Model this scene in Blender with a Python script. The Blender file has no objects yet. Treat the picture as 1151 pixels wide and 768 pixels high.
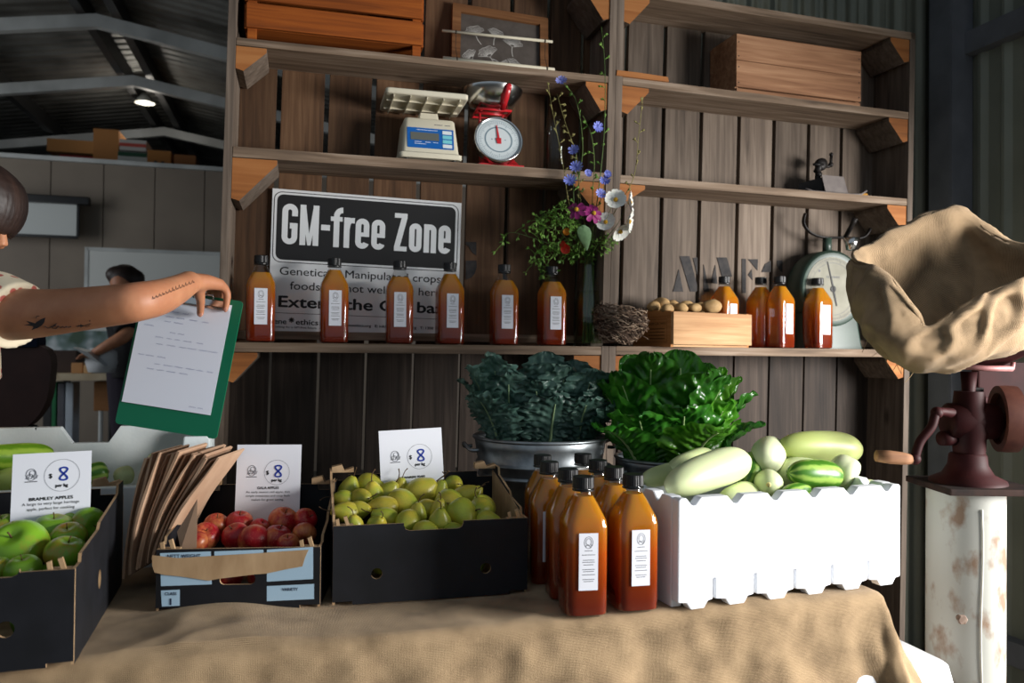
WORLD = 0.31
EXPO = 0.0
LIGHTS = [
    ('door_daylight', (3.15, 0.80, 1.45), (0.40, 1.85, 0.95), 1.3, 1.2, 150, (1.0, 0.98, 0.95), 130),
    ('shed_fill', (-5.6, 4.2, 2.1), (-2.4, 7.4, 1.6), 2.0, 2.0, 34, (0.95, 0.98, 1.0), 170),  # added fill light that brightens the far shed
]
import bpy, bmesh, math, random
from mathutils import Vector, Matrix, noise
from mathutils.bvhtree import BVHTree
random.seed(7)
SC = bpy.context.scene
COL = SC.collection
PI = math.pi
# ------------------------------------------------------------------ camera
FPX = 895.0
CAMZ = 1.22
ROLL = 0.010
PITCH = math.radians(0.72)
CAM = Vector((0, 0, CAMZ))
_f = Vector((0, math.cos(PITCH), math.sin(PITCH)))
_r = Vector((math.cos(ROLL), 0, 0)) + Vector((0, -math.sin(PITCH), math.cos(PITCH))) * math.sin(ROLL)
_r.normalize()
_u = _r.cross(_f).normalized()
cd = bpy.data.cameras.new('camera')
cam = bpy.data.objects.new('camera', cd)
COL.objects.link(cam)
m = Matrix((_r, _u, -_f)).transposed().to_4x4()
m.translation = CAM
cam.matrix_world = m
cd.sensor_width = 36.0
cd.lens = FPX / 1151 * 36.0
cd.clip_start = 0.02
cd.clip_end = 200
cd.dof.use_dof = True
cd.dof.focus_distance = 1.75
cd.dof.aperture_fstop = 4.8
SC.camera = cam

def ray(px, py):
    return _f + _r * ((px - 575.5) / FPX) - _u * ((py - 384) / FPX)
def at(px, py, Y):
    d = ray(px, py)
    return CAM + d * (Y / d.y)
def onz(px, py, z):
    d = ray(px, py)
    return CAM + d * ((z - CAMZ) / d.z)

class Frame:
    """upright frame: local x along the front, local y back, z up"""
    def __init__(s, X, Y, yaw):
        s.o = Vector((X, Y, 0)); s.yaw = yaw
        s.m = Matrix.Translation(s.o) @ Matrix.Rotation(yaw, 4, 'Z')
        s.t = Vector((math.cos(yaw), math.sin(yaw), 0)); s.n = Vector((-math.sin(yaw), math.cos(yaw), 0))
    def hit(s, px, py, d=0.0):
        dr = ray(px, py)
        k = (s.o + s.n * d - CAM).dot(s.n) / dr.dot(s.n)
        p = CAM + dr * k
        return (p - s.o).dot(s.t), p.z
    def w(s, t, d, z):
        return s.o + s.t * t + s.n * d + Vector((0, 0, z))

# ------------------------------------------------------------------ materials
MATS = {}
def new_mat(name):
    mt = bpy.data.materials.new(name); mt.use_nodes = True
    nt = mt.node_tree; nt.nodes.clear()
    out = nt.nodes.new('ShaderNodeOutputMaterial')
    MATS[name] = mt
    return mt, nt, out
def N(nt, typ, **kw):
    n = nt.nodes.new(typ)
    for k, v in kw.items():
        if k.startswith('i_'):
            n.inputs[k[2:].replace('_', ' ')].default_value = v
        else:
            setattr(n, k, v)
    return n
def rgba(c): return (c[0], c[1], c[2], 1.0)
def s2l(c):
    return tuple(((v / 255) / 12.92 if v / 255 <= 0.04045 else ((v / 255 + 0.055) / 1.055) ** 2.4) for v in c)
def hx(r, g, b): return s2l((r, g, b))

def ramp(nt, stops):
    r = N(nt, 'ShaderNodeValToRGB')
    el = r.color_ramp.elements
    while len(el) < len(stops): el.new(0.5)
    for e, (p, c) in zip(el, stops):
        e.position = p; e.color = rgba(c)
    return r

def simple(name, c1, c2=None, rough=0.6, metal=0.0, scale=8.0, stretch=(1, 1, 1), bump=0.0, bscale=None, rnd=0.0,
           lo=0.35, hi=0.65, spec=0.5, coat=0.0, trans=0.0, ior=1.45, sss=0.0, detail=4.0, sheen=0.0, bdist=0.002):
    mt, nt, out = new_mat(name)
    b = N(nt, 'ShaderNodeBsdfPrincipled')
    b.inputs['Roughness'].default_value = rough
    b.inputs['Metallic'].default_value = metal
    b.inputs['Specular IOR Level'].default_value = spec
    b.inputs['Coat Weight'].default_value = coat
    b.inputs['Transmission Weight'].default_value = trans
    b.inputs['IOR'].default_value = ior
    b.inputs['Sheen Weight'].default_value = sheen
    if sss:
        b.inputs['Subsurface Weight'].default_value = sss
        b.inputs['Subsurface Radius'].default_value = (0.01, 0.004, 0.002)
    tc = N(nt, 'ShaderNodeTexCoord'); oi = N(nt, 'ShaderNodeObjectInfo')
    ad = N(nt, 'ShaderNodeVectorMath', operation='MULTIPLY_ADD')
    nt.links.new(oi.outputs['Random'], ad.inputs[0]); ad.inputs[1].default_value = (7, 13, 5)
    nt.links.new(tc.outputs['Object'], ad.inputs[2])
    mp = N(nt, 'ShaderNodeMapping'); mp.inputs['Scale'].default_value = stretch
    nt.links.new(ad.outputs[0], mp.inputs['Vector'])
    nz = N(nt, 'ShaderNodeTexNoise'); nz.inputs['Scale'].default_value = scale; nz.inputs['Detail'].default_value = detail
    nt.links.new(mp.outputs[0], nz.inputs['Vector'])
    if c2 is None:
        b.inputs['Base Color'].default_value = rgba(c1); col = None
    else:
        rp = ramp(nt, [(lo, c1), (hi, c2)])
        nt.links.new(nz.outputs['Fac'], rp.inputs['Fac']); col = rp.outputs['Color']
    if rnd:
        mx = N(nt, 'ShaderNodeHueSaturation')
        mr = N(nt, 'ShaderNodeMapRange'); mr.inputs['To Min'].default_value = 1 - rnd; mr.inputs['To Max'].default_value = 1 + rnd
        nt.links.new(oi.outputs['Random'], mr.inputs['Value'])
        nt.links.new(mr.outputs[0], mx.inputs['Value'])
        if col is None: mx.inputs['Color'].default_value = rgba(c1)
        else: nt.links.new(col, mx.inputs['Color'])
        col = mx.outputs['Color']
    if col is not None: nt.links.new(col, b.inputs['Base Color'])
    if bump:
        bn = N(nt, 'ShaderNodeTexNoise'); bn.inputs['Scale'].default_value = bscale or scale * 3; bn.inputs['Detail'].default_value = 3
        nt.links.new(mp.outputs[0], bn.inputs['Vector'])
        bp = N(nt, 'ShaderNodeBump'); bp.inputs['Strength'].default_value = bump; bp.inputs['Distance'].default_value = bdist
        nt.links.new(bn.outputs['Fac'], bp.inputs['Height']); nt.links.new(bp.outputs[0], b.inputs['Normal'])
    nt.links.new(b.outputs[0], out.inputs['Surface'])
    return mt

def wood(name, dark, mid, light, axis='Z', rnd=0.2, rough=0.75, fine=70.0, knots=True):
    mt, nt, out = new_mat(name)
    b = N(nt, 'ShaderNodeBsdfPrincipled'); b.inputs['Roughness'].default_value = rough
    b.inputs['Specular IOR Level'].default_value = 0.3
    tc = N(nt, 'ShaderNodeTexCoord'); oi = N(nt, 'ShaderNodeObjectInfo')
    ad = N(nt, 'ShaderNodeVectorMath', operation='MULTIPLY_ADD')
    nt.links.new(oi.outputs['Random'], ad.inputs[0]); ad.inputs[1].default_value = (17, 23, 11)
    nt.links.new(tc.outputs['Object'], ad.inputs[2])
    lng = {'X': (0.05, 1, 1), 'Y': (1, 0.05, 1), 'Z': (1, 1, 0.05)}[axis]
    mp = N(nt, 'ShaderNodeMapping'); mp.inputs['Scale'].default_value = lng
    nt.links.new(ad.outputs[0], mp.inputs['Vector'])
    wv = N(nt, 'ShaderNodeTexNoise'); wv.inputs['Scale'].default_value = fine; wv.inputs['Detail'].default_value = 5; wv.inputs['Distortion'].default_value = 0.6
    nt.links.new(mp.outputs[0], wv.inputs['Vector'])
    lng2 = {'X': (0.2, 1, 1), 'Y': (1, 0.2, 1), 'Z': (1, 1, 0.2)}[axis]
    mp2 = N(nt, 'ShaderNodeMapping'); mp2.inputs['Scale'].default_value = lng2
    nt.links.new(ad.outputs[0], mp2.inputs['Vector'])
    n2 = N(nt, 'ShaderNodeTexNoise'); n2.inputs['Scale'].default_value = 9; n2.inputs['Detail'].default_value = 4
    nt.links.new(mp2.outputs[0], n2.inputs['Vector'])
    mix = N(nt, 'ShaderNodeMath', operation='MULTIPLY_ADD'); mix.inputs[1].default_value = 0.55
    nt.links.new(wv.outputs['Fac'], mix.inputs[0])
    m2 = N(nt, 'ShaderNodeMath', operation='MULTIPLY'); m2.inputs[1].default_value = 0.45
    nt.links.new(n2.outputs['Fac'], m2.inputs[0]); nt.links.new(m2.outputs[0], mix.inputs[2])
    rp = ramp(nt, [(0.28, dark), (0.5, mid), (0.72, light)])
    nt.links.new(mix.outputs[0], rp.inputs['Fac'])
    col = rp.outputs['Color']
    if knots:
        vo = N(nt, 'ShaderNodeTexVoronoi'); vo.inputs['Scale'].default_value = 5.0
        mp3 = N(nt, 'ShaderNodeMapping'); mp3.inputs['Scale'].default_value = {'X': (0.45, 1, 1), 'Y': (1, .45, 1), 'Z': (1, 1, 0.45)}[axis]
        nt.links.new(ad.outputs[0], mp3.inputs['Vector']); nt.links.new(mp3.outputs[0], vo.inputs['Vector'])
        kr = ramp(nt, [(0.03, (0.25, 0.22, 0.2)), (0.09, (1, 1, 1))])
        nt.links.new(vo.outputs['Distance'], kr.inputs['Fac'])
        mm = N(nt, 'ShaderNodeMix', data_type='RGBA', blend_type='MULTIPLY'); mm.inputs['Factor'].default_value = 0.8
        nt.links.new(col, mm.inputs['A']); nt.links.new(kr.outputs['Color'], mm.inputs['B'])
        col = mm.outputs['Result']
    hs = N(nt, 'ShaderNodeHueSaturation')
    mr = N(nt, 'ShaderNodeMapRange'); mr.inputs['To Min'].default_value = 1 - rnd; mr.inputs['To Max'].default_value = 1 + rnd
    nt.links.new(oi.outputs['Random'], mr.inputs['Value']); nt.links.new(mr.outputs[0], hs.inputs['Value'])
    nt.links.new(col, hs.inputs['Color']); nt.links.new(hs.outputs['Color'], b.inputs['Base Color'])
    bp = N(nt, 'ShaderNodeBump'); bp.inputs['Strength'].default_value = 0.35; bp.inputs['Distance'].default_value = 0.002
    nt.links.new(wv.outputs['Fac'], bp.inputs['Height']); nt.links.new(bp.outputs[0], b.inputs['Normal'])
    nt.links.new(b.outputs[0], out.inputs['Surface'])
    return mt

def weave(name, c1, c2, freq=260.0, big=0.5):
    """coarse hessian: crossed threads as bump and tint, in object space"""
    mt, nt, out = new_mat(name)
    b = N(nt, 'ShaderNodeBsdfPrincipled'); b.inputs['Roughness'].default_value = 0.95
    b.inputs['Specular IOR Level'].default_value = 0.1; b.inputs['Sheen Weight'].default_value = 0.1
    tc = N(nt, 'ShaderNodeTexCoord')
    uv = tc.outputs['UV']
    def wav(direction):
        w = N(nt, 'ShaderNodeTexWave', wave_type='BANDS', bands_direction=direction)
        w.inputs['Scale'].default_value = freq; w.inputs['Distortion'].default_value = 1.5; w.inputs['Detail'].default_value = 1
        nt.links.new(uv, w.inputs['Vector']); return w.outputs['Fac']
    mul = N(nt, 'ShaderNodeMath', operation='MULTIPLY')
    nt.links.new(wav('X'), mul.inputs[0]); nt.links.new(wav('Y'), mul.inputs[1])
    nz = N(nt, 'ShaderNodeTexNoise'); nz.inputs['Scale'].default_value = 14; nz.inputs['Detail'].default_value = 6
    nt.links.new(tc.outputs['Object'], nz.inputs['Vector'])
    ma = N(nt, 'ShaderNodeMath', operation='MULTIPLY_ADD'); ma.inputs[1].default_value = 0.5
    nt.links.new(mul.outputs[0], ma.inputs[0])
    m2 = N(nt, 'ShaderNodeMath', operation='MULTIPLY'); m2.inputs[1].default_value = 0.75
    nt.links.new(nz.outputs['Fac'], m2.inputs[0]); nt.links.new(m2.outputs[0], ma.inputs[2])
    rp = ramp(nt, [(0.25, c1), (0.75, c2)])
    nt.links.new(ma.outputs[0], rp.inputs['Fac']); nt.links.new(rp.outputs['Color'], b.inputs['Base Color'])
    bp = N(nt, 'ShaderNodeBump'); bp.inputs['Strength'].default_value = 0.5; bp.inputs['Distance'].default_value = 0.0015
    nt.links.new(mul.outputs[0], bp.inputs['Height']); nt.links.new(bp.outputs[0], b.inputs['Normal'])
    nt.links.new(b.outputs[0], out.inputs['Surface'])
    return mt

def clear(name, tint=(1, 1, 1), gloss=0.12, rough=0.03):
    mt, nt, out = new_mat(name)
    t = N(nt, 'ShaderNodeBsdfTransparent'); t.inputs['Color'].default_value = rgba(tint)
    g = N(nt, 'ShaderNodeBsdfGlossy'); g.inputs['Roughness'].default_value = rough
    fr = N(nt, 'ShaderNodeLayerWeight'); fr.inputs['Blend'].default_value = 0.5
    pw = N(nt, 'ShaderNodeMath', operation='POWER'); pw.inputs[1].default_value = 4.0; nt.links.new(fr.outputs['Facing'], pw.inputs[0])
    ad = N(nt, 'ShaderNodeMath', operation='MULTIPLY_ADD'); ad.inputs[1].default_value = 0.55; ad.inputs[2].default_value = gloss * 0.5; ad.use_clamp = True
    nt.links.new(pw.outputs[0], ad.inputs[0])
    mx = N(nt, 'ShaderNodeMixShader')
    nt.links.new(ad.outputs[0], mx.inputs[0]); nt.links.new(t.outputs[0], mx.inputs[1]); nt.links.new(g.outputs[0], mx.inputs[2])
    nt.links.new(mx.outputs[0], out.inputs['Surface'])
    return mt

# ------------------------------------------------------------------ mesh builder
class MB:
    def __init__(s): s.bm = bmesh.new(); s.mi = 0
    def _add(s, verts, faces, Mx=None, mi=None):
        vs = [s.bm.verts.new(Mx @ Vector(v) if Mx is not None else Vector(v)) for v in verts]
        for f in faces:
            try:
                fc = s.bm.faces.new([vs[i] for i in f]); fc.material_index = s.mi if mi is None else mi
            except ValueError: pass
        return vs
    def box(s, c, sz, Mx=None, bevel=0.0, mi=None):
        x, y, z = sz[0] / 2, sz[1] / 2, sz[2] / 2
        vs = [(c[0] + a * x, c[1] + b * y, c[2] + d * z) for d in (-1, 1) for b in (-1, 1) for a in (-1, 1)]
        fs = [(0, 2, 3, 1), (4, 5, 7, 6), (0, 1, 5, 4), (2, 6, 7, 3), (0, 4, 6, 2), (1, 3, 7, 5)]
        nv = s._add(vs, fs, Mx, mi)
        if bevel:
            es = set()
            for v in nv:
                for e in v.link_edges: es.add(e)
            bmesh.ops.bevel(s.bm, geom=list(es), offset=bevel, segments=2, affect='EDGES', profile=0.7)
        return s
    def loft(s, rings, closed=True, cap0=True, cap1=True, Mx=None, mi=None, loop=False):
        n = len(rings[0]); mi = s.mi if mi is None else mi
        vr = [[s.bm.verts.new(Mx @ Vector(p) if Mx is not None else Vector(p)) for p in r] for r in rings]
        pairs = list(zip(vr[:-1], vr[1:]))
        if loop: pairs.append((vr[-1], vr[0]))
        for a, b in pairs:
            for i in range(n if closed else n - 1):
                j = (i + 1) % n
                try:
                    f = s.bm.faces.new((a[i], a[j], b[j], b[i])); f.material_index = mi
                except ValueError: pass
        if closed and not loop:
            if cap0:
                try: s.bm.faces.new(list(reversed(vr[0]))).material_index = mi
                except ValueError: pass
            if cap1:
                try: s.bm.faces.new(vr[-1]).material_index = mi
                except ValueError: pass
        return s
    def tube(s, pts, rad, seg=8, Mx=None, mi=None, cap=True, loop=False, flat=1.0):
        pts = [Vector(p) for p in pts]
        n = len(pts)
        rs = rad if isinstance(rad, (list, tuple)) else [rad] * n
        rings = []; up = None
        for i, p in enumerate(pts):
            if loop: d = pts[(i + 1) % n] - pts[i - 1]
            else: d = pts[min(i + 1, n - 1)] - pts[max(i - 1, 0)]
            if d.length < 1e-9: d = Vector((0, 0, 1))
            d.normalize()
            if up is None:
                a = Vector((0, 0, 1)) if abs(d.z) < 0.9 else Vector((1, 0, 0))
                up = (a - d * a.dot(d)).normalized()
            else:
                up = up - d * up.dot(d)
                up = up.normalized() if up.length > 1e-6 else d.orthogonal().normalized()
            sd = d.cross(up)
            rings.append([p + (sd * math.cos(2 * PI * k / seg) + up * math.sin(2 * PI * k / seg) * flat) * rs[i] for k in range(seg)])
        return s.loft(rings, True, cap, cap, Mx, mi, loop)
    def lathe(s, prof, seg=24, Mx=None, mi=None, cap0=True, cap1=True):
        rings = [[(r * math.cos(2 * PI * k / seg), r * math.sin(2 * PI * k / seg), z) for k in range(seg)] for r, z in prof]
        return s.loft(rings, True, cap0, cap1, Mx, mi)
    def sqlathe(s, prof, seg=32, Mx=None, mi=None, cap0=True, cap1=True):
        rings = []
        for z, hw, ex in prof:
            rg = []
            for k in range(seg):
                a = 2 * PI * (k + 0.5) / seg; c, d = math.cos(a), math.sin(a)
                q = (abs(c) ** ex + abs(d) ** ex) ** (-1 / ex)
                rg.append((hw * q * c, hw * q * d, z))
            rings.append(rg)
        return s.loft(rings, True, cap0, cap1, Mx, mi)
    def ell(s, c, r, Mx=None, seg=16, mi=None):
        prof = []
        for i in range(seg // 2 + 1):
            a = -PI / 2 + PI * i / (seg // 2)
            prof.append((max(1e-5, math.cos(a)), math.sin(a)))
        rr = r if isinstance(r, (tuple, list)) else (r, r, r)
        rings = [[(c[0] + rr[0] * q * math.cos(2 * PI * k / seg), c[1] + rr[1] * q * math.sin(2 * PI * k / seg), c[2] + rr[2] * z) for k in range(seg)] for q, z in prof]
        return s.loft(rings, True, True, True, Mx, mi)
    def prism(s, poly, thick, holes=(), Mx=None, mi_face=0, mi_edge=0):
        """polygon in local xz, front at y=0, extruded to y=thick; holes are loops"""
        bm2 = bmesh.new(); edges = []
        for lp in [poly] + list(holes):
            vs = [bm2.verts.new((p[0], 0, p[1])) for p in lp]
            for i in range(len(vs)): edges.append(bm2.edges.new((vs[i], vs[(i + 1) % len(vs)])))
        bmesh.ops.triangle_fill(bm2, use_beauty=True, use_dissolve=False, edges=edges)
        bm2.normal_update()
        base = list(bm2.faces)
        if not base: bm2.free(); return s
        for f in base: f.material_index = mi_face
        ex = bmesh.ops.extrude_face_region(bm2, geom=base)
        nv = [g for g in ex['geom'] if isinstance(g, bmesh.types.BMVert)]
        bmesh.ops.translate(bm2, verts=nv, vec=(0, thick, 0))
        bm2.normal_update()
        for f in bm2.faces:
            f.material_index = mi_face if abs(f.normal.y) > 0.7 else mi_edge
        # keep the un-extruded side
        bmesh.ops.recalc_face_normals(bm2, faces=bm2.faces)
        vm = {v: s.bm.verts.new(Mx @ v.co if Mx is not None else v.co) for v in bm2.verts}
        for f in bm2.faces:
            try: s.bm.faces.new([vm[v] for v in f.verts]).material_index = f.material_index
            except ValueError: pass
        bm2.free()
        return s
    def mesh(s, me, Mx=None, mi=None):
        vs = [s.bm.verts.new(Mx @ v.co if Mx is not None else v.co) for v in me.vertices]
        for p in me.polygons:
            try: s.bm.faces.new([vs[i] for i in p.vertices]).material_index = s.mi if mi is None else mi
            except ValueError: pass
        return s
    def build(s, name, mats, parent=None, smooth=False, label=None, recalc=True, Mx=None, angle=None):
        if recalc: bmesh.ops.recalc_face_normals(s.bm, faces=s.bm.faces)
        if Mx is not None: bmesh.ops.transform(s.bm, matrix=Mx, verts=s.bm.verts)
        me = bpy.data.meshes.new(name); s.bm.to_mesh(me); s.bm.free()
        for mt in (mats if isinstance(mats, (list, tuple)) else [mats]): me.materials.append(mt)
        if smooth:
            for p in me.polygons: p.use_smooth = True
            if angle:
                me.set_sharp_from_angle(angle=math.radians(angle))
        o = bpy.data.objects.new(name, me); COL.objects.link(o)
        if parent is not None: o.parent = parent
        if label: o['label'] = label
        return o

def tag(o, label, cat, group=None, kind=None):
    if label: o['label'] = label
    if cat: o['category'] = cat
    if group: o['group'] = group
    if kind: o['kind'] = kind
    return o
def thing(name, label, cat, loc=(0, 0, 0), yaw=0.0, group=None, mat=None):
    o = bpy.data.objects.new(name, None); COL.objects.link(o)
    o.empty_display_size = 0.05
    if mat is not None: o.matrix_world = mat
    else:
        o.location = loc; o.rotation_euler = (0, 0, yaw)
    return tag(o, label, cat, group)
def dup(root, mat, label, group=None, children=True):
    r = root.copy(); COL.objects.link(r); r.matrix_world = mat
    r['label'] = label
    if group: r['group'] = group
    for ch in list(root.children):
        c = ch.copy(); COL.objects.link(c); c.parent = r
        c.matrix_parent_inverse = ch.matrix_parent_inverse.copy()
        for g in list(ch.children):
            d = g.copy(); COL.objects.link(d); d.parent = c
    return r
def struct(o, label=None):
    o['kind'] = 'structure'
    if label: o['label'] = label
    return o

def text_mesh(body, size, bold=0.0, xs=1.0, align='LEFT', spacing=1.0):
    cu = bpy.data.curves.new('text', 'FONT'); cu.body = body; cu.size = size
    cu.offset = bold; cu.align_x = align; cu.space_character = spacing; cu.resolution_u = 4
    ob = bpy.data.objects.new('text', cu); COL.objects.link(ob)
    bpy.context.view_layer.update()
    dg = bpy.context.evaluated_depsgraph_get()
    me = bpy.data.meshes.new_from_object(ob.evaluated_get(dg))
    bpy.data.objects.remove(ob); bpy.data.curves.remove(cu)
    for v in me.vertices: v.co.x *= xs
    return me
def text_width(me):
    xs = [v.co.x for v in me.vertices]
    return (min(xs), max(xs)) if xs else (0, 0)
# text lies in local xy; put it on the xz plane facing -y
UPRIGHT = Matrix.Rotation(PI / 2, 4, 'X')
def put_text(mb, body, size, x, z, y=-0.0006, bold=0.0, xs=1.0, fit=None, align='LEFT', rot=0.0, mi=None, spacing=1.0):
    me = text_mesh(body, size, 0.0, 1.0, 'LEFT', spacing)
    a, b = text_width(me)
    sx = xs if fit is None else fit / max(1e-6, b - a)
    x0 = x - a * sx if align == 'LEFT' else x - (a + b) / 2 * sx
    offs = [(0, 0)] if not bold else [(-bold, 0), (bold, 0), (0, bold * .7), (0, -bold * .7)]
    for i, (ox, oz) in enumerate(offs):
        mb.mesh(me, Matrix.Translation((x0 + ox, y - .00004 * i, z + oz)) @ Matrix.Rotation(rot, 4, 'Y') @ UPRIGHT @ Matrix.Diagonal((sx, 1, 1, 1)), mi)
    bpy.data.meshes.remove(me)
def line2(mb, pts, w, y=-0.0006, mi=None, closed=False):
    """flat stroke on the xz plane"""
    n = len(pts)
    L, R = [], []
    for i in range(n):
        if closed: a, b = pts[i - 1], pts[(i + 1) % n]
        else: a, b = pts[max(0, i - 1)], pts[min(n - 1, i + 1)]
        dx, dz = b[0] - a[0], b[1] - a[1]; q = math.hypot(dx, dz) or 1
        nx, nz = -dz / q * w / 2, dx / q * w / 2
        L.append((pts[i][0] + nx, y, pts[i][1] + nz)); R.append((pts[i][0] - nx, y, pts[i][1] - nz))
    vs = L + R
    fs = [(i, (i + 1) % n, n + (i + 1) % n, n + i) for i in range(n if closed else n - 1)]
    mb._add(vs, fs, None, mi)
def ellipse(cx, cz, rx, rz, n=40, a0=0, a1=2 * PI):
    return [(cx + rx * math.cos(a0 + (a1 - a0) * i / n), cz + rz * math.sin(a0 + (a1 - a0) * i / n)) for i in range(n)]
def rrect(x0, z0, x1, z1, r, n=6):
    P = []
    for cx, cz, a in ((x1 - r, z1 - r, 0), (x0 + r, z1 - r, PI / 2), (x0 + r, z0 + r, PI), (x1 - r, z0 + r, 3 * PI / 2)):
        for i in range(n + 1): P.append((cx + r * math.cos(a + PI / 2 * i / n), cz + r * math.sin(a + PI / 2 * i / n)))
    return P
def spline(pts, n, closed=False):
    """Catmull-Rom through points"""
    pts = [Vector(p) for p in pts]; m_ = len(pts); out = []
    segs = m_ if closed else m_ - 1
    for k in range(n if closed else n + 1):
        t = k / n * segs; i = min(int(t), segs - 1); f = t - i
        if closed: p0, p1, p2, p3 = pts[(i - 1) % m_], pts[i % m_], pts[(i + 1) % m_], pts[(i + 2) % m_]
        else: p0, p1, p2, p3 = pts[max(0, i - 1)], pts[i], pts[i + 1], pts[min(m_ - 1, i + 2)]
        out.append(0.5 * ((2 * p1) + (p2 - p0) * f + (2 * p0 - 5 * p1 + 4 * p2 - p3) * f * f + (3 * p1 - p0 - 3 * p2 + p3) * f ** 3))
    return out
ORD = ['first', 'second', 'third', 'fourth', 'fifth', 'sixth', 'seventh', 'eighth', 'ninth', 'tenth', 'eleventh', 'twelfth', 'thirteenth', 'fourteenth', 'fifteenth', 'sixteenth', 'seventeenth', 'eighteenth', 'nineteenth', 'twentieth']
# ------------------------------------------------------------------ palette
TZ = 0.757
L = Frame(-0.783, 2.113, math.atan(0.2642)); L_W = 1.111
R = Frame(0.2925, 2.397, math.atan(0.313)); R_W = 1.125
DEP = 0.17
w_grey = wood('weathered boards', hx(58, 49, 42), hx(102, 89, 78), hx(132, 118, 105), 'Z', rnd=0.22)
w_greyL = wood('brown weathered boards', hx(50, 34, 22), hx(88, 62, 42), hx(114, 86, 62), 'Z', rnd=0.22)
w_low = wood('darker lower boards', hx(26, 21, 18), hx(52, 43, 37), hx(80, 68, 60), 'Z', rnd=0.2)  # slats below the bottom shelf get a darker wood colour
w_shelf = wood('shelf boards', hx(60, 48, 38), hx(122, 102, 84), hx(170, 152, 134), 'X', rnd=0.12)
w_end = wood('fresh cut end grain', hx(96, 56, 27), hx(152, 94, 48), hx(178, 122, 72), 'X', rnd=0.12, fine=40)
w_orange = wood('varnished orange pine', hx(92, 42, 10), hx(150, 76, 20), hx(178, 98, 32), 'X', rnd=0.1)
w_pale = wood('pale crate pine', hx(146, 104, 68), hx(190, 148, 106), hx(216, 182, 140), 'X', rnd=0.08)
w_crate = wood('dull crate pine', hx(104, 66, 44), hx(150, 108, 78), hx(186, 144, 110), 'X', rnd=0.08)
m_steel = simple('dark painted steel', hx(96, 98, 104), hx(112, 114, 120), rough=0.5, metal=0.0)
m_beam = simple('galvanised beam', hx(168, 170, 168), hx(200, 202, 200), rough=0.5, metal=0.3, scale=3)
m_black = simple('black card', hx(17, 18, 22), hx(23, 24, 29), rough=0.6, scale=20, spec=0.35)
m_kraft = simple('kraft board', hx(156, 126, 92), hx(182, 152, 116), rough=0.85, scale=30, stretch=(1, 1, .3))
m_white = simple('white card', hx(226, 228, 236), rough=0.6)
m_ink = simple('black ink', hx(22, 22, 24), rough=0.6)
m_grink = simple('grey ink', hx(90, 92, 100), rough=0.6)
m_blue = simple('blue marker', hx(20, 50, 150), rough=0.5)
m_plastic_black = simple('black cap plastic', hx(18, 18, 20), rough=0.35)

# ------------------------------------------------------------------ setting
mt_fl = simple('concrete floor', hx(86, 82, 76), hx(112, 108, 100), rough=0.8, scale=2.5, bump=0.1)
b = MB(); b.box((0, 3.5, -0.05), (22, 22, 0.1)); struct(b.build('floor', mt_fl))

def corrug(name, c1, c2, scale, axis='X', rough=0.5, metal=0.2, strength=0.6):
    mt, nt, out = new_mat(name)
    p = N(nt, 'ShaderNodeBsdfPrincipled'); p.inputs['Roughness'].default_value = rough; p.inputs['Metallic'].default_value = metal
    tc = N(nt, 'ShaderNodeTexCoord')
    nz = N(nt, 'ShaderNodeTexNoise'); nz.inputs['Scale'].default_value = 2.5; nz.inputs['Detail'].default_value = 6
    nt.links.new(tc.outputs['Object'], nz.inputs['Vector'])
    rp = ramp(nt, [(0.35, c1), (0.65, c2)]); nt.links.new(nz.outputs['Fac'], rp.inputs['Fac'])
    nt.links.new(rp.outputs['Color'], p.inputs['Base Color'])
    w = N(nt, 'ShaderNodeTexWave', wave_type='BANDS', bands_direction=axis); w.inputs['Scale'].default_value = scale
    nt.links.new(tc.outputs['Object'], w.inputs['Vector'])
    bp = N(nt, 'ShaderNodeBump'); bp.inputs['Strength'].default_value = strength; bp.inputs['Distance'].default_value = 0.02
    nt.links.new(w.outputs['Fac'], bp.inputs['Height']); nt.links.new(bp.outputs[0], p.inputs['Normal'])
    nt.links.new(p.outputs[0], out.inputs['Surface'])
    return mt
m_cwall = corrug('green grey wall sheet', hx(126, 128, 114), hx(142, 144, 130), 6.0, 'X', rough=0.6)
m_cwall_r = corrug('green grey side sheet', hx(124, 127, 114), hx(140, 143, 130), 6.0, 'Y', rough=0.6)
m_roof = corrug('dull roof sheet', hx(110, 110, 106), hx(160, 160, 156), 2.2, 'Y', rough=0.5, metal=0.5, strength=1.0)

def corrugated_wall(name, frame, t0, t1, d, z1, mt):
    n = int((t1 - t0) / 0.0125); bb = MB(); fr = []; bk = []
    for i in range(n + 1):
        t = t0 + (t1 - t0) * i / n
        ph = (t / 0.10) % 1.0
        off = 0.012 if ph < 0.2 else (0.0 if ph > 0.3 and ph < 0.9 else 0.006)
        fr.append((t, d - off))
    front = [[(t, q, 0), (t, q, z1)] for t, q in fr]
    back = [[(t, d + 0.03, 0), (t, d + 0.03, z1)] for t, q in fr]
    bb.loft([[f[0], f[1], k[1], k[0]] for f, k in zip(front, back)], True)
    o = bb.build(name, mt); o.matrix_world = frame.m
    return struct(o)
corner_t, _z = R.hit(1040, 200, 0.33)
corrugated_wall('wall_back', R, -0.25, corner_t + 0.05, 0.33, 4.2, m_cwall)
RW = Frame(*(R.w(corner_t + 0.06, 0.33, 0)[:2]), R.yaw - PI / 2)    # side wall, runs toward the camera
corrugated_wall('wall_right', RW, 0.0, 0.80, 0.0, 4.2, m_cwall_r)
b = MB(); b.box((2.68, 0.012, 2.975), (3.7, 0.06, 2.45)); o = b.build('wall_right_shade_header', m_cwall_r); o.matrix_world = RW.m; struct(o)  # unseen header, set low over the opening to dim the upper shelves
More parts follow.
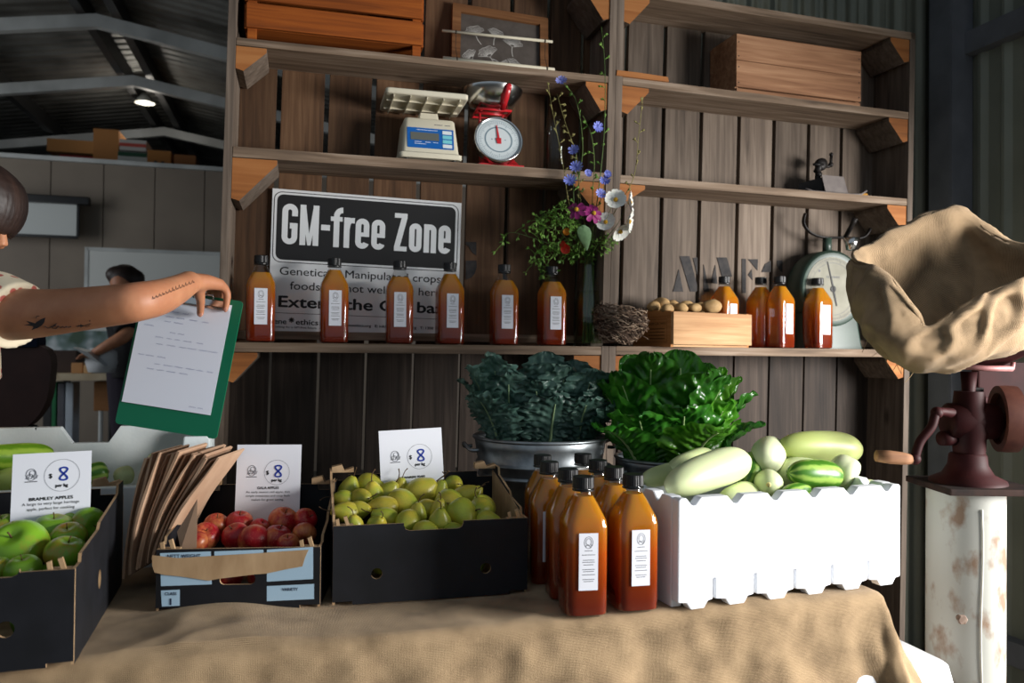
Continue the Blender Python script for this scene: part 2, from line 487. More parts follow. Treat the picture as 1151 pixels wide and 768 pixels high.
# steel corner column and girts
b = MB(); b.box((0, 0, 2.1), (0.10, 0.012, 4.2), bevel=.002); b.box((0.046, 0.05, 2.1), (0.012, 0.10, 4.2)); b.box((-0.046, 0.05, 2.1), (0.012, 0.10, 4.2))
o = b.build('trim_1', m_steel); o.matrix_world = R.m @ Matrix.Translation((corner_t + 0.0, 0.16, 0)); struct(o)
for i, (py, nm) in enumerate(((42, 'trim_2'), (662, 'trim_3'))):
    t_, z_ = RW.hit(1100, py if i == 0 else 720, -0.05)
    b = MB(); b.box((0.43, -0.045, z_), (.72, 0.012, 0.085), bevel=.002); b.box((0.43, -0.02, z_ + 0.037), (.72, 0.05, 0.012)); b.box((0.43, -0.02, z_ - 0.037), (.72, 0.05, 0.012))
    o = b.build(nm, m_steel); o.matrix_world = RW.m; struct(o)

# the shed behind on the left
p0 = at(120, 185, 7.5)
S = Frame(p0.x, p0.y, math.radians(15))
m_far = simple('beige wall panel', hx(124, 112, 100), hx(138, 126, 112), rough=0.6, scale=1.5)
b = MB(); H_far = p0.z
for i in range(-9, 14):
    b.box((i * 0.447 + 0.2, 0.03, H_far / 2), (0.439, 0.06, H_far), bevel=.004)
b.box((0.9, 0.045, H_far / 2), (10.3, 0.04, H_far - .01))
o = b.build('wall_far', m_far); o.matrix_world = S.m; struct(o)
b = MB(); b.box((0.9, 0.03, H_far + 0.02), (10.3, 0.14, 0.04)); o = b.build('trim_4', m_beam); o.matrix_world = S.m; struct(o)
b = MB(); b.box((0.9, 1.6, H_far - 0.03), (10.3, 3.0, 0.05)); o = b.build('floor_loft', simple('loft boards', hx(70, 62, 54), rough=.8)); o.matrix_world = S.m; struct(o)
# roof: ridge runs back along S.n
rp_ = at(108, 15, 6.2)
RF = Frame(rp_.x, rp_.y, math.radians(15)); RZ = rp_.z
SL = math.tan(math.radians(9.5))
for side, nm in ((-1, 'roof_left'), (1, 'roof_right')):
    wd = 6.0 if side < 0 else 8.5
    b = MB()
    v = [(0, -5.5, RZ + .20), (side * wd, -5.5, RZ + .20 - SL * wd), (side * wd, 8, RZ + .20 - SL * wd), (0, 8, RZ + .20)]
    b._add(v + [(x, y, z + .04) for x, y, z in v], [(0, 1, 2, 3), (4, 7, 6, 5), (0, 4, 5, 1), (1, 5, 6, 2), (2, 6, 7, 3), (3, 7, 4, 0)])
    o = b.build(nm, m_roof); o.matrix_world = RF.m; struct(o)
n_ = 1
for dy in (0.0, 1.45, 3.3, 5.2):
    b = MB()
    for side in (-1, 1):
        wd = 5.8 if side < 0 else 4.0
        pts = [(0, RZ), (side * wd, RZ - SL * wd), (side * wd, RZ - SL * wd - .10), (0, RZ - .10)]
        b.prism(pts, 0.07, Mx=Matrix.Translation((0, dy, 0)))
    n_ += 1
    o = b.build('trim_%d' % (n_ + 3), m_beam); o.matrix_world = RF.m; struct(o)
m_purlin = simple('dark purlin', hx(60, 60, 60), rough=0.5, metal=.3)
for k, x in enumerate((-3.6, -2.4, -1.2, -0.12, 0.14, 1.2, 2.4, 3.6)):
    b = MB(); z = RZ + .10 - SL * abs(x); b.box((x, 1.2, z), (0.07, 13, 0.15), bevel=.004)
    o = b.build('trim_%d' % (k + 9), m_purlin); o.matrix_world = RF.m; struct(o)
# wall far behind the loft closes the shed, and one to the left
b = MB(); b.box((0, 7.9, 2.4), (14, 0.05, 4.8)); o = b.build('wall_gable', simple('dark gable sheet', hx(66, 66, 64), rough=.6)); o.matrix_world = RF.m; struct(o)

# lamp and things of the far shed ------------------------------------------
pl = at(163, 116, 8.3)
lamp = thing('ceiling_lamp', 'small lit metal shade lamp hanging under the dark roof', 'lamp', pl)
b = MB(); b.lathe([(0.02, 0.10), (0.04, 0.09), (0.10, 0.0), (0.094, 0.0), (0.036, 0.08)], 20, cap0=True, cap1=True); b.build('lamp_shade', simple('lamp enamel', hx(190, 190, 180), rough=.4), lamp, True)
mt, nt, out = new_mat('lamp glow'); e = N(nt, 'ShaderNodeEmission'); e.inputs['Color'].default_value = (1, .93, .8, 1); e.inputs['Strength'].default_value = 5; nt.links.new(e.outputs[0], out.inputs[0])
b = MB(); b.ell((0, 0, 0.02), 0.04); b.build('bulb', mt, lamp, True)
b = MB(); b.tube([(0, 0, .10), (0, 0, .32)], .006); b.build('cord', m_ink, lamp)
ld = bpy.data.lights.new('shed_bulb', 'POINT'); ld.energy = 5; ld.color = (1, .93, .82); ld.shadow_soft_size = .06
lo = bpy.data.objects.new('shed_bulb', ld); COL.objects.link(lo); lo.location = pl + Vector((0, 0, -.12))

def carton(px0, py0, px1, py1, Y, col, label, band=None, dep=.35, mark=None):
    a = at(px0, py1, Y); c = at(px1, py0, Y)
    w, h = abs(c.x - a.x), abs(c.z - a.z)
    z0 = max(a.z, H_far + .0) if py1 < 200 else a.z
    t = thing('carton', label, 'box', ((a.x + c.x) / 2, Y + dep / 2, z0), S.yaw, 'cartons stored on the loft' if py1 < 200 else None)
    bb = MB(); bb.box((0, 0, h / 2), (w, dep, h), bevel=.006); bb.build('body', simple('carton ' + label[:16], col, rough=.85), t)
    if band:
        bb = MB(); bb.box((0, -dep / 2 - .003, h * band[1]), (w * .98, .006, h * band[2])); bb.build('printed_band', simple('band ' + label[:14], band[0], rough=.8), t)
    if mark:
        for q in (-.15, .15):
            bb = MB(); bb.box((q * w, -dep / 2 - .008, h * .3), (w * .12, .004, h * .3)); bb.build('hand_hole', m_ink, t)
    return t
YL = 7.95
carton(50, 157, 99, 171, YL + .5, hx(150, 106, 60), 'long flat tan carton on the dark loft, left of the tall one')
carton(63, 175, 99, 186, YL, hx(140, 30, 40), 'low red carton on the loft under the long tan one', (hx(190, 120, 120), .5, .3))
carton(100, 145, 127, 187, YL, hx(170, 116, 66), 'tall tan carton on the loft, tallest of the row', (hx(40, 90, 60), .08, .14))
carton(128, 171, 159, 189, YL, hx(170, 172, 168), 'white carton with green band on the loft beside the tall tan one', (hx(30, 70, 50), .85, .25), mark=True)
carton(130, 157, 158, 169, YL + .02, hx(176, 172, 168), 'white carton lid with a red print, topmost of its pile on the loft', (hx(170, 70, 60), .5, .3))
carton(161, 169, 186, 191, YL, hx(150, 100, 50), 'small brown carton with a dark hand hole on the loft', mark=True)
carton(191, 174, 214, 193, YL, hx(120, 76, 40), 'darkest brown carton on the loft, rightmost of the row')
# projector screen rail on the far wall
a, c = at(-40, 267, 7.4), at(98, 233, 7.4)
scr = thing('projector_screen', 'white pull-down screen in a black case on the beige wall', 'projector screen', ((a.x + c.x) / 2, 7.12, (a.z + c.z) / 2), S.yaw)
w, h = c.x - a.x, c.z - a.z
b = MB(); b.box((0, 0, 0), (w, .02, h), bevel=.003); b.build('screen_cloth', simple('screen white', hx(200, 204, 202), rough=.7), scr)
b = MB(); b.box((0.04, -.02, h / 2 + .03), (w + .14, .09, .07), bevel=.01); b.build('case', m_plastic_black, scr)
b = MB(); b.box((0, -.01, -h / 2 - .01), (w + .02, .03, .025), bevel=.004); b.box((w / 2 + .01, -.005, 0), (.02, .03, h)); b.build('bottom_bar', m_plastic_black, scr)
# whiteboard
a, c = at(104, 400, 7.2), at(262, 284, 7.2)
wb = thing('whiteboard', 'large pale whiteboard standing against the beige wall', 'whiteboard', ((a.x + c.x) / 2, 7.2, 0), S.yaw)
b = MB(); b.box((0, 0, (a.z + c.z) / 2), (c.x - a.x, .02, c.z - a.z), bevel=.003); b.build('board', simple('board white', hx(206, 208, 204), rough=.5), wb)
b = MB()
for q in (-1, 1): b.box((q * (c.x - a.x) / 2, -.002, (a.z + c.z) / 2), (.03, .03, c.z - a.z + .03))
b.box((0, -.002, c.z), (c.x - a.x, .03, .03)); b.box((0, -.002, a.z), (c.x - a.x, .03, .03)); b.build('frame', m_beam, wb)
for q in (-1, 1):
    b = MB(); b.tube([(q * .5, .02, a.z), (q * .5, .02, 0.0)], .02); b.build('leg', m_beam, wb)
# landscape picture leaning on the bench
YB = 5.9
a, c = at(36, 416, 6.7), at(122, 372, 6.7)
mt, nt, out = new_mat('blurred landscape'); p = N(nt, 'ShaderNodeBsdfPrincipled'); p.inputs['Roughness'].default_value = .6
tc = N(nt, 'ShaderNodeTexCoord'); nz = N(nt, 'ShaderNodeTexNoise'); nz.inputs['Scale'].default_value = 5; nt.links.new(tc.outputs['Object'], nz.inputs['Vector'])
rp = ramp(nt, [(.38, hx(60, 84, 66)), (.5, hx(110, 130, 130)), (.62, hx(190, 196, 200))]); nt.links.new(nz.outputs['Fac'], rp.inputs[0]); nt.links.new(rp.outputs[0], p.inputs['Base Color']); nt.links.new(p.outputs[0], out.inputs[0])
pic = thing('landscape_picture', 'pale blue and green landscape picture leaning behind the far bench', 'picture', ((a.x + c.x) / 2, 6.7, 0), S.yaw)
b = MB(); b.box((0, 0, (a.z + c.z) / 2), (c.x - a.x, .03, c.z - a.z)); b.build('canvas', mt, pic)
for q in (-.3, .3):
    b = MB(); b.tube([(q, .03, a.z + .1), (q, .1, 0)], .015); b.build('easel_leg', m_purlin, pic)
# bench
zt = at(80, 421, YB).z
x0, x1 = at(36, 421, YB).x, at(134, 421, YB).x
bn = thing('workbench', 'pale topped workbench at the back of the shed', 'workbench', ((x0 + x1) / 2, YB + .3, 0), S.yaw)
bw = x1 - x0
b = MB(); b.box((0, 0, zt - .02), (bw + .1, .6, .05), bevel=.004); b.build('top', simple('bench top', hx(190, 170, 140), hx(206, 190, 160), rough=.6), bn)
for q in (-1, 1):
    for e_ in (-1, 1):
        b = MB(); b.box((q * bw * .42, e_ * .25, (zt - .045) / 2), (.045, .045, zt - .045)); b.build('leg', m_purlin, bn)
b = MB(); b.box((0, 0, .30), (bw * .8, .5, .03)); b.build('lower_shelf', simple('bench shelf', hx(100, 74, 50), rough=.8), bn)
def far_box(name, label, cat, px0, py0, px1, py1, Y, col, dep=.2, zb=None):
    a = at(px0, py1, Y); c = at(px1, py0, Y); w = c.x - a.x
    z0 = a.z if zb is None else zb; h = c.z - z0
    bb = MB(); bb.box((0, 0, h / 2), (w, dep, h), bevel=.008)
    o = bb.build(name, simple(label[:20], col, tuple(q * 1.25 for q in col), rough=.8, scale=6)); o.location = ((a.x + c.x) / 2, Y + dep / 2, z0); o.rotation_euler = (0, 0, S.yaw)
    return tag(o, label, cat)
far_box('carton', 'square brown cardboard carton standing under the far workbench', 'box', 100, 429, 125, 462, YB + .15, hx(140, 96, 58), .3)
far_box('bundle', 'dark brown mound of folded cloth on the far bench', 'cloth', 38, 394, 78, 419, YB + .2, hx(56, 42, 36), .3, zt + .005)
far_box('timber_block', 'tan timber block on the far bench, under the reaching hand', 'block', 78, 408, 90, 416, YB + .1, hx(170, 124, 80), .12, zt + .005)
far_box('timber_block', 'small pale timber block beside the tan one on the far bench', 'block', 92, 410, 100, 417, YB + .1, hx(190, 150, 104), .1, zt + .005)
far_box('folder', 'green folder standing on the shelf under the far bench', 'folder', 52, 430, 59, 446, YB + .2, hx(40, 110, 70), .2, .315)
far_box('folder', 'white folder standing on the shelf under the far bench', 'folder', 70, 430, 78, 444, YB + .2, hx(180, 190, 200), .2, .315)
far_box('folder', 'grey folder between the green and the white one under the far bench', 'folder', 61, 431, 68, 446, YB + .2, hx(90, 90, 96), .2, .315)

# dark padded chair at far left, behind the foam box
YC = 3.2
a = at(15, 430, YC)
ch = thing('padded_chair', 'dark brown padded chair at the left edge behind the foam box', 'chair', (a.x - .1, YC, 0), S.yaw)
m_leather = simple('dark brown leather', hx(70, 40, 32), hx(84, 50, 40), rough=.5, scale=6)
zc = a.z
b = MB(); prof = [(-.22, -.14), (-.24, .02), (-.22, .14), (0, .17), (.2, .14), (.22, 0), (.19, -.12), (.1, -.2), (-.1, -.2)]
b.prism([(q[0], q[1] + zc) for q in spline([(p_[0], p_[1], 0) for p_ in prof], 40, True)], .09); b.build('backrest', m_leather, ch, False)
b = MB(); b.box((0, .22, .45), (.44, .46, .09), bevel=.03); b.build('seat', m_leather, ch)
for q in (-1, 1):
    for e_ in (0.02, .42):
        b = MB(); b.tube([(q * .19, e_, .41), (q * .2, e_, 0)], .016); b.build('leg', m_purlin, ch)
for q in (-.15, .15):
    b = MB(); b.tube([(q, .05, zc - .18), (q, .1, .48)], .015); b.build('back_support', m_purlin, ch)
b = MB(); b.box((-.02, .04, zc + .165), (.4, .13, .05), bevel=.02); o = b.build('folded_jacket', simple('navy cloth', hx(24, 32, 54), rough=.9)); o.location = ch.location; o.rotation_euler = ch.rotation_euler
tag(o, 'navy cloth folded over the top of the brown padded chair', 'cloth')

# ------------------------------------------------------------------ the two wooden bins
RACK = 0.018
def rack(mb):
    for v in mb.bm.verts: v.co.x += RACK * (v.co.z - 1.22)
ZTOP = R.hit(860, 10, 0)[1]
def make_bin(F, W, name, label, shelves, gaps, gy, slat_m, blocks, ztop, rail):
    root = thing(name, label, 'shelving', mat=F.m)
    def bld(b, nm, mt, **k):
        rack(b); return b.build(nm, mt, root, **k)
    for x in (0.011, W - 0.011):
        b = MB(); e_ = DEP + .02
        if (x > .1) == (F is L):   # the two panels that meet have a gap between boards just over the shelf
            b.prism([(0, 0), (e_, 0), (e_, ztop), (0, ztop), (0, zC + .108), (.10, zC + .108), (.10, zC + .001), (0, zC + .001)], .022, Mx=Matrix.Translation((x + .011, 0, 0)) @ Matrix.Rotation(PI / 2, 4, 'Z'))
        else: b.box((x, e_ / 2, ztop / 2), (.022, e_, ztop), bevel=.002)
        bld(b, 'side_panel', w_grey)
    xs = [0.022]
    for g in gaps:
        t, z = F.hit(g, gy, DEP); xs.append(t - RACK * (z - 1.22))
    xs.append(W - .022)
    for a, c in zip(xs[:-1], xs[1:]):
        g0 = .007 if a > .03 else 0; g1 = .007 if c < W - .03 else 0
        zm = zC - .016
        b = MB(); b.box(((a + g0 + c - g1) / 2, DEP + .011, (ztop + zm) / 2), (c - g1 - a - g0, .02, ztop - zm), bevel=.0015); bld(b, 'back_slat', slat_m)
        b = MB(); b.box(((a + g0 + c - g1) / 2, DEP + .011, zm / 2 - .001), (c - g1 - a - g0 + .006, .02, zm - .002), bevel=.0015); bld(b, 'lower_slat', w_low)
    zs = []
    for (px, py, th) in shelves:
        t, z = F.hit(px, py, 0.0); zs.append(z)
        b = MB(); b.box((W / 2, DEP / 2, z - th / 2), (W - .046, DEP - .002, th), bevel=.002); bld(b, 'shelf_board', w_shelf)
    b = MB(); b.box((W / 2, DEP / 2 + .01, ztop - .012), (W, DEP + .02, .024), bevel=.002); bld(b, 'top_board', w_shelf)
    for side, z, w, h in blocks:
        poly = [(0, 0), (w, 0), (w, -.012), (.02, -h), (0, -h + .006)]
        if side > 0: poly = [(-x, q) for x, q in poly]
        x = .023 if side < 0 else W - .023
        b = MB(); b.prism([(x + p_[0], z + p_[1]) for p_ in poly], DEP - .012, Mx=Matrix.Translation((0, .004, 0)), mi_face=0, mi_edge=1)
        bld(b, 'corner_block', [w_end, w_grey])
    if rail:
        b = MB(); b.box((W / 2, DEP - .012, rail), (W - .05, .022, .024), bevel=.002); bld(b, 'back_rail', w_shelf)
    return root, zs
LsA, LsB, LsC = (470, 63, .02), (455, 178, .028), (480, 387.3, .026)
zA, zB, zC = (L.hit(q[0], q[1], 0)[1] for q in (LsA, LsB, LsC))
RsA, RsB, RsC = (860, 106, .024), (860, 210, .024), (840, 391, .026)
rA, rB, rC = (R.hit(q[0], q[1], 0)[1] for q in (RsA, RsB, RsC))
rC = zC
railz = L.hit(600, 381, DEP - .02)[1]
TOPL = max(zA + .42, ZTOP + .05)
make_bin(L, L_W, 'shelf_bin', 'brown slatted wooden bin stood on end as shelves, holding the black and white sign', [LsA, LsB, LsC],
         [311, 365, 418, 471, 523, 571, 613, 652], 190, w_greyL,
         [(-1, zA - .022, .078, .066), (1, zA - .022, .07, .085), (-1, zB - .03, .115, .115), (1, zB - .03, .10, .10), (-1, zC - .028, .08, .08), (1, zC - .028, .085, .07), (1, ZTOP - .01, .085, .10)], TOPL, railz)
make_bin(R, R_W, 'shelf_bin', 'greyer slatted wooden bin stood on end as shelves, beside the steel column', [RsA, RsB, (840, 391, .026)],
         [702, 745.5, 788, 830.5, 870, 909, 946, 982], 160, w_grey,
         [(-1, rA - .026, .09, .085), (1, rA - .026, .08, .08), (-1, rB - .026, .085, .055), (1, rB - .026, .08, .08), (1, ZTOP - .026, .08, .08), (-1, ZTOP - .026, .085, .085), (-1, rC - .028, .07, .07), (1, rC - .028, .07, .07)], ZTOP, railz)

# stencilled letters on the boards (paint, broken by the gaps between boards)
m_sten = simple('worn stencil paint', hx(32, 31, 33), hx(52, 48, 47), rough=.8, scale=60)
def stencil(F, polys, label):
    b = MB()
    for poly in polys:
        pts = [F.hit(x, y, DEP - .001) for x, y in poly]
        b.prism(pts, .0012, Mx=Matrix.Translation((0, DEP - .0012, 0)))
    o = b.build('stencilled_lettering', m_sten); o.matrix_world = F.m
    return tag(o, label, 'lettering')
stencil(L, [[(523.5, 272), (535.5, 272), (535.5, 287), (531, 284), (527, 277), (523.5, 275)], [(523.5, 293)] + [(535.5, 293), (536, 300), (534, 307), (530, 312), (523.5, 314.5)]],
        'part of a dark stencilled letter on the brown boards, right of the sign')
stencil(R, [[(763, 303), (768, 328), (756.5, 328)], [(764, 288), (775, 288), (783.5, 320), (783.5, 328), (776, 328)], [(779, 290), (784, 289.5), (784, 310)],
            [(791, 297), (797.5, 328), (791, 328)], [(804, 298), (806.5, 319), (799, 318)], [(806, 289.5), (817, 289.5), (823, 311), (811.5, 311)],
            [(834, 291), (838.5, 291), (838.5, 329.5), (834, 329.5)], [(841, 291.5), (852, 291.5), (851.5, 304)], [(841, 309), (845, 303), (846, 315)],
            [(856, 306), (860, 297), (866.5, 293), (866.5, 306)], [(873.5, 293), (879.5, 293), (879.5, 306), (876, 303), (873.5, 298)]],
        'row of dark stencilled letters on the grey boards, behind the juice bottles')
# ------------------------------------------------------------------ juice bottles
m_pet = clear('clear bottle plastic', (0.97, 0.97, 0.96), gloss=0.11, rough=0.04)
m_glass = clear('clear glass', (0.95, 0.98, 0.96), gloss=0.10, rough=0.02)
def juice_mat(name, top, mid, bot, trans):
    """cloudy juice, its pulp settled towards the bottom"""
    mt, nt, out = new_mat(name)
    p = N(nt, 'ShaderNodeBsdfPrincipled'); p.inputs['Roughness'].default_value = .12; p.inputs['IOR'].default_value = 1.34
    p.inputs['Transmission Weight'].default_value = trans; p.inputs['Specular IOR Level'].default_value = .4; p.inputs['Subsurface Weight'].default_value = .32; p.inputs['Subsurface Radius'].default_value = (.05, .02, .006); p.inputs['Subsurface Scale'].default_value = .6
    tc = N(nt, 'ShaderNodeTexCoord'); sp = N(nt, 'ShaderNodeSeparateXYZ'); nt.links.new(tc.outputs['Object'], sp.inputs[0])
    nz = N(nt, 'ShaderNodeTexNoise'); nz.inputs['Scale'].default_value = 14; nt.links.new(tc.outputs['Object'], nz.inputs['Vector'])
    ma = N(nt, 'ShaderNodeMath', operation='MULTIPLY_ADD'); ma.inputs[1].default_value = .03; nt.links.new(nz.outputs['Fac'], ma.inputs[0]); nt.links.new(sp.outputs['Z'], ma.inputs[2])
    mr = N(nt, 'ShaderNodeMapRange'); mr.inputs['From Min'].default_value = .02; mr.inputs['From Max'].default_value = .205; nt.links.new(ma.outputs[0], mr.inputs['Value'])
    rp = ramp(nt, [(0.1, bot), (0.55, mid), (0.95, top)]); nt.links.new(mr.outputs[0], rp.inputs[0])
    nt.links.new(rp.outputs[0], p.inputs['Base Color']); nt.links.new(p.outputs[0], out.inputs[0])
    return mt
m_juice = juice_mat('cloudy apple juice', hx(224, 152, 38), hx(202, 92, 20), hx(142, 48, 20), .5)
def make_bottle(fill=.192):
    t = thing('juice_bottle', 'x', 'bottle')
    prof = [(0.0, .033, 4), (.005, .0385, 5), (.02, .0395, 5), (.155, .0395, 5), (.166, .038, 4.5), (.19, .027, 3), (.206, .0185, 2.2), (.210, .0165, 2), (.224, .0165, 2)]
    b = MB(); b.sqlathe(prof, 48, cap1=False); b.build('bottle_wall', m_pet, t, True)
    ins = []
    for z, hw, e in prof:
        if z < fill: ins.append((max(.0025, z), hw - .0014, e))
    k = next(i for i in range(len(prof)) if prof[i][0] >= fill)
    (z0, h0, e0), (z1, h1, e1) = prof[k - 1], prof[k]; f = (fill - z0) / (z1 - z0)
    ins.append((fill, h0 + (h1 - h0) * f - .0014, e0 + (e1 - e0) * f))
    b = MB(); b.sqlathe(ins, 48); b.build('juice', m_juice, t, True, angle=50)
    b = MB(); rg = []
    for z, r in ((.219, .0185), (.2195, .0192), (.238, .0188), (.2395, .0175)):
        rg.append([((r - (.0006 if k % 2 else 0)) * math.cos(2 * PI * k / 60), (r - (.0006 if k % 2 else 0)) * math.sin(2 * PI * k / 60), z) for k in range(60)])
    b.loft(rg); b.lathe([(.0195, .2145), (.0195, .217), (.0170, .2172)], 40, cap0=True); b.build('cap', m_plastic_black, t, False)
    b = MB(); b.box((0, -.0400, .098), (.034, .0006, .098)); lb = b.build('paper_label', m_white, t)
    b = MB()
    line2(b, ellipse(0, .131, .0075, .010), .0008, y=-.0405, closed=True); line2(b, ellipse(0, .132, .0045, .006), .0008, y=-.0405, closed=True)
    line2(b, [(-.006, .124), (-.001, .128), (.003, .123), (.006, .128)], .001, y=-.0405)
    for z, w in ((.117, .014), (.110, .024), (.101, .020), (.0975, .022), (.093, .018), (.085, .022), (.0815, .019), (.076, .023), (.068, .021), (.0645, .017)):
        line2(b, [(-w / 2, z), (w / 2, z)], .0011, y=-.0405)
    b.build('label_print', m_grink, lb)
    return t
bottle0 = make_bottle(.192)
bottle_full = make_bottle(.206)
first = {'a': True, 'b': True}
def put_bottle(X, Y, z, yaw, label, group, full=False, s=1.0):
    src, key = (bottle_full, 'b') if full else (bottle0, 'a')
    mt = Matrix.Translation((X, Y, z)) @ Matrix.Rotation(yaw, 4, 'Z') @ Matrix.Scale(s, 4)
    if first[key]:
        first[key] = False; src.matrix_world = mt; src['label'] = label; src['group'] = group; return src
    return dup(src, mt, label, group)
GS = 'juice bottles on the shelf'
for px, d, dy, full, lab in ((293, .05, .06, False, 'juice bottle farthest left on the shelf, beside the green clipboard'),
                   (375.5, .05, .05, True, 'juice bottle before the sign, second along the shelf from the clipboard'),
                   (449, .05, -.06, False, 'juice bottle before the sign with an empty clear neck, third from the clipboard'),
                   (505.5, .05, .04, True, 'juice bottle covering the right edge of the sign'),
                   (566.5, .045, .02, False, 'juice bottle standing alone before bare boards, right of the sign'),
                   (620, .045, .03, False, 'juice bottle next to the glass flower vase on the shelf')):
    t, z = L.hit(px, 340, d); p = L.w(t, d, zC)
    put_bottle(p.x, p.y, zC, L.yaw + dy, lab, GS, full)
for px, d, dy, lab in ((814, .125, .3, 'yellowest juice bottle, half hidden behind the potato crate on the shelf'),
                   (855, .10, .35, 'juice bottle set back between the potato crate and the brightest bottle'),
                   (876.5, .045, .25, 'brightest lit juice bottle at the shelf edge, right of the potato crate'),
                   (919, .05, .12, 'juice bottle standing in front of the green dial scale')):
    t, z = R.hit(px, 340, d); p = R.w(t, d, zC)
    put_bottle(p.x, p.y, zC, R.yaw + dy, lab, GS, True)
GT = 'juice bottles on the table'
for px, Y, dy, lab in ((655, 1.415, .12, 'front left juice bottle on the hessian with a tilted label'), (638, 1.505, .1, 'juice bottle directly behind the front left one, beside the pear box'),
                   (616.5, 1.60, .05, 'third juice bottle back in the row beside the pear box'), (609, 1.70, .0, 'rearmost juice bottle by the pear box, against the metal tub'),
                   (711, 1.445, .18, 'front right juice bottle on the hessian, beside the white foam box'), (689.5, 1.535, .15, 'juice bottle directly behind the front right one, beside the foam box'),
                   (671.5, 1.63, .1, 'third juice bottle back in the row beside the foam box'), (654.5, 1.73, .1, 'rearmost juice bottle on the foam box side, under the chard')):
    X = at(px, 600, Y).x
    put_bottle(X, Y, TZ + .004, dy + .05, lab, GT, True)

# ------------------------------------------------------------------ the sign
t0, z0 = L.hit(304, 213, DEP - .01); t1, z1 = L.hit(516.5, 223, DEP - .01); tb, zb = L.hit(300, 372.5, DEP - .01)
SW, SH = t1 - t0, (z0 + z1) / 2 - zb
sg = thing('sign_board', 'white sign board with GM-free Zone on a black panel, behind the bottles', 'sign',
           mat=L.m @ Matrix.Translation((t0 - .002, DEP - .012, zb)) @ Matrix.Rotation(0.02, 4, 'Y'))
b = MB(); b.box((SW / 2, .002, SH / 2), (SW, .004, SH)); b.build('board', simple('sign white', hx(222, 224, 226), rough=.35), sg)
k = SW / 745.0
def sx(x): return (x - 118) * k
def sz(y, x=0):  # crop pixel of the zoom, sign shear removed
    return SH - (y - 83 - (x - 118) * .050) * SH / 555.0
panel = rrect(sx(137), SH * .505, sx(840), SH * .963, .018)
b = MB(); b.prism(panel, .0004, Mx=Matrix.Translation((0, -.0006, 0)))
b2 = rrect(sx(126), SH * .488, sx(851), SH * .98, .022); line2(b, b2, .0022, y=-.0006, closed=True)
b.build('black_panel', m_ink, sg)
b = MB()
cap = SH * .30
def glyphs(mb, word, x0, x1, zb, ch, wts, sw):
    """condensed bold letters drawn as strokes; ch = cap height"""
    xh = ch * .76; gap = .0065
    tot = sum(wts[c] for c in word) ; u = (x1 - x0 - gap * (len(word) - 1)) / tot; x = x0
    h = sw / 2
    yy = [-.0014]
    def S(pts, w_=sw): yy[0] -= .00006; line2(mb, pts, w_, y=yy[0])
    def arc(cx, cz, rx, rz, a0, a1, n=14): return [(cx + rx * math.cos(math.radians(a0 + (a1 - a0) * i / n)), cz + rz * math.sin(math.radians(a0 + (a1 - a0) * i / n))) for i in range(n + 1)]
    for c in word:
        w = wts[c] * u; l, r, cx = x + h, x + w - h, x + w / 2; rx = (r - l) / 2
        if c == 'G':
            S([(r, zb + ch * .70), (r, zb + ch - h - rx)] + arc(cx, zb + ch - h - rx, rx, rx, 10, 170) + [(l, zb + ch - h - rx), (l, zb + h + rx)] + arc(cx, zb + h + rx, rx, rx, 180, 350) + [(r, zb + h + rx), (r, zb + ch * .46)])
            S([(cx, zb + ch * .46), (x + w, zb + ch * .46)])
        elif c == 'M':
            S([(l, zb), (l, zb + ch)]); S([(r, zb), (r, zb + ch)])
            for q in (-1, 1):
                xx = l if q < 0 else r
                mb.prism([(xx - h * .9, zb + ch), (xx + h * .9, zb + ch), (cx + h * .55, zb), (cx - h * .55, zb)], .0002, Mx=Matrix.Translation((0, -.0014 - .0003 - .0001 * q, 0)))
        elif c == '-': S([(x, zb + ch * .47), (x + w, zb + ch * .47)])
        elif c == 'f':
            q_ = l + .004; R_ = x + w + .003 - q_
            S([(q_, zb), (q_, zb + ch - h - R_)] + arc(q_ + R_, zb + ch - h - R_, R_, R_, 180, 90)); S([(x - .005, zb + xh - h * .8), (x + w + .002, zb + xh - h * .8)], sw * .8)
        elif c == 'r':
            S([(l, zb), (l, zb + xh)]); S([(l, zb + xh * .60), (l + .003, zb + xh * .80), (l + .010, zb + xh - h), (x + w + .004, zb + xh - h)])
        elif c in 'eo':
            if c == 'o': line2(mb, arc(cx, zb + xh - h - rx, rx, rx, 0, 180) + arc(cx, zb + h + rx, rx, rx, 180, 360), sw, y=-.0014, closed=True)
            else:
                S([(r, zb + xh * .45), (r, zb + xh - h - rx)] + arc(cx, zb + xh - h - rx, rx, rx, 10, 170) + [(l, zb + h + rx)] + arc(cx, zb + h + rx, rx, rx, 185, 345))
                S([(l, zb + xh * .47), (x + w, zb + xh * .47)], sw * .75)
        elif c == 'n':
            S([(l, zb), (l, zb + xh)]); S([(l, zb + xh - h - rx)] + arc(cx, zb + xh - h - rx, rx, rx, 170, 10) + [(r, zb + xh - h - rx), (r, zb)])
        elif c == 'Z':
            S([(x, zb + ch - h * .85), (x + w, zb + ch - h * .85)], sw * .85); S([(x, zb + h * .85), (x + w, zb + h * .85)], sw * .85)
            mb.prism([(x, zb + sw * .8), (x + sw * 1.05, zb + sw * .8), (x + w, zb + ch - sw * .8), (x + w - sw * 1.05, zb + ch - sw * .8)], .0002, Mx=Matrix.Translation((0, -.0014, 0)))
        x += w + gap
WT = {'G': 1.0, 'M': 1.22, '-': .58, 'f': .62, 'r': .62, 'e': .92, 'o': .92, 'n': .92, 'Z': .92}
glyphs(b, 'GM-free', sx(157), sx(555), SH * .615, SH * .285, WT, .0165)
glyphs(b, 'Zone', sx(592), sx(822), SH * .615, SH * .275, WT, .0165)
b.build('headline', simple('headline white', hx(225, 228, 230), rough=.4), sg)
b = MB()
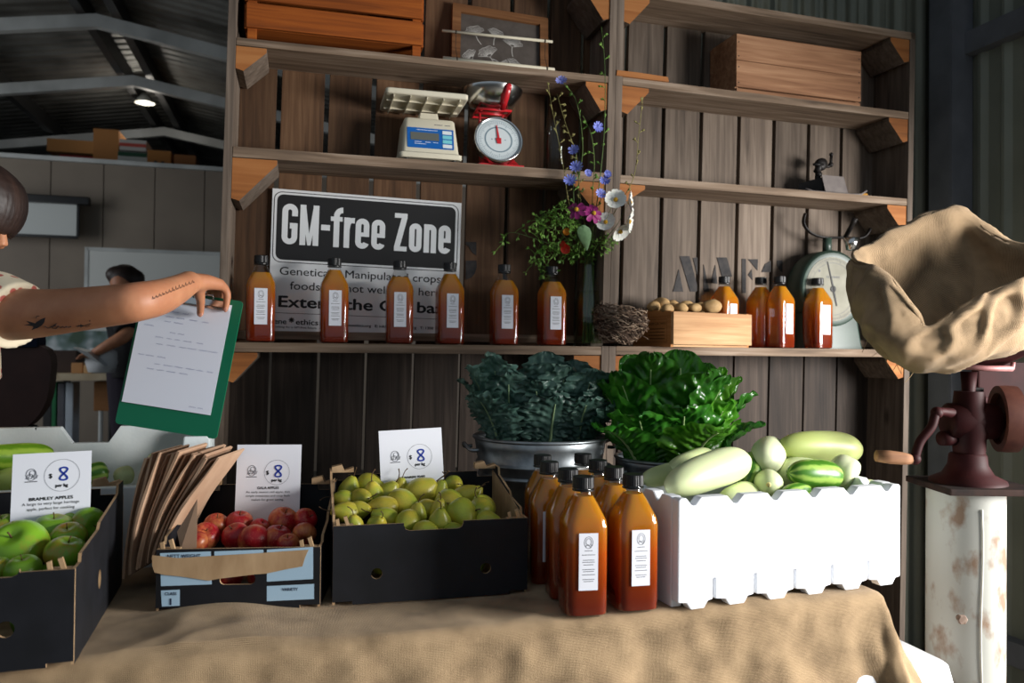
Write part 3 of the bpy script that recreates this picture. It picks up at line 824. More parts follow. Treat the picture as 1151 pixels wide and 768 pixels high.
put_text(b, 'Genetically Manipulated crops &', .033, sx(155), SH * .40, fit=sx(835) - sx(155), bold=.0002)
put_text(b, 'foods are not welcome here!', .033, sx(195), SH * .30, fit=sx(800) - sx(195), bold=.0002)
put_text(b, 'Extend the GM ban!', .046, sx(155), SH * .175, fit=sx(825) - sx(155), bold=.0016)
put_text(b, 'gene', .022, sx(125), SH * .055, fit=sx(186) - sx(125), bold=.0006)
put_text(b, 'ethics', .022, sx(222), SH * .055, fit=sx(306) - sx(222), bold=.0006)
put_text(b, 'working for a GM-free future', .008, sx(135), SH * .028, fit=sx(300) - sx(135), bold=.0002)
put_text(b, 'www.geneethics.org   E: info@geneethics.org   T: 1300 133 868', .011, sx(365), SH * .055, fit=sx(825) - sx(365), bold=.0004)
line2(b, [(sx(122), SH * .132), (sx(850), SH * .132)], .0014)
for q in range(8):
    a = q * PI / 4; cx, cz = sx(205), SH * .085
    line2(b, [(cx + .002 * math.cos(a), cz + .002 * math.sin(a)), (cx + .008 * math.cos(a), cz + .008 * math.sin(a))], .003)
b.prism(ellipse(sx(205), SH * .085, .003, .003, 12), .0004, Mx=Matrix.Translation((0, -.0008, 0)))
b.build('printed_text', m_ink, sg)

# ------------------------------------------------------------------ top shelf of the left bin
# orange slatted crate
ta, za_ = L.hit(278, 30, .02); tb_, _z = L.hit(473, 46, .02)
oc = thing('slatted_crate', 'orange varnished slatted crate on the top shelf at left', 'crate', mat=L.m @ Matrix.Translation((0, 0, zA)))
ow_ = tb_ - ta
for q in (ta + .012, tb_ - .012):
    for d in (.03, .145):
        b = MB(); b.box((q, d, .19), (.024, .018, .38), bevel=.002); b.build('post', w_orange, oc)
for zz, hh in ((.068, .066), (.148, .074), (.236, .074), (.322, .074)):
    b = MB(); b.box(((ta + tb_) / 2, .014, zz), (ow_ + .004, .012, hh), bevel=.002); b.build('front_slat', w_orange, oc)
    b = MB(); b.box(((ta + tb_) / 2, .160, zz), (ow_ + .004, .010, hh), bevel=.002); b.build('rear_slat', w_orange, oc)
    for q in (ta - .004, tb_ + .004):
        b = MB(); b.box((q, .087, zz), (.008, .13, hh), bevel=.002); b.build('end_slat', w_orange, oc)
b = MB(); b.box(((ta + tb_) / 2, .088, .04), (ow_ - .01, .125, .008)); b.build('floor_board', w_orange, oc)
# framed leaf print
t0, q0 = L.hit(508, 30, .10); t1, q1 = L.hit(617, 40, .10)
fw = t1 - t0; fh = .235
fp = thing('framed_print', 'framed white ginkgo leaf print on grey, leaning on the top shelf', 'picture', mat=L.m @ Matrix.Translation((t0, .10, zA)) @ Matrix.Rotation(-.20, 4, 'X') @ Matrix.Rotation(0.045, 4, 'Y'))
w_frame = wood('dark brown frame', hx(60, 36, 20), hx(110, 72, 42), hx(140, 96, 60), 'X', rnd=.1)
b = MB(); fr = .026
b.prism([(0, 0), (fw, 0), (fw, fh), (0, fh)], .02, holes=[[(fr, fr), (fw - fr, fr), (fw - fr, fh - fr), (fr, fh - fr)]]); b.build('frame', w_frame, fp)
b = MB(); b.box((fw / 2, .012, fh / 2), (fw - 2 * fr + .004, .004, fh - 2 * fr + .004)); pr = b.build('print_sheet', simple('print grey', hx(74, 66, 60), hx(84, 76, 70), rough=.7, scale=40), fp)
b = MB()
def ginkgo(cx, cz, r, a, sp=1.15):
    pts = [(cx, cz)]
    for i in range(13):
        q = a - sp + 2 * sp * i / 12; rr = r * (1 + .06 * math.sin(i * 2.3)) * (.86 if i == 6 else 1)
        pts.append((cx + rr * math.cos(q), cz + rr * math.sin(q)))
    line2(b, pts, .0014, y=.0092, closed=True)
    for i in range(1, 24):
        q = a - sp + 2 * sp * i / 24
        line2(b, [(cx + .25 * r * math.cos(q), cz + .25 * r * math.sin(q)), (cx + .94 * r * math.cos(q), cz + .94 * r * math.sin(q))], .0009, y=.0093)
    st = [(cx - r * s * math.cos(a + .25 * s), cz - r * s * math.sin(a + .25 * s)) for s in (0, .3, .6, .95)]
    line2(b, st, .0022, y=.0092)
for g in ((.075, .14, .034, 1.9), (.135, .145, .03, 1.2), (.19, .12, .034, 1.4), (.12, .075, .036, 2.1), (.065, .06, .03, 2.4), (.19, .05, .03, .9), (.15, .06, .026, -.6)):
    if fr < g[0] < fw - fr: ginkgo(*g)
b.build('leaf_drawing', simple('chalk white', hx(190, 186, 180), rough=.8), pr)
# two cream rods tied by cords
def rodpt(px, py, d): t, z = L.hit(px, py, d); return Vector((t, d, z))
rp1, rp2 = rodpt(497, 34.5, .055), rodpt(621, 47, .055)
rq1, rq2 = rodpt(498, 59.5, .02), rodpt(623, 72, .02)
dz = zA + .007 - min(rq1.z, rq2.z)
rd = thing('hanging_rails', 'pair of thin cream rods tied by cords, before the leaf print', 'rods', mat=L.m)
m_cream = simple('cream rod', hx(206, 198, 176), rough=.5)
b = MB(); b.tube([rp1, rp2], .0042, 10); b.build('upper_rod', m_cream, rd, True)
b = MB(); b.tube([Vector((rq1.x, rq1.y, zA + .0075)), Vector((rq2.x, rq2.y, zA + .0075))], .0072, 12); b.build('lower_rod', m_cream, rd, True)
m_cord = simple('dark cord', hx(50, 42, 34), rough=.9)
for f in (.12, .93):
    b = MB(); p1 = rp1.lerp(rp2, f); p2 = Vector((rq1.x, rq1.y, zA + .0075)).lerp(Vector((rq2.x, rq2.y, zA + .0075)), f)
    b.tube([p1 + Vector((0, -.005, .004)), p1.lerp(p2, .5) + Vector((0, .012, 0)), p2 + Vector((0, -.008, .002))], .0009, 5)
    for p_, r_ in ((p1, .0046), (p2, .0078)):
        b.tube([p_ - Vector((.002, 0, 0)), p_ + Vector((.002, 0, 0))], r_, 10)
    b.build('cord', m_cord, rd)

# ------------------------------------------------------------------ scales on the second shelf
m_offw = simple('off white plastic', hx(206, 198, 176), hx(214, 207, 186), rough=.45, scale=5)
t0, _z = L.hit(449, 172, .0); t1, _z = L.hit(520, 180, .0)
bwid = t1 - t0; cx = (t0 + t1) / 2
ds = thing('digital_scale', 'off-white digital kitchen scale with blue keypad on the second shelf', 'scale', mat=L.m @ Matrix.Translation((cx, 0.002, zB)))
hb = .128
def body_ring(z, hw, y0, y1, r=.012):
    P = rrect(-hw, y0, hw, y1, r, 4); return [(x, y, z) for x, y in P]
b = MB(); b.loft([body_ring(.006, bwid / 2 - .002, 0, .168), body_ring(.010, bwid / 2, -.002, .168), body_ring(.020, bwid / 2, -.001, .168), body_ring(.024, bwid / 2 - .008, .006, .166), body_ring(hb - .006, bwid * .405, .030, .150), body_ring(hb, bwid * .39, .036, .145)])
b.build('body', m_offw, ds, True, angle=35)
nrm = math.atan2(.024, hb - .03)
fpM = Matrix.Translation((0, .006, .024)) @ Matrix.Rotation(-nrm, 4, 'X')
pw = bwid * .74
b = MB(); b.prism(rrect(-pw / 2, .012, pw / 2, .075, .003), .0012, Mx=fpM @ Matrix.Translation((0, -.0014, 0))); kp = b.build('keypad', simple('keypad blue', hx(16, 92, 170), rough=.35), ds)
b = MB(); b.prism(rrect(-pw * .43, .036, pw * .18, .060, .001), .0008, Mx=fpM @ Matrix.Translation((0, -.0023, 0))); b.build('display', simple('lcd grey', hx(96, 98, 92), rough=.2), kp)
for i in range(4):
    b = MB(); b.prism(rrect(pw * .26, .016 + i * .0143, pw * .46, .027 + i * .0143, .001), .0008, Mx=fpM @ Matrix.Translation((0, -.0023, 0)))
    b.build('key', simple('key %d' % i, hx(120, 200, 210) if i in (1, 2) else hx(220, 226, 228), rough=.4), kp)
b = MB()
for z, x0, x1 in ((.068, -.3, .15), (.030, -.35, -.2), (.030, -.12, 0), (.030, .05, .16), (.024, -.35, -.1)): line2(b, [(pw * x0, z), (pw * x1, z)], .0014, y=-.0026)
for v in b.bm.verts: v.co = fpM @ v.co
b.build('key_print', m_white, kp)
b = MB(); line2(b, [(.012, .088), (.036, .088)], .002); line2(b, [(.042, .088), (.058, .088)], .002)
for v in b.bm.verts: v.co = fpM @ v.co
b.build('print', m_grink, ds)
b = MB(); b.loft([body_ring(hb, .030, .05, .12, .004), body_ring(hb + .022, .026, .055, .115, .004)]); b.build('neck', m_offw, ds)
ta, za_ = L.hit(434, 97, -.018); tb_, _z = L.hit(527, 107, -.018)
ptop = za_ - zB; pwid = tb_ - ta; pcx = (ta + tb_) / 2 - cx
b = MB()
b.loft([[(pcx + x, y, z) for x, y, z in body_ring(z_, pwid / 2 - i_, -.018 + i_, .166 - i_, .01)] for z_, i_ in ((ptop - .016, .003), (ptop - .014, .0), (ptop - .002, .0), (ptop, .002))])
for q in (-.40, -.2, 0, .2, .40): b.box((pcx + q * pwid, .074, ptop - .019), (.002, .17, .008))
for q in (.03, .11): b.box((pcx, q + .005, ptop - .018), (pwid * .94, .002, .007))
b.build('platform', m_offw, ds)
for q in (-1, 1):
    for d in (.02, .15):
        b = MB(); b.lathe([(.009, 0), (.009, .007)], 12, Mx=Matrix.Translation((q * bwid * .38, d, 0))); b.build('foot', m_plastic_black, ds)

m_red = simple('red enamel', hx(176, 26, 34), hx(196, 36, 44), rough=.3, coat=.3)
m_chrome = simple('polished steel', hx(214, 214, 212), rough=.2, metal=1.0)
t0, _z = L.hit(538, 180, .02); t1, _z = L.hit(590, 184, .02); cx = (t0 + t1) / 2
ks = thing('dial_kitchen_scale', 'red kitchen scale with round dial and steel bowl on the second shelf', 'scale', mat=L.m @ Matrix.Translation((cx, .02, zB)))
bw = t1 - t0
b = MB(); b.loft([body_ring(.0, bw / 2, 0, .13, .008), body_ring(.008, bw / 2, 0, .13, .008), body_ring(.012, bw * .42, .012, .12, .008), body_ring(.03, bw * .34, .03, .11, .008), body_ring(.135, bw * .30, .055, .105, .008), body_ring(.14, bw * .27, .06, .10, .008)])
b.build('body', m_red, ks, True, angle=40)
td, zd = L.hit(561.5, 155.5, .0)
dM = Matrix.Translation((td - cx, -.012, zd - zB)) @ Matrix.Rotation(-.28, 4, 'X') @ Matrix.Rotation(PI / 2, 4, 'X')
b = MB(); b.lathe([(.060, -.04), (.070, -.03), (.072, -.006), (.073, .0), (.070, .003), (.067, .0)], 48, Mx=dM, cap0=True, cap1=False); b.build('dial_rim', m_chrome, ks, True)
b = MB(); b.lathe([(.0, -.004), (.069, -.004)], 48, Mx=dM, cap0=False, cap1=False); dl = b.build('dial_face', simple('dial face', hx(206, 214, 216), rough=.4), ks)
b = MB()
for i in range(60):
    a = 2 * PI * i / 60; r0 = .052 if i % 5 else .047
    line2(b, [(r0 * math.cos(a), r0 * math.sin(a)), (.059 * math.cos(a), .059 * math.sin(a))], .0012, y=0)
line2(b, ellipse(0, 0, .040, .040), .004, y=0, closed=True); line2(b, ellipse(0, 0, .062, .062), .0012, y=0, closed=True)
line2(b, [(-.022, 0), (-.018, 0)], .003, y=0); line2(b, [(.018, 0), (.022, 0)], .003, y=0)
b.build('dial_marks', simple('dial grey', hx(120, 140, 150), rough=.5), dl, Mx=dM @ Matrix.Translation((0, 0, -.0034)) @ Matrix.Rotation(-PI / 2, 4, 'X'), recalc=False)
b = MB(); b.prism([(-.0035, 0), (.0035, 0), (.0012, .046), (-.0012, .046)], .0012); b.prism([(-.006, -.014), (.006, -.014), (.008, .004), (-.008, .004)], .0014)
b.build('needle', m_red, dl, Mx=dM @ Matrix.Translation((0, 0, -.001)) @ Matrix.Rotation(-PI / 2, 4, 'X') @ Matrix.Rotation(-.08, 4, 'Y'))
tb2, zb2 = L.hit(558, 96, .03); bcx, bz = tb2 - cx, zb2 - zB
b = MB()
pr_ = [(.004, -.062), (.03, -.060), (.055, -.045), (.072, -.018), (.078, .0), (.080, .001), (.080, -.001), (.074, -.018), (.056, -.047), (.03, -.063), (.004, -.065)]
b.lathe([(q_[0] * 1.17, q_[1]) for q_ in pr_], 48, Mx=Matrix.Translation((bcx, .070, bz)), cap0=True, cap1=True); b.build('bowl', m_chrome, ks, True)
b = MB(); b.tube([(bcx - .05, .03, bz - .066), (bcx + .05, .03, bz - .066), (bcx + .05, .12, bz - .066), (bcx - .05, .12, bz - .066)], .004, 8, loop=True)
b.tube([(bcx - .035, .075, .138), (bcx - .035, .075, bz - .066)], .004, 8); b.tube([(bcx + .035, .075, .138), (bcx + .035, .075, bz - .066)], .004, 8)
b.tube([(bcx - .05, .075, bz - .066), (bcx + .05, .075, bz - .066)], .004, 8); b.build('cradle', m_red, ks, True)
b = MB(); b.tube([(bcx + .022, .022, bz - .066), (bcx + .024, -.012, bz - .045), (bcx + .028, -.02, bz - .022), (bcx + .030, -.022, bz - .012)], .0085, 12, flat=.5); b.ell((bcx + .030, -.022, bz - .010), (.009, .005, .009)); b.build('bracket_arm', m_red, ks, True)
# glass jar behind the flowers
t0, z0 = L.hit(625, 187, .08); _t, z1 = L.hit(625, 131, .08)
jr = thing('glass_jar', 'empty clear glass jar beside the red scale, behind the flower stems', 'jar', mat=L.m @ Matrix.Translation((t0, .09, zB)))
h = z1 - zB
b = MB(); b.lathe([(.001, .002), (.030, .002), (.036, .008), (.036, h * .72), (.030, h * .82), (.027, h * .86), (.027, h), (.025, h), (.025, h * .86), (.034, h * .72), (.034, .01), (.001, .008)], 32); b.build('jar_wall', clear('thin jar glass', (.93, .95, .94), gloss=.045), jr, True)

# ------------------------------------------------------------------ right bin
t0, _z = R.hit(828, 80, .005); t1, _z = R.hit(968, 90, .005); zt_ = R.hit(900, 47, .005)[1]
wc = thing('wooden_crate', 'plain pine crate of two planks on the upper right shelf', 'crate', mat=R.m @ Matrix.Translation((t0, .006, rA)))
cw, chh = t1 - t0, zt_ - rA; cdp = .158
b = MB(); b.box((cw / 2, .006, .006), (cw - .004, .010, .012), bevel=.001); b.box((cw / 2, cdp / 2, .008), (cw - .02, cdp - .02, .008)); b.build('base', w_crate, wc)
ph = (chh - .018) / 2
for i in range(2):
    b = MB(); b.box((cw / 2, .005, .016 + ph * (i + .5)), (cw, .010, ph - .002), bevel=.0015); b.build('front_plank', w_crate, wc)
    b = MB(); b.box((cw / 2, cdp - .005, .016 + ph * (i + .5)), (cw, .010, ph - .002), bevel=.0015); b.build('rear_plank', w_crate, wc)
for q in (.007, cw - .007):
    b = MB(); b.box((q, cdp / 2, chh / 2), (.013, cdp - .021, chh), bevel=.001); b.build('end_board', w_crate, wc)
for q in (.008, cw - .008):
    for z in (.03, .08, .115, .16):
        if z < chh:
            b = MB(); b.lathe([(.0022, 0), (.0018, .001)], 8, Mx=Matrix.Translation((q, -.0005, z)) @ Matrix.Rotation(PI / 2, 4, 'X')); b.build('nail', m_ink, wc)
# offcuts
for (xa, ya, xb, yb, d, th, lab) in ((693, 92.5, 752, 98, -.004, .016, 'thick orange timber offcut lying on the upper right shelf edge'), (709, 84, 762, 92, .035, .010, 'thin pale timber strip lying behind the thicker offcut')):
    ta, za_ = R.hit(xa, ya, d); tb_, zb_ = R.hit(xb, yb, d)
    b = MB(); b.prism([(0, 0), (tb_ - ta, 0), (tb_ - ta - .004, th * .9), ((tb_ - ta) * .4, th * 1.05), (.002, th)], .022)
    o = b.build('timber_offcut', w_end); o.matrix_world = R.m @ Matrix.Translation((ta, d, rA + .0005)); tag(o, lab, 'offcut')
# small black iron press
m_iron = simple('black cast iron', hx(30, 28, 28), hx(44, 40, 38), rough=.5, metal=.5, scale=30)
m_plate = simple('worn grey plate', hx(104, 96, 94), hx(120, 112, 108), rough=.6, scale=30)
t0, _z = R.hit(930, 214, .03)
pr2 = thing('iron_press', 'small black cast-iron hand tool with a slanted grey plate on the middle right shelf', 'tool', mat=R.m @ Matrix.Translation((t0, .03, rB)))
b = MB(); b.loft([[(-.05, .09, .002), (.005, .03, .002), (.005, .03, .064), (-.045, .09, .05)], [(.10, .12, .002), (.095, .035, .002), (.088, .045, .064), (.095, .1, .05)]]); b.build('housing', m_iron, pr2)
b = MB(); b.prism([(0, 0), (.092, 0), (.084, .066), (-.006, .066)], .003, Mx=Matrix.Translation((.004, .012, .006)) @ Matrix.Rotation(-.22, 4, 'X')); b.build('plate', m_plate, pr2)
b = MB(); b.tube([(-.085, .0, .012), (-.06, -.005, .004), (0, -.01, .003), (.09, -.01, .003), (.13, -.008, .006), (.16, .0, .022)], .0035, 8); b.build('wire_rim', m_plate, pr2, True)
b = MB(); b.tube([(.015, .07, .058), (.018, .07, .085)], .010, 10); b.ell((.018, .068, .082), (.012, .012, .012)); b.tube([(.012, .07, .09), (.03, .07, .125)], .012, 10); b.build('post', m_iron, pr2, True)
b = MB(); b.lathe([(.006, -.012), (.02, -.010), (.022, 0), (.02, .010), (.006, .012)], 20, Mx=Matrix.Translation((.03, .07, .118)) @ Matrix.Rotation(PI / 2, 4, 'X')); b.build('gear', m_iron, pr2, True)
b = MB(); b.tube([(.03, .07, .115), (.062, .07, .112), (.07, .07, .125), (.072, .07, .152)], .005, 8); b.ell((.070, .07, .120), .009); b.ell((.072, .07, .156), .007); b.build('handle', m_iron, pr2, True)
b = MB(); b.tube([(.03, .06, .115), (-.008, .06, .113)], .005, 8); b.build('spindle', m_iron, pr2, True)
t1, _z = R.hit(966, 214, .04)
b = MB(); b.tube([(0, 0, .008), (.03, .01, .012), (.055, .02, .018)], [.006, .009, .006], 8); o = b.build('wood_chip', simple('ochre wood chip', hx(170, 116, 40), hx(190, 136, 60), rough=.7)); o.matrix_world = R.m @ Matrix.Translation((t1, .05, rB)); tag(o, 'ochre wood chip lying right of the iron tool on the shelf', 'chip')

# green dial scale
m_green = simple('old green paint', hx(40, 56, 48), hx(50, 68, 58), rough=.4, scale=12)
td, zd = R.hit(936, 325, .07); te, _z = R.hit(972, 325, .07)
rd_ = te - td
gs = thing('dial_balance', 'old green shop scale with a round white dial, behind the darkest bottle', 'scale', mat=R.m @ Matrix.Translation((td, .10, zC)))
hz = zd - zC
fM = Matrix.Translation((0, 0, hz)) @ Matrix.Rotation(PI / 2, 4, 'X')
b = MB(); b.lathe([(rd_ * .9, -.05), (rd_, -.04), (rd_, .026), (rd_ * .93, .034), (rd_ * .84, .030)], 56, Mx=fM); b.build('housing', m_green, gs, True, angle=50)
b = MB(); b.loft([body_ring(.0, rd_ * .95, -.035, .05, .01), body_ring(.02, rd_ * .9, -.035, .05, .01), body_ring(hz * .75, rd_ * .75, -.025, .045, .01)]); b.build('base', m_green, gs, True, angle=40)
b = MB(); b.lathe([(.0, .0315), (rd_ * .82, .0315)], 48, Mx=fM, cap0=False, cap1=False); dl = b.build('dial_face', simple('aged dial', hx(128, 126, 114), hx(146, 144, 132), rough=.8, scale=14, spec=.2), gs)
b = MB()
for i in range(100):
    a = 2 * PI * i / 100; r0 = .74 if i % 10 else .69
    line2(b, [(rd_ * r0 * math.cos(a), rd_ * r0 * math.sin(a)), (rd_ * .79 * math.cos(a), rd_ * .79 * math.sin(a))], .0011, y=0)
line2(b, ellipse(0, 0, rd_ * .67, rd_ * .67), .001, y=0, closed=True)
put_text(b, 'KILOGRAMS', .010, 0, rd_ * .28, y=0, align='CENTER')
for q, z in ((-.42, .45), (.5, .02)): b.prism(ellipse(rd_ * q, rd_ * z, .004, .004, 14), .0004)
b.build('dial_marks', m_grink, dl, Mx=fM @ Matrix.Translation((0, 0, .0322)) @ Matrix.Rotation(-PI / 2, 4, 'X'), recalc=False)
b = MB(); b.prism([(-.002, 0), (.004, 0), (.0015, rd_ * .72), (-.0015, rd_ * .72)], .001); b.prism([(-.004, 0), (.004, 0), (.002, -rd_ * .45), (-.002, -rd_ * .45)], .001); b.prism(ellipse(0, 0, .011, .011, 20), .002)
b.build('needle', m_ink, dl, Mx=fM @ Matrix.Translation((0, 0, .0335)) @ Matrix.Rotation(-PI / 2, 4, 'X') @ Matrix.Rotation(-.25, 4, 'Y'))
b = MB(); b.tube([(0, 0, hz + rd_ - .01), (0, 0, hz + rd_ + .045)], .015, 16); b.build('post', m_green, gs, True)
def rp3(px, py, d=.10):
    t, z = R.hit(px, py, d); return (t - td, d - .10, z - zC)
b = MB(); b.tube(spline([rp3(905, 240), rp3(903, 250), rp3(908, 259), rp3(918, 265), rp3(932, 267.5), rp3(948, 267), rp3(966, 268), rp3(974, 264), rp3(978, 257)], 28), .0075, 10, flat=.6); b.build('pan_cradle', m_iron, gs, True)
b = MB(); b.tube(spline([rp3(950, 267), rp3(955, 258, .06), rp3(959, 250, .04), rp3(961, 246, .035)], 12), [.008] * 8 + [.010] * 4 + [.012], 10); b.build('cradle_arm', m_iron, gs, True)
b = MB(); c_ = rp3(957, 275, .06); b.lathe([(.004, -.022), (.018, -.018), (.022, 0), (.028, .022), (.026, .022), (.019, 0)], 24, Mx=Matrix.Translation(c_)); b.build('pan_cup', m_chrome, gs, True)

# potato crate
m_ink_br = simple('brown stencil ink', hx(96, 58, 24), rough=.8)
yawc = math.radians(30)
q = R.hit(757, 388, -.05); base = R.w(q[0], -.05, zC)
pc = thing('potato_crate', 'small pale pine crate heaped with potatoes on the right shelf edge', 'crate', mat=Matrix.Translation((base.x, base.y, zC + .001)) @ Matrix.Rotation(yawc, 4, 'Z') @ Matrix.Rotation(.0, 4, 'X'))
pw_, pd_, ph_ = .330, .205, .108
b = MB(); b.box((pw_ / 2, .006, ph_ / 2 + .004), (pw_, .012, ph_ - .008), bevel=.0015); b.build('front_board', w_pale, pc)
b = MB(); b.box((pw_ / 2, pd_ - .006, ph_ / 2 + .004), (pw_, .012, ph_ - .008), bevel=.0015); b.build('rear_board', w_pale, pc)
w_oran2 = wood('honey pine', hx(130, 80, 40), hx(176, 118, 66), hx(200, 142, 88), 'Y', rnd=.05)
b = MB(); b.prism([(.0125, .0), (pd_ - .0125, .0), (pd_ - .0125, ph_ + .012), (.0125, ph_ + .002)], .010, Mx=Matrix.Rotation(PI / 2, 4, 'Z') @ Matrix.Translation((0, -.010, 0))); b.build('end_board', w_oran2, pc)
b = MB(); b.prism([(.0125, .0), (pd_ - .0125, .0), (pd_ - .0125, ph_ + .012), (.0125, ph_ + .002)], .010, Mx=Matrix.Rotation(PI / 2, 4, 'Z') @ Matrix.Translation((0, -pw_, 0))); b.build('end_board', w_oran2, pc)
b = MB(); b.box((pw_ / 2, pd_ / 2, .004), (pw_ - .02, pd_ - .024, .006)); b.build('floor_board', w_pale, pc)
b = MB()
line2(b, [(-.125, .015), (-.03, .015), (-.03, .085), (-.125, .085)], .0016, closed=True)
put_text(b, 'FARM GROWN', .012, -.121, .068, fit=.086, bold=.0003); 
for z in (.056, .046, .036, .026): line2(b, [(-.115, z), (-.04, z)], .003)
b.build('stencilled_print', m_ink_br, pc, Mx=Matrix.Rotation(-PI / 2, 4, 'Z') @ Matrix.Translation((0, 0.0, 0)), recalc=False)
m_pot = simple('potato skin', hx(150, 118, 76), hx(186, 152, 104), rough=.75, scale=30, bump=.2, rnd=.12)
def potato_mesh(seed):
    b = MB(); b.ell((0, 0, 0), (.034, .024, .022), seg=20)
    for v in b.bm.verts:
        v.co *= 1 + .13 * noise.noise(v.co * 45 + Vector((seed * 7.3, 0, 0)))
    return b
PT = [(742, 342, .7, 1.25, 'lumpy potato at the left rear of the pile'), (756, 345, .85, 1.05, 'yellowish potato'), (772, 346, .4, .8, 'small light potato'), (787, 342, .75, .9, 'rear potato'), (800, 346.5, .35, 1.15, 'large rounded potato nearest the right end'), (781, 348.5, .2, .75, 'half sunken potato at the front board'), (765, 349, .2, .8, 'half sunken potato'), (750, 350, .15, .8, 'front potato'), (735, 347, .5, .8, 'leftmost potato'), (792, 341, .9, .9, 'rearmost potato')]
PL = ['lumpy brown potato highest on the left of the crate heap', 'yellow-lit potato beside the lumpiest one in the crate', 'small pale potato in the middle of the crate heap', 'round tan potato high at the rear middle of the crate heap', 'largest round potato at the right end of the crate heap', 'small potato sunk behind the front board, left of the largest', 'small potato sunk behind the middle of the crate front board', 'potato half sunk at the left of the crate front board', 'potato deepest in the left end of the crate', 'small potato touching the rear board behind the largest']
for i, ((px, py, f, s, _l), lab) in enumerate(zip(PT, PL)):
    loc = pc.matrix_world @ Vector((0, .02 + f * (pd_ - .045), 0)); 
    dd = (loc - R.o).dot(R.n)
    # ray meets the crate's own depth plane
    n_ = Vector((-math.sin(yawc), math.cos(yawc), 0)); dr = ray(px, py)
    kk = (Vector((base.x, base.y, 0)) + n_ * (.03 + f * (pd_ - .06)) - CAM).dot(n_) / dr.dot(n_); p = CAM + dr * kk
    p.z = min(p.z, zC + ph_ + .020) + .007
    o = potato_mesh(i).build('potato', m_pot, smooth=True)
    o.matrix_world = Matrix.Translation(p) @ Matrix.Rotation(random.uniform(0, 6), 4, 'Z') @ Matrix.Rotation(random.uniform(-.4, .4), 4, 'X') @ Matrix.Scale(s * .92, 4)
    tag(o, lab, 'potato', 'potatoes in the shelf crate')
for i in range(8):
    lx, ly = .05 + (i % 4) * .075, .05 + (i // 4) * .065
    o = potato_mesh(i + 20).build('potato', m_pot, smooth=True)
    o.matrix_world = pc.matrix_world @ Matrix.Translation((lx, ly, .055)) @ Matrix.Rotation(i, 4, 'Z'); tag(o, 'potato buried under the heap in the shelf crate', 'potato', 'buried potatoes in the shelf crate')

# nest
tn, zn = L.hit(694, 362, .0); pn = L.w(tn, .012, zC)
b = MB(); rn = random.Random(3)
nr = .074
for i in range(420):
    a0 = rn.uniform(0, 2 * PI); ln = rn.uniform(.35, 1.5); k0 = rn.random()
    ph = rn.uniform(0.05, 1.0); dph = rn.uniform(-.35, .35); pts = []
    rr0 = rn.uniform(.84, 1.08)
    for s in range(7):
        f = s / 6; a = a0 + ln * f; h = min(1.05, max(.0, ph + dph * f))
        rad = nr * (.62 + .42 * math.sin(min(1, h * 1.05) * PI * .62)) * rr0 * (1 + .06 * math.sin(a * 3 + i))
        if h > .93: rad *= .9
        zz = .005 + h * .088 + .006 * rn.uniform(-1, 1)
        pts.append((rad * math.cos(a) * 1.05, rad * math.sin(a), zz))
    b.tube(pts, rn.uniform(.0007, .0016), 5, mi=rn.choice((0, 0, 1, 2)))
for i in range(60):   # inner cup
    a0 = rn.uniform(0, 2 * PI); pts = []
    h0 = rn.random()
    for s in range(6):
        a = a0 + s * .3; pts.append((nr * (.25 + .5 * h0) * math.cos(a), nr * (.25 + .5 * h0) * math.sin(a), .018 + .06 * h0 ** 2))
    b.tube(pts, .0016, 4, mi=0)
for i in range(26):   # loose ends
    a = rn.uniform(0, 2 * PI); r0 = nr * .95; h = rn.uniform(.01, .09)
    p = Vector((r0 * math.cos(a), r0 * math.sin(a), h)); dr = Vector((math.cos(a + rn.uniform(-1.2, 1.2)), math.sin(a + rn.uniform(-1.2, 1.2)), rn.uniform(-.25, .4)))
    b.tube([p, p + dr * .012, p + dr * .026 + Vector((0, 0, -.003))], .0007, 4, mi=rn.choice((0, 1, 2)))
b.lathe([(.001, .004), (nr * .62, .004), (nr * .84, .03), (nr * .90, .06), (nr * .8, .080), (nr * .62, .065), (nr * .42, .025), (.001, .016)], 28, mi=3)
ns = b.build('bird_nest', [simple('twig brown', hx(110, 88, 72), rough=.9), simple('twig pale', hx(168, 146, 124), rough=.9), simple('twig dark', hx(70, 54, 44), rough=.9), simple('nest core', hx(60, 46, 38), hx(96, 76, 62), rough=.95, scale=120, bump=1.0, bscale=200)], smooth=True)
ns.location = (pn.x, pn.y, zC); ns.rotation_euler = (math.radians(4), math.radians(10), 0); tag(ns, 'round twig bird nest on the shelf between vase and potato crate', 'nest')
ns.location.z = zC + .012; ns.scale = (1, 1, 1.14)
# ------------------------------------------------------------------ table and hessian
TY = math.radians(15.8)
e0 = onz(100, 745, TZ); e1 = onz(992, 667, TZ)
T = Frame(e0.x, e0.y, math.atan2(e1.y - e0.y, e1.x - e0.x))
TLEN = (Vector((e1.x, e1.y)) - Vector((e0.x, e0.y))).length
TX0, TX1, TD = -0.62, TLEN, 0.74          # table extents along the front, depth
tb = thing('trestle_table', 'trestle table hidden under the hessian cloth', 'table', mat=T.m)
w_tab = wood('table ply', hx(90, 70, 50), hx(130, 104, 76), hx(160, 132, 100), 'X')
b = MB(); b.box(((TX0 + TX1) / 2, TD / 2, TZ - .02), (TX1 - TX0 - .03, TD - .03, .03), bevel=.003); b.build('table_top', w_tab, tb)
for q in (TX0 + .15, TX1 - .2):
    for d in (.1, TD - .1):
        b = MB(); b.box((q, d, (TZ - .035) / 2), (.05, .05, TZ - .035), bevel=.003); b.build('leg', w_tab, tb)
m_hess = weave('hessian cloth', hx(94, 77, 57), hx(196, 167, 130), freq=150)
nu, nv = 300, 150
A0, A1 = TX0 - .03, TX1 + .52
B0, B1 = -.50, TD + .03
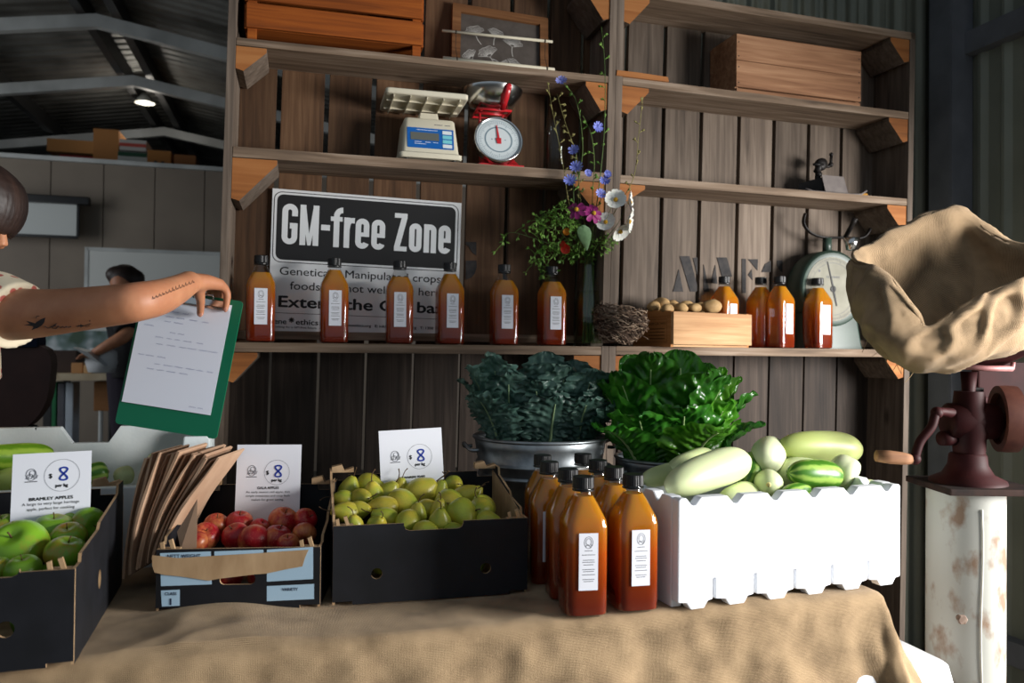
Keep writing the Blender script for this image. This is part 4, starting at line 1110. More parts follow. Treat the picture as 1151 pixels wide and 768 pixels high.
bmh = bmesh.new(); uvl = bmh.loops.layers.uv.new('UVMap'); grid = []
for j in range(nv + 1):
    row = []
    for i in range(nu + 1):
        a = A0 + (A1 - A0) * i / nu; bb_ = B0 + (B1 - B0) * j / nv
        da = max(0.0, a - (TX1 - .012)); db = max(0.0, (.012) - bb_)
        x, y = min(a, TX1 - .012), max(bb_, .012)
        dr = math.hypot(da, db)
        nz1 = noise.noise(Vector((a * 3.1, bb_ * 3.1, 0))); nz2 = noise.noise(Vector((a * 9, bb_ * 9, 4))); nz3 = noise.noise(Vector((a * 22, bb_ * 22, 9)))
        if dr > 1e-6:
            ux, uy = da / dr, -db / dr
            rad = .022
            if dr < rad * PI / 2:
                th = dr / rad; out_ = rad * math.sin(th); dn = rad * (1 - math.cos(th))
            else:
                ex = dr - rad * PI / 2; corner = min(1.0, 2.2 * min(da, db) / dr) if dr > 0 else 0
                out_ = rad + ex * (.10 + .22 * corner); dn = rad + ex * (.985 - .06 * corner)
                fold = math.sin(a * 17 + 2.0 * nz1 + 1.1) * .5 + math.sin(a * 41 + 3 * nz2) * .25 + nz2 * .6
                out_ += min(1, ex * 5) * .024 * fold + .005 * nz3
            x += ux * out_; y += uy * out_; z = TZ + .0025 - dn + .002 * nz2
        else:
            wr = max(0, nz1) * .009 + (1 - abs(nz2) * 2.2) * .004 * max(0, .5 + nz1)
            z = TZ + .0025 + (wr if True else 0)
            # a soft ridge of slack cloth between the left boxes
            r1 = math.exp(-((a - .19) / .10) ** 2 - ((bb_ - .20) / .16) ** 2) * .018
            z += r1 * (.6 + .4 * nz2)
        row.append(bmh.verts.new((x, y, z)))
    grid.append(row)
for j in range(nv):
    for i in range(nu):
        f = bmh.faces.new((grid[j][i], grid[j][i + 1], grid[j + 1][i + 1], grid[j + 1][i])); f.smooth = True
        for lp, (ii, jj) in zip(f.loops, ((i, j), (i + 1, j), (i + 1, j + 1), (i, j + 1))):
            lp[uvl].uv = ((A1 - A0) * ii / nu, (B1 - B0) * jj / nv)
me = bpy.data.meshes.new('hessian_cloth'); bmh.to_mesh(me); bmh.free(); me.materials.append(m_hess)
hc = bpy.data.objects.new('hessian_cloth', me); COL.objects.link(hc); hc.matrix_world = T.m
sm = hc.modifiers.new('thick', 'SOLIDIFY'); sm.thickness = .0015; sm.offset = -1
tag(hc, 'brown hessian cloth draped over the market table', 'tablecloth')
ZT = TZ + .006
# white plastic table behind the right end
q0 = at(1068, 743, 1.60); 
wt = thing('plastic_table', 'white plastic folding table jutting out behind the hessian, before the white pipe', 'table', mat=Matrix.Translation((q0.x, q0.y, 0)) @ Matrix.Rotation(T.yaw, 4, 'Z'))
m_wpl = simple('white plastic', hx(226, 228, 232), rough=.4)
zt_ = q0.z
b = MB(); b.loft([[(x, y, z) for x, y in rrect(-.40 - o_, -.02 - o_, .0 + o_, .52 + o_, .02, 4)] for z, o_ in ((zt_ - .052, -.008), (zt_ - .048, .002), (zt_ - .006, -.006), (zt_, -.012))]); b.build('table_top', m_wpl, wt)
for x in (-.35, -.07):
    for y in (.06, .45):
        b = MB(); b.tube([(x, y, zt_ - .05), (x, y, 0)], .014); b.build('leg', m_beam, wt)

# ------------------------------------------------------------------ cartons with fruit
def carton_box(name, label, FR, w, d, hf, hb, hs, front_notch=None, holes=(), side_hole=None, flap=True, tilt=None):
    """open produce carton: low front, sloping sides, higher back. FR = its matrix"""
    t = thing(name, label, 'box', mat=FR); th = .0045
    mats = [m_black, m_kraft]
    poly = [(0, .006), (.035, .006), (.035, 0), (w - .035, 0), (w - .035, .006), (w, .006), (w, hf)]
    if front_notch:
        a, c, dp = front_notch; r = .010
        poly += [(c, hf), (c, hf - dp + r), (c - .3 * r, hf - dp + .3 * r), (c - r, hf - dp), (a + r, hf - dp), (a + .3 * r, hf - dp + .3 * r), (a, hf - dp + r), (a, hf)]
    poly += [(0, hf)]
    b = MB(); b.prism(poly, th, holes=holes, mi_face=0, mi_edge=1); b.build('front_panel', mats, t)
    b = MB(); b.prism([(0, 0), (w, 0), (w, hb - .012), (w - .04, hb - .012), (w - .04, hb), (.04, hb), (.04, hb - .012), (0, hb - .012)], th, Mx=Matrix.Translation((0, d - th, 0)), mi_face=0, mi_edge=1); b.build('back_panel', mats, t)
    for q, x in ((0, th), (1, w)):
        sp_ = [(th, 0), (d - th, 0), (d - th, hs)]
        sp_ += [(d - .055, hs), (d - .06, hs - .016), (d - .085, hs - .02), (d * .45, hf + (hs - hf) * .45), (d * .42, hf + (hs - hf) * .30), (.045, hf + .012), (.04, hf), (th, hf)]
        ho = []
        if side_hole: ho = [ellipse(d * .45, hf * .52, .012, .016, 20)]
        b = MB(); b.prism(sp_, th, holes=ho, Mx=Matrix.Translation((x, 0, 0)) @ Matrix.Rotation(PI / 2, 4, 'Z'), mi_face=0, mi_edge=1); b.build('side_panel', mats, t)
    b = MB(); b.box((w / 2, d / 2, .008), (w - 2 * th, d - 2 * th, .004)); b.build('bottom_panel', m_kraft, t)
    if flap:
        for q in (0, 1):   # torn corner flaps, folded in at the back corners and front corners
            x0 = th if q == 0 else w - th - .045
            b = MB(); b.prism([(0, 0), (.045, 0), (.045, .010), (.026, .004), (.02, .016), (0, .012)], .02, Mx=Matrix.Translation((x0, d - .032, hs - .006)), mi_face=1, mi_edge=1); b.build('corner_flap', mats, t)
            x1 = .006 if q == 0 else w - .036
            b = MB()
            b.loft([[(x1, .006, hf - .002), (x1 + .006, .006, hf - .002), (x1 + .006, .010, hf - .002), (x1, .010, hf - .002)], [(x1 - .002, .006, hf + .010), (x1 + .004, .006, hf + .012), (x1 + .004, .010, hf + .012), (x1 - .002, .010, hf + .010)]])
            b.loft([[(x1 + .018, .006, hf - .004), (x1 + .024, .006, hf - .004), (x1 + .024, .012, hf - .004), (x1 + .018, .012, hf - .004)], [(x1 + .012, .007, hf + .014), (x1 + .018, .007, hf + .016), (x1 + .018, .013, hf + .016), (x1 + .012, .013, hf + .014)]])
            b.box((x1 + .014, .014, hf - .003), (.032, .018, .004)); b.build('torn_tab', m_kraft, t)
    return t
def corner_frame(pxl, pyl, pxr, pyr, z=TZ + .005):
    a, c = onz(pxl, pyl, z), onz(pxr, pyr, z)
    return Frame(a.x, a.y, math.atan2(c.y - a.y, c.x - a.x)), (c - a).length
FP, PW = corner_frame(373.5, 682, 592.5, 667)
hfp = FP.hit(373, 592, 0)[1] - ZT
PDp = .285
hbp = .190; hsp = .205
zM = Matrix.Translation((0, 0, ZT))
def fx(F, px, py): t, z = F.hit(px, py, 0); return t, z - ZT
n0, n1 = fx(FP, 454, 600), fx(FP, 521, 600)
hol = [ellipse(*fx(FP, 423.5, 645), .0098, .0098, 22), ellipse(*fx(FP, 546, 639), .0098, .0098, 22)]
pear_box = carton_box('pear_carton', 'black cardboard carton full of green pears, middle of the table', FP.m @ zM, PW, PDp, hfp, hbp, hsp, (n0[0], n1[0], .014), hol)
b = MB(); b.prism([(.012, .02), (PDp - .012, .02), (PDp - .012, hsp - .012), (PDp - .05, hsp - .02), (.03, hfp + .004), (.012, hfp - .002)], .002, Mx=Matrix.Translation((PW - .0048, 0, 0)) @ Matrix.Rotation(PI / 2, 4, 'Z')); b.build('inner_flap', m_kraft, pear_box, label='bare kraft inner side flap')

FG, GW = corner_frame(174.5, 688.5, 359.5, 684)
hfg = FG.hit(174, 618, 0)[1] - ZT
GD = .27; hbg = .175; hsg = .185
hh = [fx(FG, 247, 653), fx(FG, 287, 650)]
hz_ = (hh[0][1] + hh[1][1]) / 2
hand = rrect(hh[0][0], hz_ - .009, hh[1][0], hz_ + .009, .008)
gala_box = carton_box('gala_carton', 'black cardboard carton of red apples with pale blue label panels', FG.m @ zM, GW, GD, hfg, hbg, hsg, None, [hand])
m_lblue = simple('pale blue print', hx(160, 188, 208), rough=.6)
def on_front(F, name, quad, mt, parent, y=-.0005, th=.0005):
    pts = [fx(F, *p_) for p_ in quad]
    bb = MB(); bb.prism(pts, th, Mx=Matrix.Translation((0, y, 0))); return bb.build(name, mt, parent)
g1 = on_front(FG, 'label_panel', [(180, 622), (237, 620), (238, 657), (181, 659)], m_lblue, gala_box)
g2 = on_front(FG, 'label_panel', [(241, 620), (296, 618), (296, 624), (241, 625)], m_lblue, gala_box)
g3 = on_front(FG, 'label_panel', [(300, 618), (352, 615), (352, 651), (300, 654)], m_lblue, gala_box)
g4 = on_front(FG, 'label_panel', [(181, 664), (202, 663), (202, 681), (182, 682)], m_lblue, gala_box)
g5 = on_front(FG, 'label_panel', [(300, 659), (353, 656.5), (353, 673.5), (300, 676)], m_lblue, gala_box)
m_navy = simple('navy print', hx(30, 40, 66), rough=.6)
def label_text(parent, body, px, py, size, bold=.0002):
    bb = MB(); t, z = fx(FG, px, py); put_text(bb, body, size, t, z, y=-.0012, align='CENTER', bold=bold); bb.build('printed_text', m_navy, parent)
label_text(g1, 'NETT WEIGHT', 207, 627, .0085); label_text(g4, 'CLASS', 192, 669, .0072); label_text(g4, '1', 192, 680, .016, .0006); label_text(g5, 'VARIETY', 326, 664, .0072)
rt = random.Random(5)
up_ = [(171.5, 624), (200, 627), (230, 625), (260, 623), (290, 621.5), (320, 619), (347, 618.5)]
lo_ = [(343, 627), (340, 636), (325, 639), (300, 644), (288, 646), (246, 650.5), (235, 653), (205, 648), (185, 646), (174, 644), (171.5, 636)]
tear = []
for p_ in up_ + lo_: tear.append((p_[0], p_[1] + rt.uniform(-.7, .7)))
on_front(FG, 'torn_strip', tear, m_kraft, gala_box, y=-.0022, th=.0014)
# bramley carton at the left edge
f0 = onz(82.5, 749, TZ + .005); k0 = onz(129, 690, TZ + .005)
FBy = math.radians(17.5); BW, BD = .40, .42
FB = Frame(f0.x - BW * math.cos(FBy), f0.y - BW * math.sin(FBy), FBy)
hfb = FB.hit(79, 640, 0)[1] - ZT
bram_box = carton_box('bramley_carton', 'black cardboard carton of big green cooking apples at the left front', FB.m @ zM, BW, BD, hfb, .185, .20, (.06, .33, .006), [ellipse(*fx(FB, 6, 708), .0115, .0115, 22), ellipse(.10, .055, .0115, .0115, 22)], True)
b = MB()

# ------------------------------------------------------------------ fruit
def fruit_mat(name, base, blush, bscale, lo, hi, rough=.35, dots=None):
    mt, nt, out = new_mat(name)
    p = N(nt, 'ShaderNodeBsdfPrincipled'); p.inputs['Roughness'].default_value = rough; p.inputs['Specular IOR Level'].default_value = .45
    tc = N(nt, 'ShaderNodeTexCoord'); oi = N(nt, 'ShaderNodeObjectInfo')
    ad = N(nt, 'ShaderNodeVectorMath', operation='MULTIPLY_ADD'); ad.inputs[1].default_value = (3, 5, 7)
    nt.links.new(oi.outputs['Random'], ad.inputs[0]); nt.links.new(tc.outputs['Object'], ad.inputs[2])
    nz = N(nt, 'ShaderNodeTexNoise'); nz.inputs['Scale'].default_value = bscale; nz.inputs['Detail'].default_value = 3; nt.links.new(ad.outputs[0], nz.inputs['Vector'])
    sp_ = N(nt, 'ShaderNodeMapping'); sp_.inputs['Scale'].default_value = (1, 1, .12); nt.links.new(ad.outputs[0], sp_.inputs['Vector'])
    st = N(nt, 'ShaderNodeTexNoise'); st.inputs['Scale'].default_value = 120; st.inputs['Detail'].default_value = 2; nt.links.new(sp_.outputs[0], st.inputs['Vector'])
    ma = N(nt, 'ShaderNodeMath', operation='MULTIPLY_ADD'); ma.inputs[1].default_value = .25; nt.links.new(st.outputs['Fac'], ma.inputs[0]); nt.links.new(nz.outputs['Fac'], ma.inputs[2])
    rp = ramp(nt, [(lo, base), (hi, blush)]); nt.links.new(ma.outputs[0], rp.inputs[0])
    hs = N(nt, 'ShaderNodeHueSaturation'); mr = N(nt, 'ShaderNodeMapRange'); mr.inputs['To Min'].default_value = .85; mr.inputs['To Max'].default_value = 1.15
    nt.links.new(oi.outputs['Random'], mr.inputs['Value']); nt.links.new(mr.outputs[0], hs.inputs['Value']); nt.links.new(rp.outputs[0], hs.inputs['Color'])
    col = hs.outputs[0]
    if dots:
        vo = N(nt, 'ShaderNodeTexVoronoi'); vo.inputs['Scale'].default_value = 260; nt.links.new(ad.outputs[0], vo.inputs['Vector'])
        dr = ramp(nt, [(.10, (1, 1, 1)), (.2, (0, 0, 0))]); nt.links.new(vo.outputs['Distance'], dr.inputs[0])
        mx = N(nt, 'ShaderNodeMix', data_type='RGBA'); mx.inputs['B'].default_value = rgba(dots); nt.links.new(dr.outputs[0], mx.inputs['Factor']); nt.links.new(col, mx.inputs['A']); col = mx.outputs['Result']
    nt.links.new(col, p.inputs['Base Color']); nt.links.new(p.outputs[0], out.inputs[0])
    return mt
m_pear = fruit_mat('green pear skin', hx(160, 172, 56), hx(196, 178, 62), 16, .50, .78, dots=hx(120, 128, 50))
m_gala = fruit_mat('red apple skin', hx(158, 20, 30), hx(222, 150, 84), 13, .60, .90, dots=hx(210, 120, 100))
m_bram = fruit_mat('cooking apple skin', hx(116, 162, 40), hx(178, 112, 52), 8, .64, .88, rough=.3)
m_stem = simple('brown fruit stalk', hx(84, 62, 40), rough=.8)
m_calyx = simple('dry calyx', hx(70, 56, 36), rough=.9)
def pear_proto(k):
    t = thing('pear', 'x', 'pear'); r = .0262
    prof = [(.004, -.027), (.010, -.029), (.017, -.0275), (.0235, -.020), (.0262, -.009), (.0262, 0), (.0245, .009), (.0205, .018), (.0150, .0265), (.0105, .0325), (.0065, .036), (.002, .0365)]
    if k == 1: prof = [(a * 1.03, z * .9) for a, z in prof]
    pts = spline([(a, 0, z) for a, z in prof], 24); b = MB(); b.lathe([(max(p_.x, .001), p_.z) for p_ in pts], 26)
    for v in b.bm.verts: v.co *= 1 + .03 * noise.noise(v.co * 40 + Vector((k * 3, 0, 0)))
    b.build('flesh', m_pear, t, True)
    b = MB(); b.tube(spline([(0, 0, .034), (.001, 0, .044), (.006, .001, .055), (.014, .001, .062)], 8), [.0016] + [.0012] * 6 + [.0014, .0018], 6); b.build('stalk', m_stem, t, True)
    b = MB(); b.lathe([(.0035, -.0285), (.0045, -.0300), (.002, -.0292)], 10); b.build('calyx', m_calyx, t, True)
    return t
def apple_proto(name, mt, r, k, sq=.92):
    t = thing(name, 'x', 'apple'); prof = []
    for i in range(29):
        a = -PI / 2 + PI * i / 28
        rr = r * (1 + .05 * math.sin(a))
        dip = .26 * math.exp(-((PI / 2 - a) / .34) ** 2) + .20 * math.exp(-((a + PI / 2) / .28) ** 2)
        prof.append((max(.0008, rr * math.cos(a) * (1 if abs(a) < 1.4 else 1)), r * sq * math.sin(a) * (1 - dip)))
    b = MB(); b.lathe(prof, 30)
    for v in b.bm.verts:
        an = math.atan2(v.co.y, v.co.x); v.co *= 1 + .025 * noise.noise(v.co * 22 + Vector((k * 5, 1, 0))) + .012 * math.cos(5 * an) * (1 if v.co.z < 0 else .4)
    b.build('flesh', mt, t, True)
    b = MB(); zt = r * sq * .74; b.tube([(0, 0, zt - .002), (.001, 0, zt + r * .18), (.003, 0, zt + r * .34)], [.0018, .0012, .0016], 6); b.build('stalk', m_stem, t, True)
    b = MB(); zb = -r * sq * .80
    for i in range(5):
        a = i * 2 * PI / 5; b.tube([(0, 0, zb + .001), (r * .06 * math.cos(a), r * .06 * math.sin(a), zb - .002), (r * .10 * math.cos(a), r * .10 * math.sin(a), zb - .001)], [.002, .0016, .0004], 5)
    b.lathe([(.001, zb), (r * .05, zb - .001), (.001, zb - .002)], 8); b.build('calyx', m_calyx, t, True)
    return t
used = {}
def put_fruit(proto, mat, label, group):
    if proto.name not in used:
        used[proto.name] = 1; proto.matrix_world = mat; proto['label'] = label; proto['group'] = group; return proto
    return dup(proto, mat, label, group)
def pile_pt(F, px, py, d0, z0, d1, z1):
    """where the ray meets the sloping top of a pile: plane through (d0,z0)-(d1,z1) in frame F"""
    sl = (z1 - z0) / (d1 - d0); dr = ray(px, py); o = CAM - F.o
    # z - z0 = sl*(d-d0)
    den = dr.z - sl * dr.dot(F.n); num = z0 - CAMZ + sl * (o.dot(F.n) - d0) 
    k = (z0 + sl * (o.dot(F.n) - d0) - CAMZ) / den
    return CAM + dr * k
def keep_in(F, p, r, w, d, front=0.0):
    """slide a fruit along its line of sight until it lies inside its box"""
    for _ in range(60):
        q = p - F.o; t, dd = q.dot(F.t), q.dot(F.n)
        if dd < r + .008 + front: p = p + (p - CAM).normalized() * .003
        elif dd > d - r - .006: p = p - (p - CAM).normalized() * .003
        else: break
    q = p - F.o; t = q.dot(F.t)
    tt = min(max(t, r + .007), w - r - .007)
    return p + F.t * (tt - t)
def orient(tx, tz, toward=0.0):
    """stalk axis: tx to the right, toward the camera, tz up"""
    v = Vector((tx, -toward, tz)).normalized(); return v.to_track_quat('Z', 'Y').to_matrix().to_4x4()
pp = [pear_proto(0), pear_proto(1)]
# px, py, radius px, stalk dir (right, up, to camera), row
PEARS = [
 (382.5, 577, 13, (-.8, .2, .5), 'f'), (398, 591, 11, (.0, .8, .3), 'f'), (403, 573.5, 11, (.9, .2, .3), 'f2'), (424, 590, 11, (.4, .6, .5), 'f'), (433, 582, 12, (-.8, .3, .2), 'f'),
 (458, 588, 14, (-.4, -.3, .9), 'n'), (456, 597, 11, (-.2, -.3, .9), 'n'), (478, 598, 13, (.8, .2, .3), 'n'), (494, 589, 14, (.1, .9, .3), 'n'), (509, 598, 11, (.7, .3, .3), 'n'), (521, 580, 17, (.5, -.6, .4), 'f'), (548, 586, 12, (.9, .1, .2), 'f'),
 (406, 562, 13, (.5, .2, .7), 'm'), (383, 562, 11, (-.7, .2, .3), 'm'), (431, 571.5, 14, (-.9, .1, .3), 'm'), (452, 566, 16, (.9, -.1, .4), 'm'), (469, 579, 11, (.1, .9, .2), 'm'), (480, 572, 11, (.9, .3, .1), 'm'), (494, 576, 12, (.1, .9, .3), 'm'), (506, 567, 16, (.8, -.2, .5), 'm'), (543, 569, 13, (-.3, .5, .5), 'm'), (540, 574, 15, (-.2, .2, .9), 'm2'),
 (392, 551, 12, (.3, .9, .0), 'b'), (416, 546, 14, (.9, .0, .2), 'b'), (420, 558, 13, (-.1, .9, .2), 'b'), (436, 555, 13, (.5, .7, .1), 'b'), (449, 551, 11, (.2, .8, .2), 'b'), (473, 554, 17, (.75, .55, -.1), 'b'), (493, 553, 11, (.3, .7, .2), 'b'), (510, 545, 10.5, (.4, .2, .8), 'b'), (523, 558, 13, (.6, .4, .2), 'b'), (534, 556, 9, (.6, .8, .0), 'b'), (471, 552.5, 12, (-.6, .8, .1), 'h')]
NAMES = {'f': 'front row', 'f2': 'front row', 'n': 'notch', 'm': 'middle', 'm2': 'middle', 'b': 'back row', 'h': 'back row'}
PLAB = [
 'pear at the front left corner of the carton, its dark calyx showing', 'pear behind the front rim, second from the left corner', 'orange-blushed pear lying sideways near the front left corner', 'pear with an orange cheek at the front rim, left of the notch', 'pear with its stalk turned left, just left of the rim notch',
 'round pear directly above the left end of the rim notch', 'small pear facing out with a dark eye, at the left end of the notch', 'yellow-green pear lying flat along the middle of the rim notch', 'upright pear with a standing stalk above the notch middle', 'small pear tucked into the right end of the rim notch', 'largest front pear, right of the rim notch', 'yellow pear low in the front right corner of the carton',
 'yellow pear in the second row, left side of the carton', 'pear against the left wall of the carton, half covered', 'oval pear lying sideways in the second row, left of the yellowest one', 'yellowest pear, with an orange cheek, centre left of the heap', 'half hidden green pear in a gap at the centre of the heap', 'small dull yellow pear wedged behind the centre gap', 'pear with an upright stalk at the centre of the heap', 'big pale pear lying with its dark eye facing right', 'light pear above the dull one near the right wall', 'dull olive pear beside the kraft side flap',
 'pear with an upright stalk at the back left corner', 'pale yellow pear at the back, left of the price card', 'pear with a tall bent stalk, left of the price card foot', 'green pear at the foot of the price card, left corner', 'pear half hidden at the foot of the price card', 'tall pear before the price card with its stalk slanting right', 'green pear beside the tall one before the price card', 'small round pear alone against the black back wall', 'pear at the back right, left of the long stalks', 'small brownish pear with long stalks at the back right corner', 'pear behind the tall one before the price card']
rf = random.Random(11)
pts_ = []
for (px, py, rp0, dr_, row) in PEARS:
    p = pile_pt(FP, px, py, .02, ZT + hfp - .020, PDp - .03, ZT + .170)
    pts_.append(p)
for i, ((px, py, rp0, dv, row), lab) in enumerate(zip(PEARS, PLAB)):
    p = pts_[i]; s = rp0 * p.y / FPX / .0268
    tw = max(0.0, dv[2]) / math.sqrt(dv[0] ** 2 + dv[1] ** 2 + dv[2] ** 2); p = keep_in(FP, p, .0262 * s * .93, PW, PDp, max(0.0, .058 * tw - .022))
    if row in ('h',): p = p + FP.n * .035 + Vector((0, 0, -.01))
    if row in ('f2', 'm2'): p = p - FP.n * .004
    put_fruit(pp[i % 2], Matrix.Translation(p) @ orient(dv[0], dv[1], dv[2]) @ Matrix.Rotation(rf.uniform(0, 6), 4, 'Z') @ Matrix.Scale(s, 4), lab, 'pears in the black carton')
for i in range(24):   # the layer below
    lx, ly = .038 + (i % 6) * (PW - .076) / 5, .045 + (i // 6) * (PDp - .09) / 3
    p = FP.w(lx, ly, ZT + .055 + .030 * ly / PDp + rf.uniform(-.005, .005))
    put_fruit(pp[i % 2], Matrix.Translation(p) @ orient(rf.uniform(-.25, .25), 1, rf.uniform(-.25, .1)) @ Matrix.Scale(.92, 4), 'pear buried in the under layer of the black carton', 'buried pears in the carton')

ga = [apple_proto('gala_apple', m_gala, .0365, 0), apple_proto('gala_apple', m_gala, .0365, 1)]
GALA = [(231, 603, 15, (.3, .7, .6), 'yellow-streaked apple at the front left of the red apple carton'), (243, 590, 13, (.2, .8, .3), 'pinkish apple behind the yellow-streaked one, by the paper bags'), (222, 610, 12, (-.4, .6, .3), 'apple low in the front left corner of the red apple carton'),
        (269, 589, 15, (.1, .9, .2), 'deep red apple at the back left, before the price card'), (265, 603, 15, (-.2, .6, .3), 'dark red apple in the shade under the deep red one'), (286, 607, 17.5, (-.1, -.75, .9), 'pink apple showing its star-shaped calyx at the front rim'),
        (292, 594, 11, (.4, .7, .2), 'small pale apple between the calyx one and the big orange-red one'), (318, 586, 16, (.3, .8, .3), 'big orange-red apple, highest in the red apple carton'), (343, 585, 13, (.6, .5, .4), 'striped red apple in the back right corner'),
        (342, 600, 13, (.2, -.5, .8), 'red and yellow striped apple by the right wall of the carton'), (312, 605, 15, (.2, .7, .1), 'shaded dark red apple below the big orange-red one'), (324, 612, 12, (.0, .8, .3), 'apple low behind the front rim, right of the hand hole')]
for i, (px, py, rp0, dv, lab) in enumerate(GALA):
    p = pile_pt(FG, px, py, .02, ZT + hfg - .028, GD - .05, ZT + .125); s = rp0 * p.y / FPX / .0365; p = keep_in(FG, p, .0365 * s, GW, GD)
    put_fruit(ga[i % 2], Matrix.Translation(p) @ orient(*dv[:2], dv[2]) @ Matrix.Rotation(rf.uniform(0, 6), 4, 'Z') @ Matrix.Scale(s * 1.04, 4), lab, 'red apples in the carton')
for i in range(8):
    p = FG.w(.045 + (i % 4) * (GW - .09) / 3, .05 + (i // 4) * .09, ZT + .042)
    put_fruit(ga[i % 2], Matrix.Translation(p) @ orient(rf.uniform(-1, 1), 1, rf.uniform(-1, 1)) @ Matrix.Scale(.78, 4), 'red apple buried in the under layer of the carton', 'buried red apples in the carton')
ba = [apple_proto('bramley_apple', m_bram, .046, 0, .84), apple_proto('bramley_apple', m_bram, .046, 1, .84)]
BRAM = [(20, 617, 32, (.05, .9, .75), 'largest green apple with a deep stalk hollow, left edge of the carton'), (60, 597, 22, (.1, .9, .1), 'green apple in the second row under the price card'), (85, 590, 17, (.4, .8, .2), 'small green apple right of the price card foot'), (118, 590, 19.5, (.75, .1, .5), 'yellow-green apple with a brown eye at the back right corner'),
        (77, 605, 19, (.05, .95, .4), 'brown-blushed apple in front of the small green one'), (74, 623, 22, (.2, .7, .1), 'pale yellow-green apple at the right wall of the carton'), (4, 592, 15, (-.1, .9, .3), 'green apple cut by the left picture edge at the back'), (26, 641, 19, (.0, .9, .2), 'green apple low behind the front rim of the carton'), (-3, 640, 15, (.0, .9, .2), 'green apple in the front left corner, cut by the picture edge')]
for i, (px, py, rp0, dv, lab) in enumerate(BRAM):
    p = pile_pt(FB, px, py, .02, ZT + hfb - .030, BD - .08, ZT + .145); s = rp0 * p.y / FPX / .046; p = keep_in(FB, p, .046 * s, BW, BD)
    put_fruit(ba[i % 2], Matrix.Translation(p) @ orient(*dv[:2], dv[2]) @ Matrix.Rotation(rf.uniform(0, 6), 4, 'Z') @ Matrix.Scale(s * 1.03, 4), lab, 'green cooking apples in the carton')
for i in range(12):
    p = FB.w(.06 + (i % 4) * .093, .07 + (i // 4) * .11, ZT + .05 + .02 * (i // 4))
    put_fruit(ba[i % 2], Matrix.Translation(p) @ orient(rf.uniform(-1, 1), 1, rf.uniform(-1, 1)) @ Matrix.Scale(.85, 4), 'green cooking apple buried in the under layer of the carton', 'buried cooking apples in the carton')

# ------------------------------------------------------------------ price cards
def price_card(tl, tr, F, d, h, lines, label, lean=.12, roll=0.0, cy=.44, cr=.195):
    (t0, z0), (t1, z1) = F.hit(tl[0], tl[1], d), F.hit(tr[0], tr[1], d)
    w = t1 - t0; top = (z0 + z1) / 2
    M_ = F.m @ Matrix.Translation((t0, d, top)) @ Matrix.Rotation(roll, 4, 'Y') @ Matrix.Rotation(-lean, 4, 'X') @ Matrix.Translation((0, 0, -h))
    t = thing('price_card', label, 'price card', mat=M_)
    b = MB(); b.box((w / 2, .0006, h / 2), (w, .0012, h)); b.build('card', m_white, t)
    b = MB()
    ex, ez, er = w * .63, h - w * cy, w * cr
    line2(b, ellipse(ex, ez, er, er * 1.0, 48), .0005, closed=True)
    b.build('circle', m_grink, t)
    b = MB(); b8 = ellipse(ex + .002, ez + w * .055, w * .042, w * .050, 24, PI * 1.35, -PI * .5); b8 = []
    for i in range(49):
        a = 2 * PI * i / 48; b8.append((ex + w * .02 + w * .050 * math.sin(2 * a) * .95, ez + w * .02 + w * .088 * math.cos(a)))
    line2(b, b8, w * .024, y=-.0008, closed=True); b.build('marker_price', m_blue, t)
    b = MB(); put_text(b, '$', w * .085, w * .485, ez - w * .03, align='CENTER', bold=.0004); put_text(b, 'per kg', w * .062, ex, ez - w * (cr * .72), align='CENTER', bold=.0004)
    for txt, dy, sz_, fit, bold in lines: put_text(b, txt, sz_ * w, w * .5, h - w * dy, align='CENTER', fit=fit * w, bold=bold)
    b.build('printed_text', m_ink, t)
    b = MB(); lx, lz, lr = w * .24, h - w * (cy - .03), w * .065     # small line drawing on the card
    line2(b, ellipse(lx, lz, lr, lr * 1.25, 24), .0009, closed=True); line2(b, ellipse(lx + lr * .2, lz + lr * .3, lr * .55, lr * .6, 18), .0008, closed=True); line2(b, ellipse(lx - lr * .2, lz - lr * .35, lr * .6, lr * .45, 18), .0008, closed=True)
    for q in range(5): line2(b, [(lx - lr + q * lr * .5, lz - lr * .9), (lx - lr * .7 + q * lr * .5, lz - lr * .1 + .004 * (q % 2))], .0008)
    line2(b, [(lx - lr * 1.2, lz - lr * 1.5), (lx + lr * 1.2, lz - lr * 1.5)], .0016)
    b.build('logo_drawing', m_grink, t)
    return t
price_card((267, 499.5), (339, 500.5), FG, GD - .03, .19, [('GALA APPLES', .70, .055, .33, .0002), ('An early season red apple, thin', .76, .045, .68, 0), ('simple sweetness and crisp flesh', .82, .045, .68, 0), ('makes for great eating.', .88, .045, .50, 0)], 'white price card for GALA APPLES in the red apple carton')
price_card((425.5, 486.5), (496, 482), FP, PDp - .035, .18, [('TE WAIRERE PEARS', .77, .045, .40, .0003), ('Firm, sweet and juicy with a', .90, .045, .60, 0), ('lovely fine grained flesh', .97, .045, .5, 0)], 'white price card standing in the green pear carton', roll=-.045)
price_card((14.5, 512.5), (103, 507.5), FB, BD - .10, .16, [('BRAMLEY APPLES', .665, .06, .55, .0003), ('A large to very large heritage', .73, .055, .72, 0), ('apple, perfect for cooking', .80, .055, .6, 0)], 'white price card for BRAMLEY APPLES in the left carton', lean=.2, roll=-.03, cy=.33, cr=.225)

